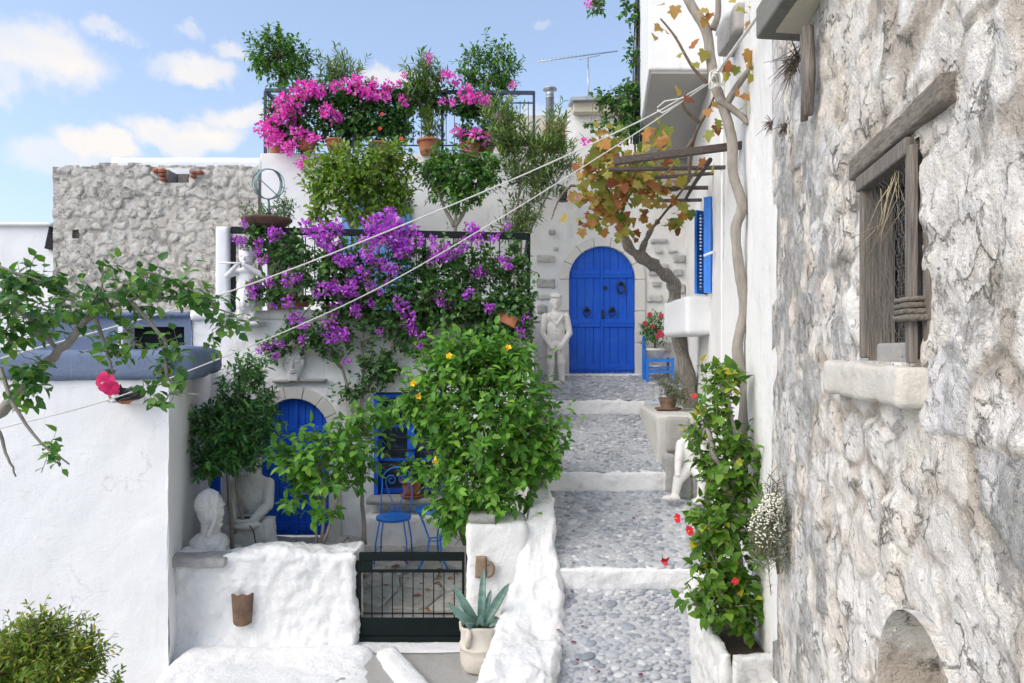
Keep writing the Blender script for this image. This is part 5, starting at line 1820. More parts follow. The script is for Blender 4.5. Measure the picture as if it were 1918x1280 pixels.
MB().lathe(q, [(.145, .33), (.145, .35), (.03, .36)], 18).out('soil', M_soil, ag, True)
MB().ell(q + Vector((-.10, -.06, -.005)), (.05, .04, .028)).out('wedge_stone', M_gstone, ag, True)


def agave_leaf(base, tip, w, bend, parent, m=L_agave):
    base, tip = Vector(base), Vector(tip)
    d = tip - base
    sdv = d.cross(Vector((0, -1, .25))).normalized()
    nr = sdv.cross(d).normalized()
    vs, fs = [], []
    n = 9
    for i in range(n + 1):
        t = i / n
        c_ = base + d * t + nr * bend * math.sin(math.pi * t) * d.length
        ww = w * (0.62 + 1.1 * t) * (1 - t) ** .62 * 1.25 if t > 0 else w * .75
        th = .016 * (1 - t) + .002
        for k, (sx, hz) in enumerate(((-1, .45), (-.5, -.1), (0, -.28), (.5, -.1), (1, .45), (0.45, -.1 - th / max(ww, .006)), (0, -.28 - th * 1.5 / max(ww, .006)), (-.45, -.1 - th / max(ww, .006)))):
            vs.append(c_ + sdv * ww * sx + nr * ww * hz)
    for i in range(n):
        for k in range(8):
            fs.append((i * 8 + k, i * 8 + (k + 1) % 8, i * 8 + 8 + (k + 1) % 8, i * 8 + 8 + k))
    o = mk('agave_leaf', vs, fs, m, parent, True)
    return o


ac = q + Vector((0.005, 0, .35))
for (px, py, Y, w, bd) in ((906, 1064, 5.86, .042, .03), (848, 1093, 5.74, .046, .06), (954, 1092, 5.72, .05, -.06), (920, 1104, 5.95, .036, .02), (838, 1130, 5.68, .05, .12), (870, 1166, 5.60, .05, .10), (938, 1112, 5.9, .04, -.06),
                           (945, 1160, 5.68, .035, -.1), (856, 1120, 5.95, .04, .05), (900, 1150, 5.58, .045, .12)):
    agave_leaf(ac + Vector((0, 0, -.02)), P(px, py, Y), w * .82, bd, ag)

sp2 = thing('sill_pot', P(772, 930, 8.35), 'terracotta pot of dark jade plant on the courtyard window sill', 'potted plant')
q = Vector((P(771, 0, 8.33).x, 8.33, WZ0 + .003))
MB().lathe(q, [(.10, 0), (.135, .012), (.145, .03), (.13, .03), (.1, .015)], 22).out('saucer', M_terra, sp2, True)
pot_mesh(sp2, q + Vector((0, 0, .015)), .125, .20, M_terra, name='pot')
plant('', None, None, q + Vector((0, 0, .2)), [E(770, 880, 8.33, 25, 17, .15)], 45, 7, .06, L_dark, 'small', [[q + Vector((0, 0, .17)), q + Vector((0, 0, .3))]], (.02, .012), .09, 205, root=sp2, limbs=12)

# ------------------------------------------------------------------ carved figures
def V3(x, y, z):
    return Vector((x, y, z))


# standing man beside the upper door
o = Vector((P(1041, 0, 10.22).x, 10.22, tread_z(10.22) - .01))
m1 = thing('standing_man_statue', o, 'carved pale stone man with cap and waistcoat standing left of the upper blue door', 'statue')
A_ = lambda x, y, z: o + Vector((x, y, z))
pr = [('e', A_(0, 0, .78), (.135, .09, .25)), ('e', A_(0, 0, .97), (.165, .085, .10)), ('e', A_(0, 0, .56), (.125, .09, .10)), ('c', A_(0, 0, 1.0), A_(0, 0, 1.14), .055, .052),
      ('e', A_(0, -.01, 1.21), (.083, .085, .115)), ('e', A_(0, .01, 1.30), (.098, .10, .05)), ('e', A_(0, -.06, 1.28), (.08, .06, .014)),
      ('e', A_(0, -.096, 1.205), (.014, .02, .045)), ('e', A_(-.035, -.078, 1.235), (.024, .015, .010)), ('e', A_(.035, -.078, 1.235), (.024, .015, .010)), ('e', A_(0, -.085, 1.145), (.032, .015, .010)), ('e', A_(0, -.07, 1.12), (.035, .025, .025)),
      ('e', A_(-.088, 0, 1.205), (.014, .022, .03)), ('e', A_(.088, 0, 1.205), (.014, .022, .03)), ('e', A_(0, .08, .6), (.2, .06, .5))]
for s in (-1, 1):
    pr += [('c', A_(s * .155, 0, .99), A_(s * .205, -.01, .74), .055, .048), ('c', A_(s * .205, -.01, .74), A_(s * .085, -.105, .56), .046, .036), ('e', A_(s * .06, -.115, .53), (.04, .03, .05)),
           ('c', A_(s * .075, -.01, .52), A_(s * .075, -.03, .30), .072, .058), ('c', A_(s * .075, -.03, .30), A_(s * .085, -.02, .07), .058, .048), ('e', A_(s * .095, -.07, .035), (.045, .10, .04)), ('c', A_(s * .075, -.03, .31), A_(s * .075, -.03, .285), .066, .066),
           ('c', A_(s * .10, -.075, 1.0), A_(0, -.098, .86), .016, .014)]
for k in range(4):
    pr.append(('e', A_(0, -.096, .84 - .055 * k), (.009, .009, .009)))
blob('figure', pr, M_stat, m1, .007, 2, .005, 1)
lump('base', A_(0, .03, .0), (.34, .30, .06), M_stat, m1, r=.02, amp=.01, res=.04, seed=3)

# flute boy on the house wall
o = Vector((P(463, 0, 8.36).x, 8.36, P(0, 601, 8.36).z))
m2 = thing('flute_boy_statue', o, 'white painted statue of a child playing a flute at the terrace corner', 'statue')
pr = [('e', A_(0, 0, .44), (.125, .09, .19)), ('c', A_(0, 0, .30), A_(0, 0, .22), .125, .135), ('e', A_(0, 0, .60), (.11, .075, .06)), ('c', A_(0, 0, .62), A_(0, 0, .68), .045, .045),
      ('e', A_(0, -.01, .765), (.088, .09, .115)), ('e', A_(0, .025, .80), (.104, .10, .10)), ('e', A_(0, -.10, .75), (.014, .022, .03)), ('e', A_(0, -.092, .705), (.03, .018, .010)), ('e', A_(-.035, -.09, .785), (.026, .014, .008)), ('e', A_(.035, -.09, .785), (.026, .014, .008)), ('e', A_(0, -.07, .675), (.04, .03, .03))]
for k in range(60):
    el_, az_ = math.asin(.05 + .95 * ((k * .618) % 1)), k * 2.4
    if math.sin(az_) < -.35 and el_ < .75:
        continue
    pr.append(('e', A_(.104 * math.cos(el_) * math.cos(az_), .02 + .10 * math.cos(el_) * math.sin(az_), .80 + .105 * math.sin(el_)), (.021, .021, .019)))
for s in (-1, 1):
    pr += [('c', A_(s * .11, -.01, .60), A_(s * .215, -.06, .545), .042, .036), ('c', A_(s * .215, -.06, .545), A_(s * .05 - .02, -.14, .665), .034, .026), ('e', A_(s * .035 - .02, -.145, .675), (.03, .025, .025)),
           ('c', A_(s * .075, 0, .22), A_(s * .075, -.02, .06), .05, .040), ('e', A_(s * .08, -.05, .03), (.04, .075, .032))]
blob('figure', pr, M_stat_w, m2, .0075, 2, .003, 2)
MB().tube([A_(.05, -.15, .685), A_(-.26, -.17, .685)], .012, 8).out('flute', M_stat_w, m2, True)
lump('ledge', A_(0, .10, -.03), (.36, .36, .06), M_white, m2, r=.02, amp=.015, res=.04, seed=5)

# robed bust behind the low wall
o = Vector((P(394, 0, 6.72).x, 6.72, P(0, 1050, 6.72).z))
m3 = thing('hooded_bust', o, 'white hooded stone bust in profile leaning behind the low wall', 'statue')
k_ = 1 / F * 6.72
pr = [('c', A_(.075, -.085, .40), A_(.09, -.06, .60), .022, .020), ('c', A_(.09, -.06, .60), A_(.06, 0, .66), .020, .02), ('c', A_(.075, -.085, .40), A_(.03, -.10, .28), .022, .03), ('e', A_(0, 0, .50), (.125, .12, .165)), ('e', A_(-.02, 0, .56), (.13, .13, .14)), ('e', A_(.04, 0, .42), (.075, .09, .13)), ('e', A_(.115, 0, .47), (.02, .018, .035)), ('e', A_(.10, 0, .545), (.035, .06, .02)), ('e', A_(.10, 0, .40), (.025, .04, .016)), ('e', A_(.09, 0, .35), (.035, .04, .03)),
      ('c', A_(.01, 0, .38), A_(.0, 0, .24), .085, .10), ('e', A_(-.01, 0, .16), (.19, .16, .13)), ('e', A_(.0, 0, .02), (.23, .16, .14)), ('c', A_(-.13, -.06, .10), A_(-.05, -.13, .0), .05, .06), ('c', A_(.10, -.05, .16), A_(.20, -.12, -.02), .055, .05), ('c', A_(.20, -.12, -.02), A_(.33, -.1, -.06), .05, .045), ('e', A_(.0, 0, -.3), (.20, .15, .4))]
blob('figure', pr, M_stat, m3, .008, 2, .012, 3)

# seated figure holding a basin
o = Vector((P(468, 0, 7.5).x, 7.5, P(0, 1045, 7.5).z))
m4 = thing('seated_basin_statue', o, 'white seated stone figure holding a planted basin before the lower blue door', 'statue')
pr = [('e', A_(-.01, .12, .66), (.19, .13, .25)), ('e', A_(-.01, .12, .78), (.21, .12, .12)), ('c', A_(0, .12, .86), A_(0, .11, .97), .075, .07), ('e', A_(0, .10, 1.04), (.085, .095, .12)), ('e', A_(0, .005, 1.03), (.016, .02, .03)),
      ('c', A_(.17, .10, .80), A_(.20, .0, .58), .065, .06), ('c', A_(.20, .0, .58), A_(.10, -.16, .46), .055, .045), ('c', A_(-.19, .10, .80), A_(-.21, .0, .58), .065, .06), ('c', A_(-.21, .0, .58), A_(-.12, -.16, .46), .055, .045),
      ('b', (o.x - .24, o.x + .20, o.y - .14, o.y + .26, o.z - .05, o.z + .40)), ('c', A_(.21, -.02, .38), A_(.235, -.04, .02), .075, .09), ('e', A_(.25, -.13, .03), (.055, .09, .045)), ('c', A_(-.03, -.17, .0), A_(-.05, -.24, .16), .07, .06), ('e', A_(.05, -.24, .03), (.13, .07, .05)), ('e', A_(.0, -.14, .40), (.17, .10, .06))]
blob('figure', pr, M_stat, m4, .010, 3, .014, 4)
MB().lathe(A_(-.02, -.10, .405), [(.10, 0), (.165, .03), (.185, .065), (.175, .07), (.155, .05), (.14, .04)], 26, 1.0, .8).out('basin', M_stat, m4, True)
MB().lathe(A_(-.02, -.10, .42), [(.15, 0), (.15, .03), (.02, .035)], 18, 1.0, .8).out('soil', M_soil, m4, True)
MB().tube([A_(.05, -.2, .44), A_(.14, -.26, .36), A_(.17, -.27, .2), A_(.13, -.28, .06), A_(.05, -.3, .02)], .006, 6).out('irrigation_hose', M_black, m4, True)

# carved face over the lower door
o = Vector((P(550, 0, 8.44).x, 8.44, P(0, 682, 8.44).z))
m5 = thing('carved_face', o, 'white carved stone face with curly hair on the wall above the lower blue door', 'relief')
pr = [('e', A_(0, .02, .03), (.125, .07, .185)), ('e', A_(.0, .02, -.10), (.085, .06, .12)), ('b', (o.x - .055, o.x + .055, o.y - .035, o.y + .05, o.z - .21, o.z - .08)), ('e', A_(0, -.055, -.005), (.019, .03, .055)), ('e', A_(0, -.05, -.075), (.045, .02, .012)), ('e', A_(0, -.045, -.10), (.04, .02, .012)),
      ('c', A_(-.085, -.03, .065), A_(-.025, -.052, .06), .013, .013), ('c', A_(.085, -.03, .065), A_(.025, -.052, .06), .013, .013), ('e', A_(-.05, -.045, .028), (.028, .014, .013)), ('e', A_(.05, -.045, .028), (.028, .014, .013)), ('e', A_(.118, 0, .02), (.02, .03, .045)), ('e', A_(-.118, 0, .02), (.02, .03, .045))]
for k in range(15):
    a = math.pi * (.05 + .9 * k / 14)
    for j in range(2):
        pr.append(('e', A_((.115 - .03 * j) * math.cos(a), -.02 - .018 * j, .08 + (.115 - .035 * j) * math.sin(a)), (.022, .022, .022)))
blob('face', pr, M_stat, m5, .0065, 2, .003, 5)

# headless seated torso by the planter block
o = Vector((P(1290, 0, 7.35).x, 7.35, P(0, 930, 7.35).z))
m6 = thing('headless_statue', o, 'headless white seated stone figure on grey blocks at the edge of the alley', 'statue')
pr = [('e', A_(.02, .06, .46), (.13, .10, .20)), ('e', A_(.02, .06, .58), (.10, .08, .08)), ('e', A_(.02, .05, .30), (.125, .11, .09)),
      ('c', A_(-.08, .03, .56), A_(-.125, -.05, .40), .05, .042), ('c', A_(-.125, -.05, .40), A_(-.16, -.16, .29), .040, .032), ('e', A_(-.165, -.18, .265), (.035, .045, .03)),
      ('c', A_(-.04, .0, .27), A_(-.15, -.16, .215), .075, .058), ('c', A_(-.15, -.16, .215), A_(-.19, -.17, .05), .054, .04), ('e', A_(-.235, -.20, .025), (.10, .045, .032)),
      ('c', A_(.09, .0, .27), A_(.10, -.18, .23), .075, .058), ('c', A_(.10, -.18, .23), A_(.07, -.2, .02), .052, .04), ('e', A_(.03, -.25, .0), (.06, .09, .032)), ('c', A_(.12, .03, .56), A_(.17, -.04, .38), .05, .042), ('c', A_(.17, -.04, .38), A_(.12, -.17, .28), .04, .033)]
blob('figure', pr, M_stat, m6, .010, 4, .005, 6)
bs = thing('block_pile', o + Vector((0, .1, 0)), 'grey stone blocks under the headless seated figure', 'stones')
lump('block', A_(-.05, .07, .10), (.16, .26, .24), M_gstone, bs, r=.02, amp=.012, res=.03, seed=7)
lump('block', A_(.10, .08, .10), (.14, .26, .24), M_gstone, bs, r=.02, amp=.012, res=.03, seed=8)
lump('block', A_(-.17, .20, .22), (.13, .2, .42), M_gstone, bs, r=.03, amp=.015, res=.03, seed=9)

# ------------------------------------------------------------------ the cat in its wall bowl
o = P(228, 742, 5.9)
wb = thing('wall_bowl', o, 'broken terracotta bowl mortared to the left white wall as a perch', 'bowl')
b = MB()
vs, fs = [], []
n = 18
for j in range(6):
    t = j / 5
    for i in range(n + 1):
        a = math.pi * (1 + i / n)
        r = .125 * math.sin(.25 + t * 1.25)
        vs.append((o.x - .01 + r * 1.15 * math.cos(a), 5.98 + r * .95 * math.sin(a), o.z - .075 + .075 * t))
for j in range(5):
    for i in range(n):
        k = j * (n + 1) + i
        fs.append((k, k + 1, k + n + 2, k + n + 1))
ob = mk('bowl', vs, fs, M_terra, wb, True)
so = ob.modifiers.new('thick', 'SOLIDIFY')
so.thickness = .014
lump('mortar', (o.x + .05, 5.985, o.z - .03), (.20, .10, .10), M_white_s, wb, r=.045, amp=.02, res=.015, seed=4, scale=9)
ct = thing('cat', o + Vector((0, 0, .02)), 'black and white cat curled in the terracotta wall bowl', 'cat')
c = o + Vector((.065, -.03, -.015))
A2 = lambda x, y, z: c + Vector((x, y, z))
body = [('e', A2(.045, .02, .035), (.095, .06, .055)), ('e', A2(.085, .02, .045), (.06, .055, .055)), ('e', A2(-.045, -.01, .035), (.05, .045, .045)), ('c', A2(.0, .0, .04), A2(-.055, -.035, .055), .045, .04),
        ('e', A2(-.06, -.05, .062), (.043, .042, .040)), ('e', A2(-.068, -.088, .050), (.020, .018, .016)), ('c', A2(-.087, -.045, .085), A2(-.092, -.048, .118), .018, .004), ('c', A2(-.036, -.045, .090), A2(-.030, -.048, .122), .018, .004),
        ('c', A2(-.03, -.05, .01), A2(-.055, -.10, -.018), .022, .019), ('c', A2(-.075, -.05, .01), A2(-.095, -.095, -.015), .022, .019), ('c', A2(.12, .0, .03), A2(.07, -.075, .0), .018, .015), ('c', A2(.07, -.075, .0), A2(.0, -.09, -.01), .015, .012)]
catb = blob('body', body, M_furb, ct, .0055, 4, .0015, 9)
blob('white_bib', [('e', A2(-.066, -.082, .048), (.024, .022, .020)), ('e', A2(-.06, -.072, .02), (.034, .026, .03)), ('e', A2(-.058, -.104, -.018), (.024, .024, .017)), ('e', A2(-.097, -.098, -.015), (.024, .022, .017)), ('c', A2(-.064, -.083, .06), A2(-.062, -.086, .085), .007, .004)], M_furw, ct, .005, 3)
for sx in (-1, 1):
    MB().ell(A2(-.063 + sx * .018, -.088, .070), (.007, .005, .007), 8, 6).out('eye', simple('cat_eye', (.42, .40, .10), rough=.2, bs=0), ct, True)
MB().ell(A2(-.069, -.107, .055), (.005, .004, .004), 8, 6).out('nose', M_black, ct, True)

# ------------------------------------------------------------------ armillary sundial in its bowl on the railing
ad = thing('armillary_sundial', P(502, 415, 8.5), 'verdigris armillary sphere sundial standing in the bowl on the terrace railing', 'sundial')
c = P(503, 345, 8.5)
Rr = .195
for (nrm_, w, nm) in (((.25, -.95, .1), .030, 'meridian_ring'), ((.80, -.55, -.25), .055, 'equator_ring')):
    nv_ = Vector(nrm_).normalized()
    rot = nv_.to_track_quat('Z', 'Y').to_matrix()
    vs, fs = [], []
    n = 48
    rr = Rr if nm == 'meridian_ring' else Rr * .96
    for i in range(n):
        a = 2 * math.pi * i / n
        for (dr, dz) in ((0, -w / 2), (0, w / 2), (-.006, w / 2), (-.006, -w / 2)):
            vs.append(c + rot @ Vector(((rr + dr) * math.cos(a), (rr + dr) * math.sin(a), dz)))
    for i in range(n):
        for k in range(4):
            fs.append((i * 4 + k, i * 4 + (k + 1) % 4, ((i + 1) % n) * 4 + (k + 1) % 4, ((i + 1) % n) * 4 + k))
    mk(nm, vs, fs, M_verd, ad)
MB().tube([P(472, 322, 8.45), P(534, 380, 8.55)], .006, 6).out('gnomon', M_verd, ad, True)
MB().tube([c + Vector((0, 0, -Rr)), P(506, 412, 8.5)], [.012, .02], 8).out('stem', M_verd, ad, True)
for sx in (-1, 1):
    MB().tube([P(504, 395, 8.5) + Vector((0, 0, 0)), P(504 + sx * 12, 385, 8.5), P(504 + sx * 16, 400, 8.5), P(504 + sx * 10, 413, 8.5)], .007, 6).out('stem_scroll', M_verd, ad, True)
bw = thing('railing_bowl', P(500, 425, 8.5), 'wide shallow terracotta bowl of greenery on the terrace railing', 'potted plant')
q = P(500, 428, 8.5)
MB().lathe(q, [(.16, 0), (.24, .04), (.29, .085), (.305, .10), (.305, .115), (.28, .115), (.26, .09)], 36).out('bowl', M_terra_old, bw, True)
MB().lathe(q, [(.26, .085), (.26, .10), (.02, .11)], 20).out('soil', M_soil, bw, True)
plant('', None, None, q + Vector((0, 0, .1)), [E(470, 398, 8.5, 26, 14, .15), E(535, 392, 8.5, 24, 22, .15), E(502, 402, 8.45, 30, 12, .15)], 80, 8, .055, L_boug, 'lance', None, (.01, .006), .14, 207, root=bw, limbs=10)

# wall lantern
ln = thing('wall_lantern', P(1052, 378, 10.6), 'small black iron lantern on the white wall left of the vine', 'lantern')
q = P(1055, 366, 10.55)
for dx in (-1, 1):
    for dy in (-1, 1):
        MB().box(q.x + dx * .05 - .006, q.x + dx * .05 + .006, q.y + dy * .05 - .006, q.y + dy * .05 + .006, q.z - .08, q.z + .07).out('cage_bar', M_iron, ln)
MB().lathe(q, [(.075, -.095), (.075, -.082), (.03, -.08)], 12).out('lantern_base', M_iron, ln)
MB().lathe(q, [(.08, .07), (.075, .085), (.02, .14)], 12).out('lantern_cap', M_iron, ln)
MB().box(q.x - .042, q.x + .042, q.y - .042, q.y + .042, q.z - .078, q.z + .068).out('lantern_glass', M_glass, ln)
MB().tube([q + Vector((0, 0, .13)), q + Vector((-.05, .05, .17)), q + Vector((-.09, .15, .14)), q + Vector((-.09, .19, .04))], .014, 7).out('bracket', M_iron, ln, True)

# ------------------------------------------------------------------ poles, antenna, cables, pergola
an = thing('tv_antenna', P(1103, 205, 12.5), 'long thin television antenna on a mast above the roof', 'antenna')
MB().tube([P(1103, 210, 12.5), P(1101, 108, 12.5)], .016, 7).out('mast', M_zinc, an, True)
a, b_ = P(1007, 116, 12.3), P(1157, 96, 12.8)
MB().tube([a, b_], .011, 6).out('boom', M_zinc, an, True)
MB().tube([P(1085, 112, 12.5), P(1124, 104, 12.55)], .007, 5).out('boom_brace', M_zinc, an, True)
for i in range(20):
    c = Vector(a).lerp(Vector(b_), (i + .3) / 20)
    h = .085 if i < 16 else .05
    MB().tube([c + Vector((-.02, -.1, -h * .9)), c + Vector((.02, .1, h * .9))], .006, 4).out('antenna_element', M_zinc, an, True)

po = thing('cable_pole', P(1195, 260, 9.4), 'dark pipes and cables running up the corner of the projecting room', 'pole')
for k, (x0, x1, r, m) in enumerate(((1206, 1205, .018, M_navy), (1199, 1200, .03, M_navy), (1193, 1196, .015, M_black), (1188, 1194, .009, M_black), (1211, 1210, .012, M_black))):
    MB().tube([P(x0 - 6, 270, 9.3), P(x0 - 3, 190, 9.3), P(x0 - 1, 90, 9.3), P(x1, -60, 9.3)], r, 8).out('pipe', m, po, True)
MB().box(P(1200, 0, 9.2).x, P(1216, 0, 9.2).x, 9.2, 9.28, P(0, 86, 9.2).z, P(0, 81, 9.2).z).out('bracket', M_navy, po)
MB().box(P(1204, 0, 9.2).x, P(1215, 0, 9.2).x, 9.2, 9.3, P(0, 160, 9.2).z, P(0, 95, 9.2).z).out('bracket', M_navy, po)


def curve(pts, per=6):
    pts = [Vector(p) for p in pts]
    out = []
    n = len(pts)
    for i in range(n - 1):
        p0, p1, p2, p3 = pts[max(i - 1, 0)], pts[i], pts[i + 1], pts[min(i + 2, n - 1)]
        for k in range(per):
            t = k / per
            out.append(.5 * ((2 * p1) + (-p0 + p2) * t + (2 * p0 - 5 * p1 + 4 * p2 - p3) * t * t + (-p0 + 3 * p1 - 3 * p2 + p3) * t ** 3))
    out.append(pts[-1])
    return out


KN = (1336, 148)


def cab(name, label, pts, r, m=None):
    o = thing(name, P(*pts[0]), label, 'cable')
    MB().tube(curve([P(*q) for q in pts], 8), r, 7).out('cable', m or M_cable, o, True)
    return o


cab('overhead_cable', 'upper white cable strung from the vine trunk across to the left edge', [(-160, 720, 4.3), (0, 672, 4.4), (440, 543, 4.75), (900, 362, 5.05), (1180, 236, 5.2), (1290, 176, 5.22), KN + (5.2,)], .0054)
cab('overhead_cable', 'lower white cable sagging from the vine trunk down to the left edge', [(-160, 845, 4.3), (0, 803, 4.4), (260, 730, 4.55), (640, 574, 4.8), (900, 431, 5.0), (1180, 257, 5.15), (1290, 182, 5.18), (1334, 152, 5.18)], .0043)
cab('overhead_cable', 'white cable pair running from the knot to the concrete slab overhead', [(1334, 150, 5.15), (1380, 85, 4.6), (1440, 2, 3.9), (1480, -60, 3.5)], .012)
cab('cable_loop', 'slack loop of white cable hanging beside the vine trunk', [(1336, 140, 5.1), (1368, 130, 5.1), (1392, 165, 5.1), (1396, 210, 5.1), (1392, 235, 5.1)], .007)
kn_ = thing('cable_knot', P(1330, 160, 5.1), 'coiled knot of white cable tied to the vine trunk', 'cable')
kc = P(1335, 158, 5.06)
for k in range(5):
    rr = .03 + .007 * k
    pts = [kc + Vector((rr * math.cos(a) * (.7 + .1 * k) + .01 * k - .02, -.06 + .02 * math.sin(a * 2 + k), rr * math.sin(a) * 1.1 - .02 + .012 * k)) for a in np.linspace(.4 * k, .4 * k + 6.28, 20)]
    MB().tube(pts, .0065, 6).out('coil', M_cable, kn_, True)
MB().tube([P(1231, 202, 5.1), P(1245, 190, 5.1), P(1280, 184, 5.1), P(1262, 200, 5.1), P(1240, 212, 5.1), P(1231, 206, 5.1)], .006, 6).out('coil', M_cable, kn_, True)

pg = thing('pergola', (1.6, 7, 1.7), 'rough wooden slats of a small vine pergola fixed to the white house', 'pergola')
for k, (xa_, ya_, Ya, xb_, yb_, Yb, h) in enumerate(((1150, 303, 5.6, 1392, 272, 5.25, .055), (1140, 318, 6.2, 1358, 314, 6.2, .03), (1228, 333, 6.9, 1338, 325, 7.0, .028), (1190, 352, 7.4, 1328, 352, 7.5, .035), (1195, 377, 8.2, 1314, 375, 8.3, .035), (1195, 362, 7.8, 1270, 356, 7.8, .022))):
    MB().beam(P(xa_, ya_, Ya), P(xb_, yb_, Yb), .05, h).out('slat', M_wood_d, pg, bevel=.004)
MB().tube([P(1330, 300, 5.4), P(1300, 345, 7.0), P(1285, 372, 8.3)], .02, 7).out('purlin', M_wood_d, pg, True)

# ================================================================== PLANTS
def at_px(pts):
    return [P(*q) for q in pts]


def trumpet(parent, q, d, m, L=.09, name='flower'):
    q, d = Vector(q), Vector(d).normalized()
    x = d.orthogonal().normalized()
    y = d.cross(x)
    vs, fs = [], []
    n = 10
    for j, (t, r) in enumerate(((0, .10), (.45, .16), (.8, .34), (1.0, .55))):
        for i in range(n):
            a = 2 * math.pi * i / n
            rr = r * L * (1 + (.22 * math.cos(5 * a / 1) if j == 3 else 0))
            vs.append(q + d * L * t + x * rr * math.cos(a) + y * rr * math.sin(a))
    for j in range(3):
        for i in range(n):
            fs.append((j * n + i, j * n + (i + 1) % n, j * n + n + (i + 1) % n, j * n + n + i))
    return mk(name, vs, fs, m, parent, True)


def open_flower(parent, q, d, R, m, centre=None, name='flower', petals=5):
    q, d = Vector(q), Vector(d).normalized()
    x = d.orthogonal().normalized()
    y = d.cross(x)
    vs, fs = [], []
    for k in range(petals):
        a = 2 * math.pi * k / petals + .3
        u = x * math.cos(a) + y * math.sin(a)
        w = -x * math.sin(a) + y * math.cos(a)
        b0 = len(vs)
        for t, ww, h in ((.05, .08, .0), (.4, .36, .12), (.75, .50, .18), (1.0, .30, .08)):
            for s in (-1, 0, 1):
                vs.append(q + u * R * t + w * R * ww * s + d * R * (h + (.05 if s else 0) + .04 * s * math.sin(k * 2.1)))
        for j in range(3):
            for i in range(2):
                a_ = b0 + j * 3 + i
                fs.append((a_, a_ + 1, a_ + 4, a_ + 3))
    o = mk(name, vs, fs, m, parent, True)
    if centre:
        MB().tube([q, q + d * R * .35, q + d * R * .6 + x * R * .05], [R * .10, R * .07, R * .08], 6).out('stamen', centre, o, True)
    return o


# 1 big lemon bush behind the gate pillar
t = plant('flowering_bush', 'large bright green bush with a few yellow trumpet blossoms behind the gate pillar', 'bush', P(880, 1015, 6.85),
          [E(895, 690, 6.8, 105, 55, .45), E(925, 790, 6.75, 130, 95, .60), E(900, 905, 6.7, 100, 75, .45), E(800, 760, 6.75, 50, 60, .3), E(1000, 850, 6.75, 55, 60, .35), E(850, 965, 6.7, 38, 36, .25), E(765, 745, 6.8, 22, 30, .2), E(850, 660, 6.8, 50, 28, .3), E(950, 668, 6.85, 50, 30, .3)],
          1080, 7, .105, L_lemon, 'ovate', [at_px([(880, 1020, 6.85), (885, 950, 6.8), (895, 850, 6.8), (900, 740, 6.8)]), at_px([(872, 1020, 6.85), (850, 950, 6.75), (830, 850, 6.75)]), at_px([(888, 1020, 6.85), (940, 930, 6.8), (980, 840, 6.75)])], (.028, .012), .24, 301, single=300, limbs=45, droop=.35)
for px, py, dx, dz in ((780, 720, -.4, .2), (787, 736, -.2, -.6), (816, 855, 0, -1), (845, 672, -.3, .5), (950, 658, .2, .8)):
    trumpet(t, P(px, py, 6.18), (dx, -.8, dz), M_yel, .055)
# 2 young orange tree in front of the lower door
t = plant('citrus_sapling', 'young branching citrus tree with glossy leaves in front of the lower blue door', 'tree', P(602, 1035, 6.75),
          [E(575, 860, 6.75, 65, 55, .35), E(625, 885, 6.7, 50, 50, .3), E(560, 920, 6.7, 38, 36, .25), E(645, 845, 6.75, 40, 40, .25), E(525, 860, 6.75, 22, 30, .2), E(590, 815, 6.75, 34, 22, .2), E(600, 950, 6.7, 42, 24, .25)], 150, 6, .115, L_lemon, 'ovate',
          [at_px([(598, 1040, 6.8), (605, 990, 6.78), (608, 930, 6.75), (590, 860, 6.75)]), at_px([(598, 1040, 6.8), (618, 985, 6.75), (632, 940, 6.72), (635, 870, 6.72)])], (.020, .012), .2, 302, single=200, limbs=26, bark=M_bark_s)
# 3 lemon sapling by the bistro chair
t = plant('citrus_sapling', 'slender citrus sapling with large leaves left of the bistro chair', 'tree', P(682, 1020, 7.2),
          [E(690, 840, 7.2, 42, 60, .3), E(655, 800, 7.2, 30, 30, .25), E(715, 780, 7.2, 38, 36, .25), E(680, 770, 7.15, 24, 22, .2)], 80, 6, .115, L_lemon, 'ovate', [at_px([(683, 1020, 7.2), (680, 960, 7.2), (676, 900, 7.2), (690, 820, 7.2)])], (.026, .012), .2, 303, single=150, limbs=20, bark=M_bark_s)
MB().tube([P(594, 1035, 6.72), P(592, 985, 6.74)], .012, 6).out('support_stake', M_wood_v, t, True)
# 4 dark bay tree at the left of the courtyard
t = plant('evergreen_tree', 'dense dark green tree beside the white corner, above the hooded bust', 'tree', P(455, 985, 7.3),
          [E(455, 735, 7.3, 42, 60, .3), E(435, 815, 7.25, 62, 55, .4), E(405, 790, 7.3, 40, 36, .3), E(480, 800, 7.25, 36, 40, .3), E(390, 880, 7.2, 20, 18, .2), E(470, 690, 7.3, 24, 24, .2), E(500, 755, 7.3, 18, 30, .2), E(430, 855, 7.2, 55, 26, .3)], 560, 9, .095, L_dark, 'lance',
          [at_px([(458, 985, 7.32), (445, 920, 7.3), (440, 850, 7.3), (450, 740, 7.3)]), at_px([(440, 1000, 7.3), (428, 930, 7.28), (425, 860, 7.28)]), at_px([(436, 1040, 7.2), (432, 950, 7.25), (426, 880, 7.25)])], (.022, .012), .18, 304, single=200, limbs=30, bark=M_bark_s)

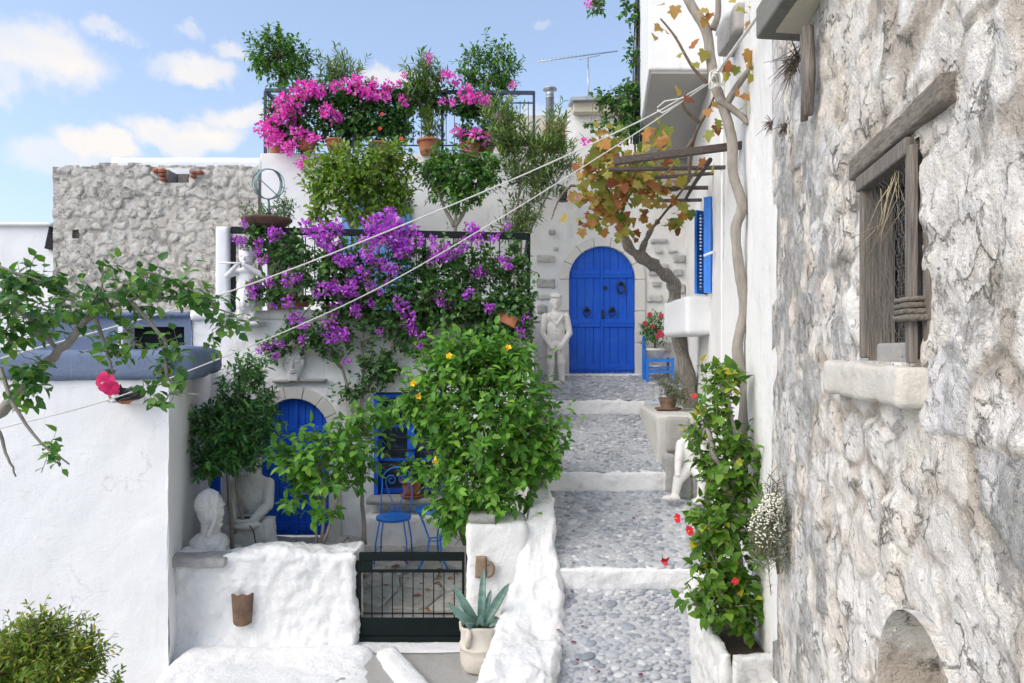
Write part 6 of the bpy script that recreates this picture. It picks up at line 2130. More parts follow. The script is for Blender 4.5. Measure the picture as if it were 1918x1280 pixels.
# 5 bougainvillea over the lower terrace
boug = plant('bougainvillea', 'purple bougainvillea tumbling over the lower terrace railing', 'climber', P(690, 790, 8.38),
             [E(720, 490, 8.4, 150, 45, .22), E(870, 530, 8.35, 90, 80, .25), E(600, 510, 8.35, 70, 45, .2), E(720, 590, 8.3, 120, 45, .2), E(560, 630, 8.33, 45, 28, .15), E(700, 690, 8.33, 34, 50, .12), E(780, 640, 8.33, 50, 30, .15), E(965, 540, 8.35, 30, 95, .22), E(910, 600, 8.3, 70, 45, .22),
              E(530, 470, 8.4, 55, 34, .2), E(515, 655, 8.33, 30, 20, .12), E(625, 640, 8.33, 40, 40, .13), E(480, 450, 8.4, 40, 25, .15), E(900, 640, 8.33, 50, 30, .15), E(660, 560, 8.32, 80, 30, .2), E(505, 545, 8.3, 40, 26, .15), E(650, 735, 8.33, 26, 20, .1), E(725, 690, 8.33, 26, 40, .1), E(990, 590, 8.3, 12, 60, .1), E(800, 560, 8.3, 90, 50, .22), E(1, 1, 8.4, 1, 1, .01)][:-1],
             1650, 9, .072, L_boug, 'small',
             [at_px([(668, 800, 8.4), (655, 740, 8.38), (640, 690, 8.38), (620, 650, 8.38)]), at_px([(676, 800, 8.4), (680, 720, 8.38), (678, 640, 8.38), (690, 560, 8.4)]), at_px([(680, 740, 8.38), (715, 690, 8.38), (740, 640, 8.38), (755, 590, 8.38)]), at_px([(676, 640, 8.38), (760, 600, 8.38), (860, 590, 8.38), (950, 540, 8.4)]), at_px([(640, 690, 8.38), (560, 600, 8.38), (500, 540, 8.38)])],
             (.022, .014), .17, 305, limbs=90, bark=M_bark_s, droop=.2, out=.7)
CL = [(572, 423, 14), (588, 439, 18), (619, 433, 18), (607, 452, 18), (623, 458, 18), (629, 420, 14), (600, 425, 12), (693, 420, 18), (715, 417, 18), (734, 420, 18), (750, 423, 16), (705, 436, 18), (721, 439, 20), (743, 445, 20), (759, 468, 18), (752, 460, 18), (778, 449, 16), (770, 436, 14), (686, 445, 14), (705, 458, 14), (735, 460, 14),
      (635, 484, 15), (645, 492, 12), (661, 490, 12), (688, 474, 12), (690, 484, 10), (731, 395, 11), (733, 405, 10), (813, 450, 12), (823, 471, 16), (810, 484, 13), (836, 468, 13), (840, 480, 12), (883, 429, 15), (890, 439, 15), (896, 450, 13), (947, 490, 13), (953, 500, 9), (940, 484, 9), (901, 511, 13), (890, 513, 9), (708, 496, 15), (724, 499, 13), (740, 507, 12),
      (680, 509, 12), (670, 525, 11), (654, 534, 12), (623, 534, 13), (607, 541, 13), (635, 547, 15), (650, 545, 14), (661, 544, 14), (693, 534, 11), (724, 531, 8), (712, 547, 8), (673, 566, 13), (667, 582, 13), (627, 582, 14), (696, 569, 9), (756, 579, 15), (747, 566, 12), (823, 558, 11), (839, 571, 12), (828, 568, 9), (877, 550, 11), (915, 577, 12),
      (767, 598, 13), (766, 611, 12), (774, 620, 11), (786, 626, 9), (619, 607, 14), (632, 627, 16), (622, 632, 13), (648, 632, 10), (712, 622, 9), (553, 595, 14), (569, 611, 9), (473, 534, 11), (471, 550, 12), (482, 536, 8), (502, 528, 11), (540, 522, 13), (540, 566, 12), (511, 436, 14), (520, 440, 12), (446, 450, 11), (455, 450, 9), (484, 456, 10), (481, 471, 9), (494, 487, 10), (457, 420, 9), (984, 598, 11), (974, 623, 11), (511, 573, 8),
      (503, 647, 10), (515, 665, 9), (523, 643, 9), (487, 655, 9), (567, 638, 9), (648, 678, 9), (787, 647, 8), (567, 610, 9), (950, 425, 8), (925, 445, 12), (870, 455, 11), (860, 470, 10), (593, 553, 9), (640, 565, 8), (560, 520, 9)]


def bract_ball(name, m, n, seed):
    rs = np.random.RandomState(seed)
    u = rs.normal(size=(n, 3))
    u /= np.linalg.norm(u, axis=1, keepdims=True)
    p = u * rs.uniform(.3, .95, (n, 1)) * (1, .8, .9)
    d = u + rs.normal(size=(n, 3)) * .7
    v, f = proto('bract')
    x, y, z = frames(d, rs.normal(size=(n, 3)))
    s = rs.uniform(.32, .5, n)
    R = np.stack([x, y, z], 1) * s[:, None, None]
    V = (np.einsum('vk,nkc->nvc', v, R) + p[:, None]).reshape(-1, 3)
    Q = (f[None] + (np.arange(n) * len(v))[:, None, None]).reshape(-1, 3)
    o = mk_np(name, V, Q, m, None, True, None, np.repeat(rs.rand(n), len(v)))
    me = o.data
    bpy.data.objects.remove(o)
    return me


def clusters(parent, cl, Y, m, seed, name='flower_cluster', dy=.2):
    rs = np.random.RandomState(seed)
    ms = [bract_ball(name, m, 46, seed + k) for k in range(5)]
    inv = Matrix.Translation(-origin_of(parent))
    for i, (px, py, r) in enumerate(cl):
        q = P(px, py, Y + rs.uniform(-dy, .02))
        o = bpy.data.objects.new(name, ms[i % 5])
        COL.objects.link(o)
        o.parent = parent
        o.matrix_parent_inverse = inv
        R = r / F * Y * 1.25
        o.matrix_basis = Matrix.Translation(q) @ Matrix.Rotation(rs.uniform(0, 6), 4, 'Y') @ Matrix.Rotation(rs.uniform(0, 6), 4, 'Z') @ Matrix.Diagonal((R, R, R * rs.uniform(.7, .95), 1))


clusters(boug, CL, 8.22, M_purple, 400)
CU = [(566, 168, 16), (579, 165, 16), (556, 176, 15), (589, 170, 15), (600, 168, 14), (532, 189, 15), (522, 196, 14), (545, 202, 16), (558, 204, 15), (527, 220, 16), (511, 228, 16), (496, 238, 13), (487, 248, 10), (509, 249, 16), (519, 256, 15), (537, 222, 15), (556, 249, 14), (569, 251, 12), (537, 277, 14), (503, 264, 13), (530, 262, 13), (545, 274, 11), (589, 259, 11), (582, 262, 9),
      (626, 162, 11), (647, 160, 12), (662, 155, 13), (675, 160, 15), (689, 168, 14), (699, 155, 11), (660, 166, 12), (683, 178, 13), (699, 176, 12), (722, 168, 11), (722, 181, 12), (730, 160, 10), (608, 204, 12), (613, 207, 13), (623, 217, 14), (634, 220, 11), (754, 189, 11), (835, 142, 11), (853, 149, 11), (871, 173, 14), (881, 183, 15), (897, 186, 14), (910, 189, 12), (829, 190, 8), (848, 190, 8),
      (892, 251, 13), (855, 246, 10), (866, 256, 11), (910, 262, 11), (874, 280, 9), (931, 220, 9), (960, 160, 8), (569, 306, 11), (559, 310, 9), (758, 143, 7), (747, 156, 7), (803, 105, 7), (803, 113, 6)]
boug2 = plant('bougainvillea', 'magenta bougainvillea spilling over the top terrace railing', 'climber', P(560, 275, 10.85),
              [E(540, 225, 10.75, 40, 45, .2), E(600, 185, 10.75, 50, 25, .2), E(690, 180, 10.75, 70, 22, .2), E(640, 225, 10.8, 50, 40, .2), E(790, 190, 10.8, 60, 30, .2), E(880, 200, 10.8, 50, 25, .2), E(560, 260, 10.7, 40, 22, .15)], 700, 9, .085, L_boug, 'small',
              [at_px([(570, 280, 10.9), (560, 230, 10.85), (580, 180, 10.8)]), at_px([(575, 280, 10.9), (640, 220, 10.85), (720, 180, 10.8), (860, 190, 10.8)])], (.02, .012), .17, 306, limbs=40, bark=M_bark_s)
clusters(boug2, CU, 10.6, M_magenta, 450)

# 6 the top terrace: pots and their plants
def potted(name, label, px, py, Y, r, h, ells, ntw, per, leaf, lm, kind, seed, trunk=None, tr=(.02, .01), tl=.18, **k):
    q = P(px, py, Y)
    t = thing(name, q, label, 'potted plant')
    pot_mesh(t, q, r, h, M_terra)
    top = q + Vector((0, 0, h * .8))
    plant('', None, None, top, ells, ntw, per, leaf, lm, kind, trunk or [[top, Vector(ells[0][0])]], tr, tl, seed, root=t, **k)
    return t


TZ = 3.15
tz_py = lambda Y: HY - TZ * F / Y
YT = 11.15
potted('potted_tree', 'bushy green potted tree at the left corner of the top terrace', 525, tz_py(YT), YT, .2, .3, [E(525, 110, YT, 58, 42, .45), E(490, 100, YT, 32, 38, .3), E(560, 115, YT, 34, 34, .3), E(520, 78, YT, 26, 24, .25), E(545, 145, YT, 40, 18, .3)], 330, 8, .085, L_hib, 'ovate', 311, limbs=30)
potted('potted_oleander', 'upright oleander at the left of the top terrace with no flowers', 640, tz_py(YT), YT, .17, .26, [E(645, 135, YT, 34, 24, .25), E(615, 140, YT, 20, 22, .2), E(640, 170, YT, 30, 20, .2)], 70, 14, .13, L_ole, 'narrow', 312, tl=.3, up=.9, out=.4, droop=0.0, limbs=20)
potted('potted_geranium', 'dark leafy potted shrub with red flowers in the middle of the top terrace', 715, tz_py(11), 11.0, .2, .2, [E(715, 225, 10.95, 52, 28, .3), E(665, 240, 10.95, 30, 24, .2), E(745, 245, 10.95, 25, 22, .2)], 300, 8, .10, L_dark, 'ovate', 313, limbs=20)
tg = bpy.data.objects['potted_geranium']
for px, py in ((716, 214), (712, 241), (752, 260)):
    open_flower(tg, P(px, py, 10.6), (.1, -1, .2), .032, simple('coral_petal', (.55, .06, .03), bs=0), petals=6)
potted('potted_oleander', 'tall flowering oleander in the terracotta pot right of centre on the top terrace', 804, 290, 10.7, .185, .22, [E(800, 140, 10.75, 38, 32, .25), E(790, 165, 10.75, 30, 30, .2), E(806, 235, 10.7, 24, 30, .15)], 95, 14, .14, L_ole, 'narrow', 314, tl=.3, up=.9, out=.4, droop=0.0, limbs=30)
potted('potted_tree', 'tall leafy potted tree at the right end of the top terrace', 905, tz_py(YT), YT, .2, .28, [E(918, 120, YT, 50, 40, .35), E(905, 170, YT, 45, 34, .35), E(945, 130, YT, 26, 40, .25), E(880, 135, YT, 22, 30, .25), E(930, 205, YT, 34, 26, .25)], 330, 8, .08, L_hib, 'ovate', 315, limbs=30)
potted('potted_shrub', 'dark low shrub in a pot beside the magenta flowers at right of the top terrace', 880, 292, 10.7, .16, .18, [E(885, 255, 10.7, 34, 24, .2), E(920, 240, 10.75, 24, 24, .2)], 110, 8, .075, L_boug, 'small', 316, limbs=14)
for lab, px, Y, r, h in (('terracotta pot second from the left on the top terrace edge', 628, 10.7, .15, .17), ('terracotta pot under the magenta flowers at the left of the top terrace', 575, 10.68, .14, .16)):
    q = P(px, tz_py(Y), Y)
    t = thing('terracotta_pot', q, lab, 'pot')
    pot_mesh(t, q, r, h, M_terra)

# 7 trees of the lower terrace
tfl = .53
ty = lambda Y: HY - tfl * F / Y
t = plant('citrus_tree', 'broad yellow-green citrus tree on the lower terrace in front of the pale blue door', 'tree', P(690, ty(9.7), 9.7),
          [E(675, 325, 9.7, 70, 50, .5), E(640, 360, 9.65, 50, 45, .4), E(715, 340, 9.7, 50, 55, .4), E(690, 390, 9.6, 60, 34, .4), E(595, 390, 9.6, 18, 30, .2), E(640, 300, 9.7, 40, 25, .3), E(710, 285, 9.7, 40, 16, .3), E(610, 425, 9.6, 25, 14, .2), E(740, 300, 9.7, 34, 34, .3), E(600, 330, 9.65, 30, 44, .3), E(745, 370, 9.65, 30, 36, .3)], 760, 7, .10, L_bright, 'ovate', [at_px([(690, 600, 9.7), (690, 480, 9.7), (685, 400, 9.7), (675, 340, 9.7)]), at_px([(690, 480, 9.7), (650, 410, 9.65), (630, 360, 9.6)])], (.04, .018), .22, 321, limbs=40, bark=M_bark_s)
t = plant('citrus_tree', 'round-headed green citrus tree on the lower terrace right of the broader one', 'tree', P(850, ty(9.7), 9.7),
          [E(860, 325, 9.7, 55, 40, .4), E(825, 330, 9.7, 36, 36, .3), E(895, 345, 9.7, 34, 34, .3), E(855, 370, 9.65, 45, 24, .3), E(880, 300, 9.7, 36, 22, .3), E(820, 300, 9.7, 30, 22, .25), E(915, 320, 9.7, 26, 30, .25), E(800, 320, 9.7, 20, 24, .2)], 430, 7, .095, L_hib, 'ovate', [at_px([(850, 600, 9.7), (851, 440, 9.7), (855, 390, 9.7), (862, 330, 9.7)]), at_px([(851, 425, 9.7), (832, 390, 9.7), (818, 350, 9.7)]), at_px([(852, 425, 9.7), (880, 380, 9.7), (900, 350, 9.7)])], (.032, .014), .2, 322, limbs=34, bark=M_bark_s)
t = plant('oleander', 'tall thin-leaved oleander at the right end of the lower terrace', 'shrub', P(965, ty(9.9), 9.9),
          [E(975, 300, 9.9, 40, 50, .3), E(1025, 290, 9.9, 36, 50, .25), E(960, 250, 9.9, 30, 36, .25), E(985, 385, 9.85, 34, 50, .2), E(1005, 340, 9.9, 50, 24, .25), E(1060, 300, 9.9, 26, 20, .2), E(940, 260, 9.9, 22, 40, .2), E(965, 430, 9.85, 26, 24, .15), E(930, 220, 9.9, 30, 30, .2), E(1040, 250, 9.9, 24, 40, .2)], 300, 16, .13, L_ole, 'narrow',
          [at_px([(960, 600, 9.9), (965, 450, 9.9), (975, 340, 9.9), (965, 240, 9.9)]), at_px([(962, 600, 9.9), (980, 420, 9.9), (1010, 320, 9.9), (1050, 230, 9.9)]), at_px([(962, 600, 9.9), (990, 440, 9.9), (1030, 360, 9.9), (1070, 300, 9.9)])], (.02, .008), .34, 323, up=.8, out=.5, droop=0.0, limbs=40, bark=M_bark_s)
for lab, px, py, Y, r, h in (('wide terracotta pot on the lower terrace among purple flowers', 652, 560, 8.75, .22, .26), ('small terracotta pot at the foot of the terrace railing, left', 566, 575, 8.62, .11, .14)):
    t = thing('terracotta_pot', P(px, py, Y), lab, 'pot')
    pot_mesh(t, P(px, py, Y), r, h, M_terra)
t = thing('broken_roof_tile', P(948, 603, 8.2), 'broken red roof tile sticking out among the bougainvillea', 'roof tile')
vs, fs = [], []
for j in range(2):
    for i in range(9):
        a = math.pi * i / 8
        base_ = P(932, 590, 8.2).lerp(P(968, 608, 8.05), j)
        vs.append(base_ + Vector((.03 * math.cos(a), .03 * math.cos(a), .05 * math.sin(a) + .05 * math.cos(a))))
for i in range(8):
    fs.append((i, i + 1, i + 10, i + 9))
o_ = mk('tile', vs, fs, M_terra, t, True)
o_.modifiers.new('thick', 'SOLIDIFY').thickness = .012
t = thing('plaque', P(948, 520, 8.47), 'small white notice plate hung on the terrace railing', 'plaque')
q0, q1 = P(943, 532, 8.46), P(958, 515, 8.46)
MB().box(q0.x, q1.x, 8.455, 8.463, q0.z, q1.z).out('plate', M_plastic, t, bevel=.002)
t = thing('boarded_cabinet', P(520, 520, 9.2), 'olive-brown boarded cabinet on the lower terrace behind the flute boy', 'cabinet')
q0, q1 = P(500, 560, 9.3), P(553, 440, 9.3)
MB().box(q0.x, q1.x, 9.3, 9.7, .54, q1.z).out('body', simple('olive_brown_board', (.13, .11, .07), c2=(.07, .06, .04), scale=10, stretch=(8, 8, .6)), t, bevel=.01)
for k in range(2):
    a = q0.x + (q1.x - q0.x) * k / 2 + .01
    MB().box(a, a + (q1.x - q0.x) / 2 - .02, 9.275, 9.30, .60, q1.z - .05).out('door', MATS['olive_brown_board'], t, bevel=.006)

# 8 hibiscus reaching in from the left
hp = [at_px([(-120, 850, 3.75), (0, 768, 3.72), (60, 712, 3.7), (110, 655, 3.7), (150, 615, 3.7), (200, 560, 3.75)]), at_px([(110, 655, 3.7), (60, 600, 3.65), (0, 560, 3.6), (-60, 530, 3.6)]), at_px([(150, 615, 3.7), (190, 540, 3.7), (195, 480, 3.75)]), at_px([(175, 590, 3.7), (260, 555, 3.75), (340, 560, 3.8), (440, 590, 3.85)]), at_px([(190, 560, 3.72), (280, 510, 3.75), (360, 540, 3.8)]),
      at_px([(0, 690, 3.55), (25, 760, 3.5), (75, 830, 3.5), (130, 870, 3.5)]), at_px([(-30, 780, 3.5), (0, 810, 3.5), (15, 860, 3.5), (30, 893, 3.5)]), at_px([(180, 600, 3.72), (200, 660, 3.7), (212, 700, 3.68)]), at_px([(240, 560, 3.75), (310, 640, 3.72), (310, 700, 3.7), (330, 735, 3.7), (375, 740, 3.7)]), at_px([(-40, 490, 3.6), (40, 515, 3.65), (100, 535, 3.7), (160, 560, 3.7)])]
hib = plant('hibiscus', 'pink-flowered hibiscus branching in from the left edge before the white house', 'shrub', P(-120, 870, 3.75),
            [E(60, 520, 3.65, 70, 22, .25), E(40, 610, 3.65, 60, 40, .3), E(130, 570, 3.7, 60, 30, .3), E(215, 560, 3.72, 50, 40, .3), E(195, 490, 3.75, 14, 20, .1), E(290, 535, 3.75, 60, 28, .2), E(365, 555, 3.8, 60, 22, .2), E(440, 600, 3.85, 40, 18, .15), E(200, 650, 3.7, 32, 40, .2), E(310, 680, 3.7, 40, 45, .15), E(70, 700, 3.65, 36, 36, .2), E(15, 560, 3.6, 40, 50, .25), E(115, 845, 3.5, 34, 20, .1), E(60, 780, 3.5, 20, 12, .08), E(245, 640, 3.7, 20, 20, .1), E(400, 640, 3.85, 34, 14, .1), E(20, 740, 3.6, 18, 20, .15), E(300, 745, 3.7, 26, 14, .1)],
            230, 6, .066, L_hib, 'heart', hp, [(.036, .014)] + [(.012, .004)] * 9, .17, 331, single=300, limbs=70, bark=M_bark_s, droop=.45, twig_r=.002)
fl = open_flower(hib, P(200, 716, 3.62), (-.15, -1, -.1), .058, M_pinkp, M_wpet)
open_flower(hib, P(208, 726, 3.60), (.25, -1, -.35), .045, M_pinkp)
# 9 yellow-green bush bottom left
t = plant('yellow_bush', 'yellow-green bush with tiny yellow flowers at the bottom left corner', 'bush', P(70, 1420, 4.5), [E(70, 1260, 4.5, 100, 75, .4), E(20, 1250, 4.5, 60, 60, .3), E(140, 1240, 4.5, 40, 50, .25), E(70, 1190, 4.5, 50, 34, .25), E(215, 1275, 4.5, 18, 14, .1)], 900, 10, .05, L_olive, 'lance', [at_px([(70, 1420, 4.5), (70, 1330, 4.5), (75, 1240, 4.5)])], (.02, .01), .14, 332, single=0, limbs=50)
# 10 red hibiscus in the trough
hr = plant('hibiscus', 'red-flowered hibiscus growing up the white wall from the trough planter', 'shrub', P(1403, 1215, 4.45),
           [E(1370, 1090, 4.45, 60, 70, .2), E(1340, 1130, 4.4, 45, 45, .2), E(1360, 960, 4.5, 55, 60, .2), E(1330, 985, 4.45, 40, 45, .2), E(1390, 900, 4.5, 45, 50, .18), E(1340, 870, 4.6, 40, 40, .2), E(1390, 830, 4.6, 44, 36, .18), E(1340, 780, 4.7, 44, 40, .2), E(1350, 715, 4.7, 36, 34, .18), E(1300, 810, 4.7, 22, 24, .15), E(1360, 680, 4.7, 14, 16, .1), E(1420, 1010, 4.4, 24, 40, .15), E(1330, 1060, 4.45, 34, 40, .2), E(1400, 1140, 4.4, 36, 40, .15)],
           420, 6, .078, L_hib2, 'heart', [at_px([(1403, 1215, 4.45), (1403, 1150, 4.45), (1385, 1050, 4.47), (1370, 940, 4.5), (1380, 840, 4.6), (1360, 720, 4.7)]), at_px([(1403, 1150, 4.45), (1350, 1060, 4.45), (1340, 980, 4.45)]), at_px([(1370, 940, 4.5), (1335, 850, 4.6), (1320, 780, 4.7)])], (.034, .010), .16, 341, single=300, limbs=50, bark=M_bark_s, droop=.4, shell=.45)
for px, py, Y, d_, R in ((1270, 971, 4.3, (-.9, -.4, .1), .032), (1293, 994, 4.28, (-.8, -.5, -.1), .034), (1377, 1089, 4.2, (0, -1, .2), .022), (1300, 742, 4.55, (-.3, -1, .2), .018)):
    open_flower(hr, P(px, py, Y), d_, R, M_red, M_yel)
trumpet(hr, P(1253, 1045, 4.35), (-.6, -.5, -.3), M_red, .05, 'bud')
# 11 white everlasting bush against the rubble wall
q = P(1452, 1050, 3.55)
t = plant('everlasting_bush', 'grey-leaved bush of tiny white flowers against the foot of the rubble house', 'bush', q, [E(1440, 1020, 3.6, 34, 50, .12), E(1448, 970, 3.6, 28, 36, .12), E(1450, 900, 3.65, 10, 40, .05)], 130, 14, .045, L_grey, 'needle', [at_px([(1458, 1075, 3.62), (1450, 1010, 3.6), (1445, 950, 3.6)])], (.008, .004), .12, 342, limbs=30, up=.8)
rs = np.random.RandomState(8)
fb = MB()
for k in range(330):
    a, r = rs.uniform(0, 6.28), rs.rand() ** .5
    e = ((1437, 985, 36, 42), (1445, 950, 24, 26))[k % 2]
    q = P(e[0] + e[2] * r * math.cos(a), e[1] + e[3] * r * math.sin(a), 3.55 - .12 * rs.rand() * (1 - r))
    fb.ell(q, (.0055, .0055, .0045), 5, 3)
fb.out('flowers', M_wpet, t, True, 'stuff')
# 12 grape vine: old trunk, canes over the pergola, leaves one by one
vt = [at_px([(1296, 770, 8.75), (1290, 720, 8.75), (1276, 650, 8.7), (1264, 590, 8.6), (1263, 540, 8.5), (1252, 520, 8.4), (1228, 500, 8.3), (1205, 485, 8.2), (1180, 465, 8.1), (1166, 430, 8.0), (1164, 400, 7.9)]), at_px([(1205, 485, 8.2), (1203, 465, 8.15), (1215, 440, 8.0), (1232, 415, 7.8)])]
vn = thing('grape_vine', P(1296, 775, 8.75), 'old twisted grape vine with autumn leaves spreading under the pergola', 'vine')
for j, pth in enumerate(vt):
    pts = curve(pth, 7)
    n = len(pts)
    b = MB()
    r0, r1 = ((.094, .055), (.048, .02))[j]
    rs = np.random.RandomState(j)
    b.tube(pts, [(r0 + (r1 - r0) * i / (n - 1)) * (1 + .14 * math.sin(i * .9) + .05 * rs.normal()) for i in range(n)], 16)
    Vb = np.array(b.v)
    dd = .028 * fbm(Vb * np.array((9, 9, 1.6)), 1, 3, 9)
    cen = np.repeat(np.array([p_[:] for p_ in pts]), 16, 0)
    nn = Vb - cen
    nn /= np.maximum(np.linalg.norm(nn, axis=1, keepdims=True), 1e-6)
    b.v = [tuple(a) for a in Vb + nn * dd[:, None]]
    b.out('trunk', M_bark, vn, True)
canes = [[(1165, 420, 7.9), (1150, 380, 7.6), (1130, 340, 7.3), (1100, 300, 7.0)], [(1164, 400, 7.9), (1180, 350, 7.4), (1200, 310, 6.6), (1250, 270, 6.0)], [(1232, 415, 7.8), (1260, 380, 7.4), (1290, 340, 6.6), (1320, 300, 5.8)], [(1150, 380, 7.6), (1110, 370, 7.4), (1085, 390, 7.3)], [(1180, 350, 7.4), (1140, 300, 7.0), (1130, 260, 6.8)], [(1070, 348, 7.6), (1052, 365, 7.5), (1040, 390, 7.5), (1033, 412, 7.5)], [(1070, 348, 7.6), (1090, 352, 7.6), (1130, 380, 7.7)],
         [(1290, 340, 6.0), (1300, 260, 5.6), (1330, 200, 5.3), (1345, 160, 5.2)], [(1345, 175, 5.2), (1300, 130, 5.2), (1265, 70, 5.2), (1237, 35, 5.2)], [(1310, 230, 5.3), (1280, 200, 5.25), (1285, 170, 5.2)], [(1345, 180, 5.2), (1390, 215, 5.1), (1415, 228, 5.05)], [(1300, 260, 5.6), (1270, 300, 5.8), (1245, 330, 6.2)]]
for c_ in canes:
    MB().tube(curve(at_px(c_), 5), [.016 - .009 * i / (len(c_) * 5 - 5) for i in range(len(c_) * 5 - 4)], 6).out('cane', M_twig, vn, True)
rng = np.random.RandomState(55)
VE = [E(1175, 330, 7.2, 85, 55, .6), E(1130, 275, 6.9, 40, 28, .4), E(1150, 395, 7.5, 55, 38, .4), E(1235, 255, 6.2, 36, 26, .3), E(1268, 415, 7.6, 20, 34, .2), E(1105, 330, 7.2, 28, 50, .3), E(1230, 370, 7.3, 40, 44, .4), E(1190, 430, 7.8, 50, 14, .2), E(1110, 405, 7.5, 30, 30, .2)]
tw, p, d, h = grow(rng, VE, 150, 3, .22, .5, .1, .6, .5)
up = []
for (px, py, Y) in ((1237, 50, 5.2), (1250, 60, 5.2), (1270, 75, 5.2), (1226, 66, 5.2), (1275, 100, 5.2), (1295, 90, 5.2), (1320, 95, 5.2), (1300, 118, 5.2), (1265, 12, 5.1), (1235, 10, 5.3), (1270, 165, 5.2), (1282, 185, 5.2), (1325, 205, 5.2), (1335, 195, 5.2), (1340, 235, 5.2), (1330, 245, 5.2), (1345, 225, 5.1), (1370, 120, 5.0), (1380, 125, 5.0), (1362, 135, 5.0), (1405, 95, 4.8), (1415, 110, 4.8), (1405, 125, 4.8), (1418, 130, 4.8), (1408, 140, 4.8), (1400, 118, 4.8), (1425, 85, 4.8), (1440, 85, 4.8), (1395, 20, 4.9), (1410, 15, 4.9), (1402, 40, 4.9), (1420, 5, 4.9), (1370, 0, 5.0), (1378, 175, 5.0), (1390, 178, 5.0), (1388, 205, 5.0), (1410, 172, 5.0), (1310, 20, 5.2), (1330, 25, 5.2), (1320, 35, 5.2), (1265, 300, 5.8), (1310, 305, 5.8), (1335, 312, 5.9)):
    up.append(P(px, py, Y - .06))
up = np.array([u[:] for u in up])
du = rng.normal(size=(len(up), 3)) * .6 + (0, -.2, -.7)
hu = rng.normal(size=(len(up), 3)) * .5 + (0, -1, .3)
hv = h * (1, 1, .5) + np.array((0, -.9, 0))
scatter_leaves('vine', 'grape', np.concatenate([p, up]), np.concatenate([d, du]), np.concatenate([hv, hu]), np.concatenate([  .105 * rng.uniform(.55, 1.2, len(p)), .08 * rng.uniform(.7, 1.2, len(up))]), L_vine, vn, single=150, single_name='vine_leaf')
tw, p, d, h = grow(rng, VE[:6], 60, 3, .22, .5, .1, .6, .5)
scatter_leaves('vine', 'grape', p, d, h * (1, 1, .5) + np.array((0, -.9, 0)), .11 * rng.uniform(.55, 1.2, len(p)), L_vine_g, vn, single=110, single_name='vine_leaf')
# smooth young vine trunk climbing the white wall
v2 = thing('smooth_vine', P(1392, 900, 5.0), 'smooth grey wavy vine trunk climbing the white house wall', 'vine')
pts = curve(at_px([(1390, 980, 4.95), (1390, 820, 4.95), (1395, 730, 5.0), (1381, 655, 5.0), (1394, 575, 5.0), (1384, 500, 5.0), (1378, 430, 5.02), (1390, 385, 5.02), (1373, 325, 5.05), (1371, 265, 5.08), (1356, 205, 5.12), (1340, 160, 5.15), (1331, 110, 5.2), (1322, 55, 5.25), (1292, 5, 5.3), (1268, -60, 5.35)]), 6)
rs = np.random.RandomState(4)
n = len(pts)
MB().tube(pts, [.038 * (1 + .05 * math.sin(i * .5) + .03 * rs.normal()) for i in range(n)], 14).out('trunk', M_bark_s, v2, True)
for c_ in ([(1335, 55, 5.22), (1345, 25, 5.2), (1345, -30, 5.15)], [(1358, 200, 5.1), (1382, 160, 5.0), (1410, 120, 4.85), (1420, 80, 4.8)], [(1345, 185, 5.1), (1385, 215, 5.05), (1402, 232, 5.0)]):
    MB().tube(curve(at_px(c_), 5), [.03 - .014 * i / (len(c_) * 5 - 5) for i in range(len(c_) * 5 - 4)], 8).out('branch', M_bark_s, v2, True)
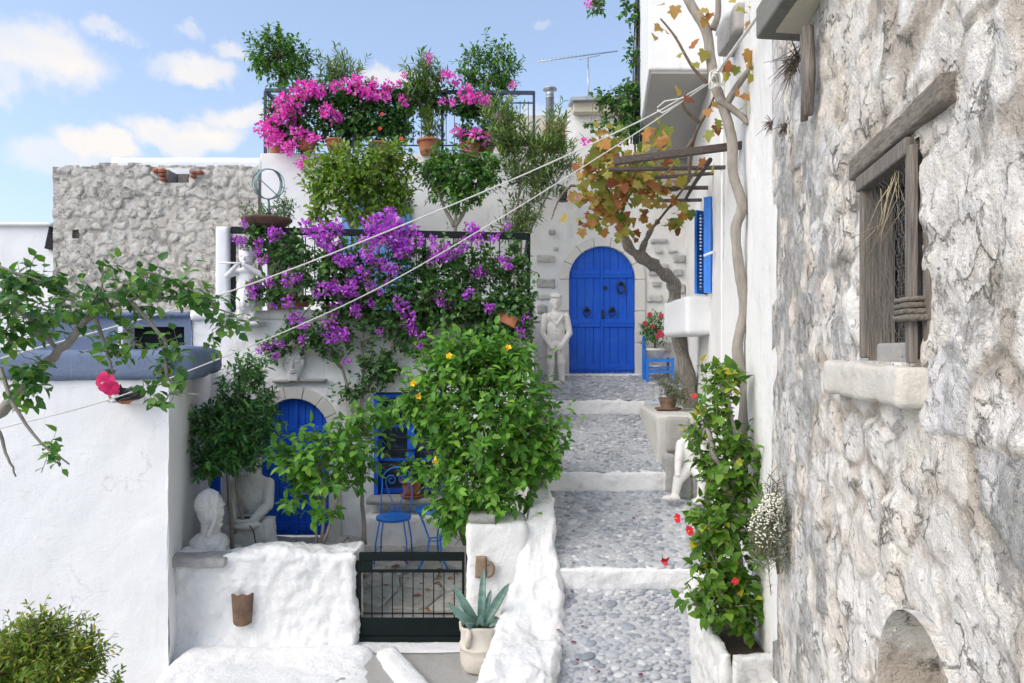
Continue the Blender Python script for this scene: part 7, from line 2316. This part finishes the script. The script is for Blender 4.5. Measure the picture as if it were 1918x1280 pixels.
# 13 dark climber round the cable pole
t = plant('dark_climber', 'dark green climber twining round the pipes above the eave', 'climber', P(1190, 280, 9.2), [E(1170, 195, 9.15, 26, 40, .2), E(1140, 185, 9.15, 40, 14, .15), E(1130, 230, 9.1, 34, 16, .15), E(1185, 130, 9.15, 16, 60, .12), E(1175, 240, 9.1, 30, 24, .2), E(1115, 10, 9.2, 16, 14, .1), E(1180, 20, 9.15, 24, 24, .12)], 170, 8, .075, L_boug, 'small', [at_px([(1190, 290, 9.2), (1186, 200, 9.2), (1192, 100, 9.2), (1190, -20, 9.2)]), at_px([(1190, -10, 9.2), (1140, -4, 9.2), (1110, 5, 9.2)]), at_px([(1188, 230, 9.2), (1150, 190, 9.15), (1110, 190, 9.15)])], (.014, .008), .2, 351, limbs=40, bark=M_twig, droop=.5)
for px, py, r in ((1103, 8, 8),):
    clusters(t, [(px, py, r)], 9.1, M_magenta, 470, 'flower')
clusters(vn, [(1097, 266, 9), (1080, 372, 5)], 6.9, M_magenta, 471, 'flower')
# 14 dry weeds rooted in the rubble
for i, (px, py, Y, r, lab) in enumerate(((1478, 115, 3.25, .09, 'large dry brown weed tuft under the concrete slab'), (1444, 232, 3.9, .05, 'small dry weed tuft on the edge of the rubble wall, left one'), (1475, 236, 3.5, .04, 'small dry weed tuft in the rubble wall, right one'))):
    t = thing('dry_weed', P(px, py, Y), lab, 'weed')
    rs = np.random.RandomState(i)
    b = MB()
    q = Vector((rubX(Y) - .03, Y, P(px, py, Y).z))
    for k in range(90 if i == 0 else 40):
        e = Vector((-abs(rs.normal()) * .6 - .1, rs.normal() * .7, rs.normal() * .7 - .3)) * r
        b.tube([q + Vector((0, rs.normal(), rs.normal())) * r * .3, q + e * .6, q + e + Vector((0, 0, -r * .2))], [.0022, .0018, .001], 3)
    b.out('stems', simple('dry_stem', (.10, .075, .055), bs=0), t, False, 'stuff')

# things of one kind share a group
for stem_, grp in {'citrus_tree': 'citrus trees of the lower terrace', 'citrus_sapling': 'young citrus trees of the courtyard', 'bougainvillea': 'bougainvilleas on the terraces', 'potted_tree': 'potted trees of the top terrace',
                   'potted_oleander': 'potted oleanders of the top terrace', 'terracotta_pot': 'terracotta pots', 'overhead_cable': 'white cables overhead', 'hibiscus': 'hibiscus shrubs', 'dry_weed': 'dry weeds in the rubble wall'}.items():
    for o_ in bpy.data.objects:
        if o_.parent is None and o_.name.split('.')[0] == stem_:
            o_['group'] = grp
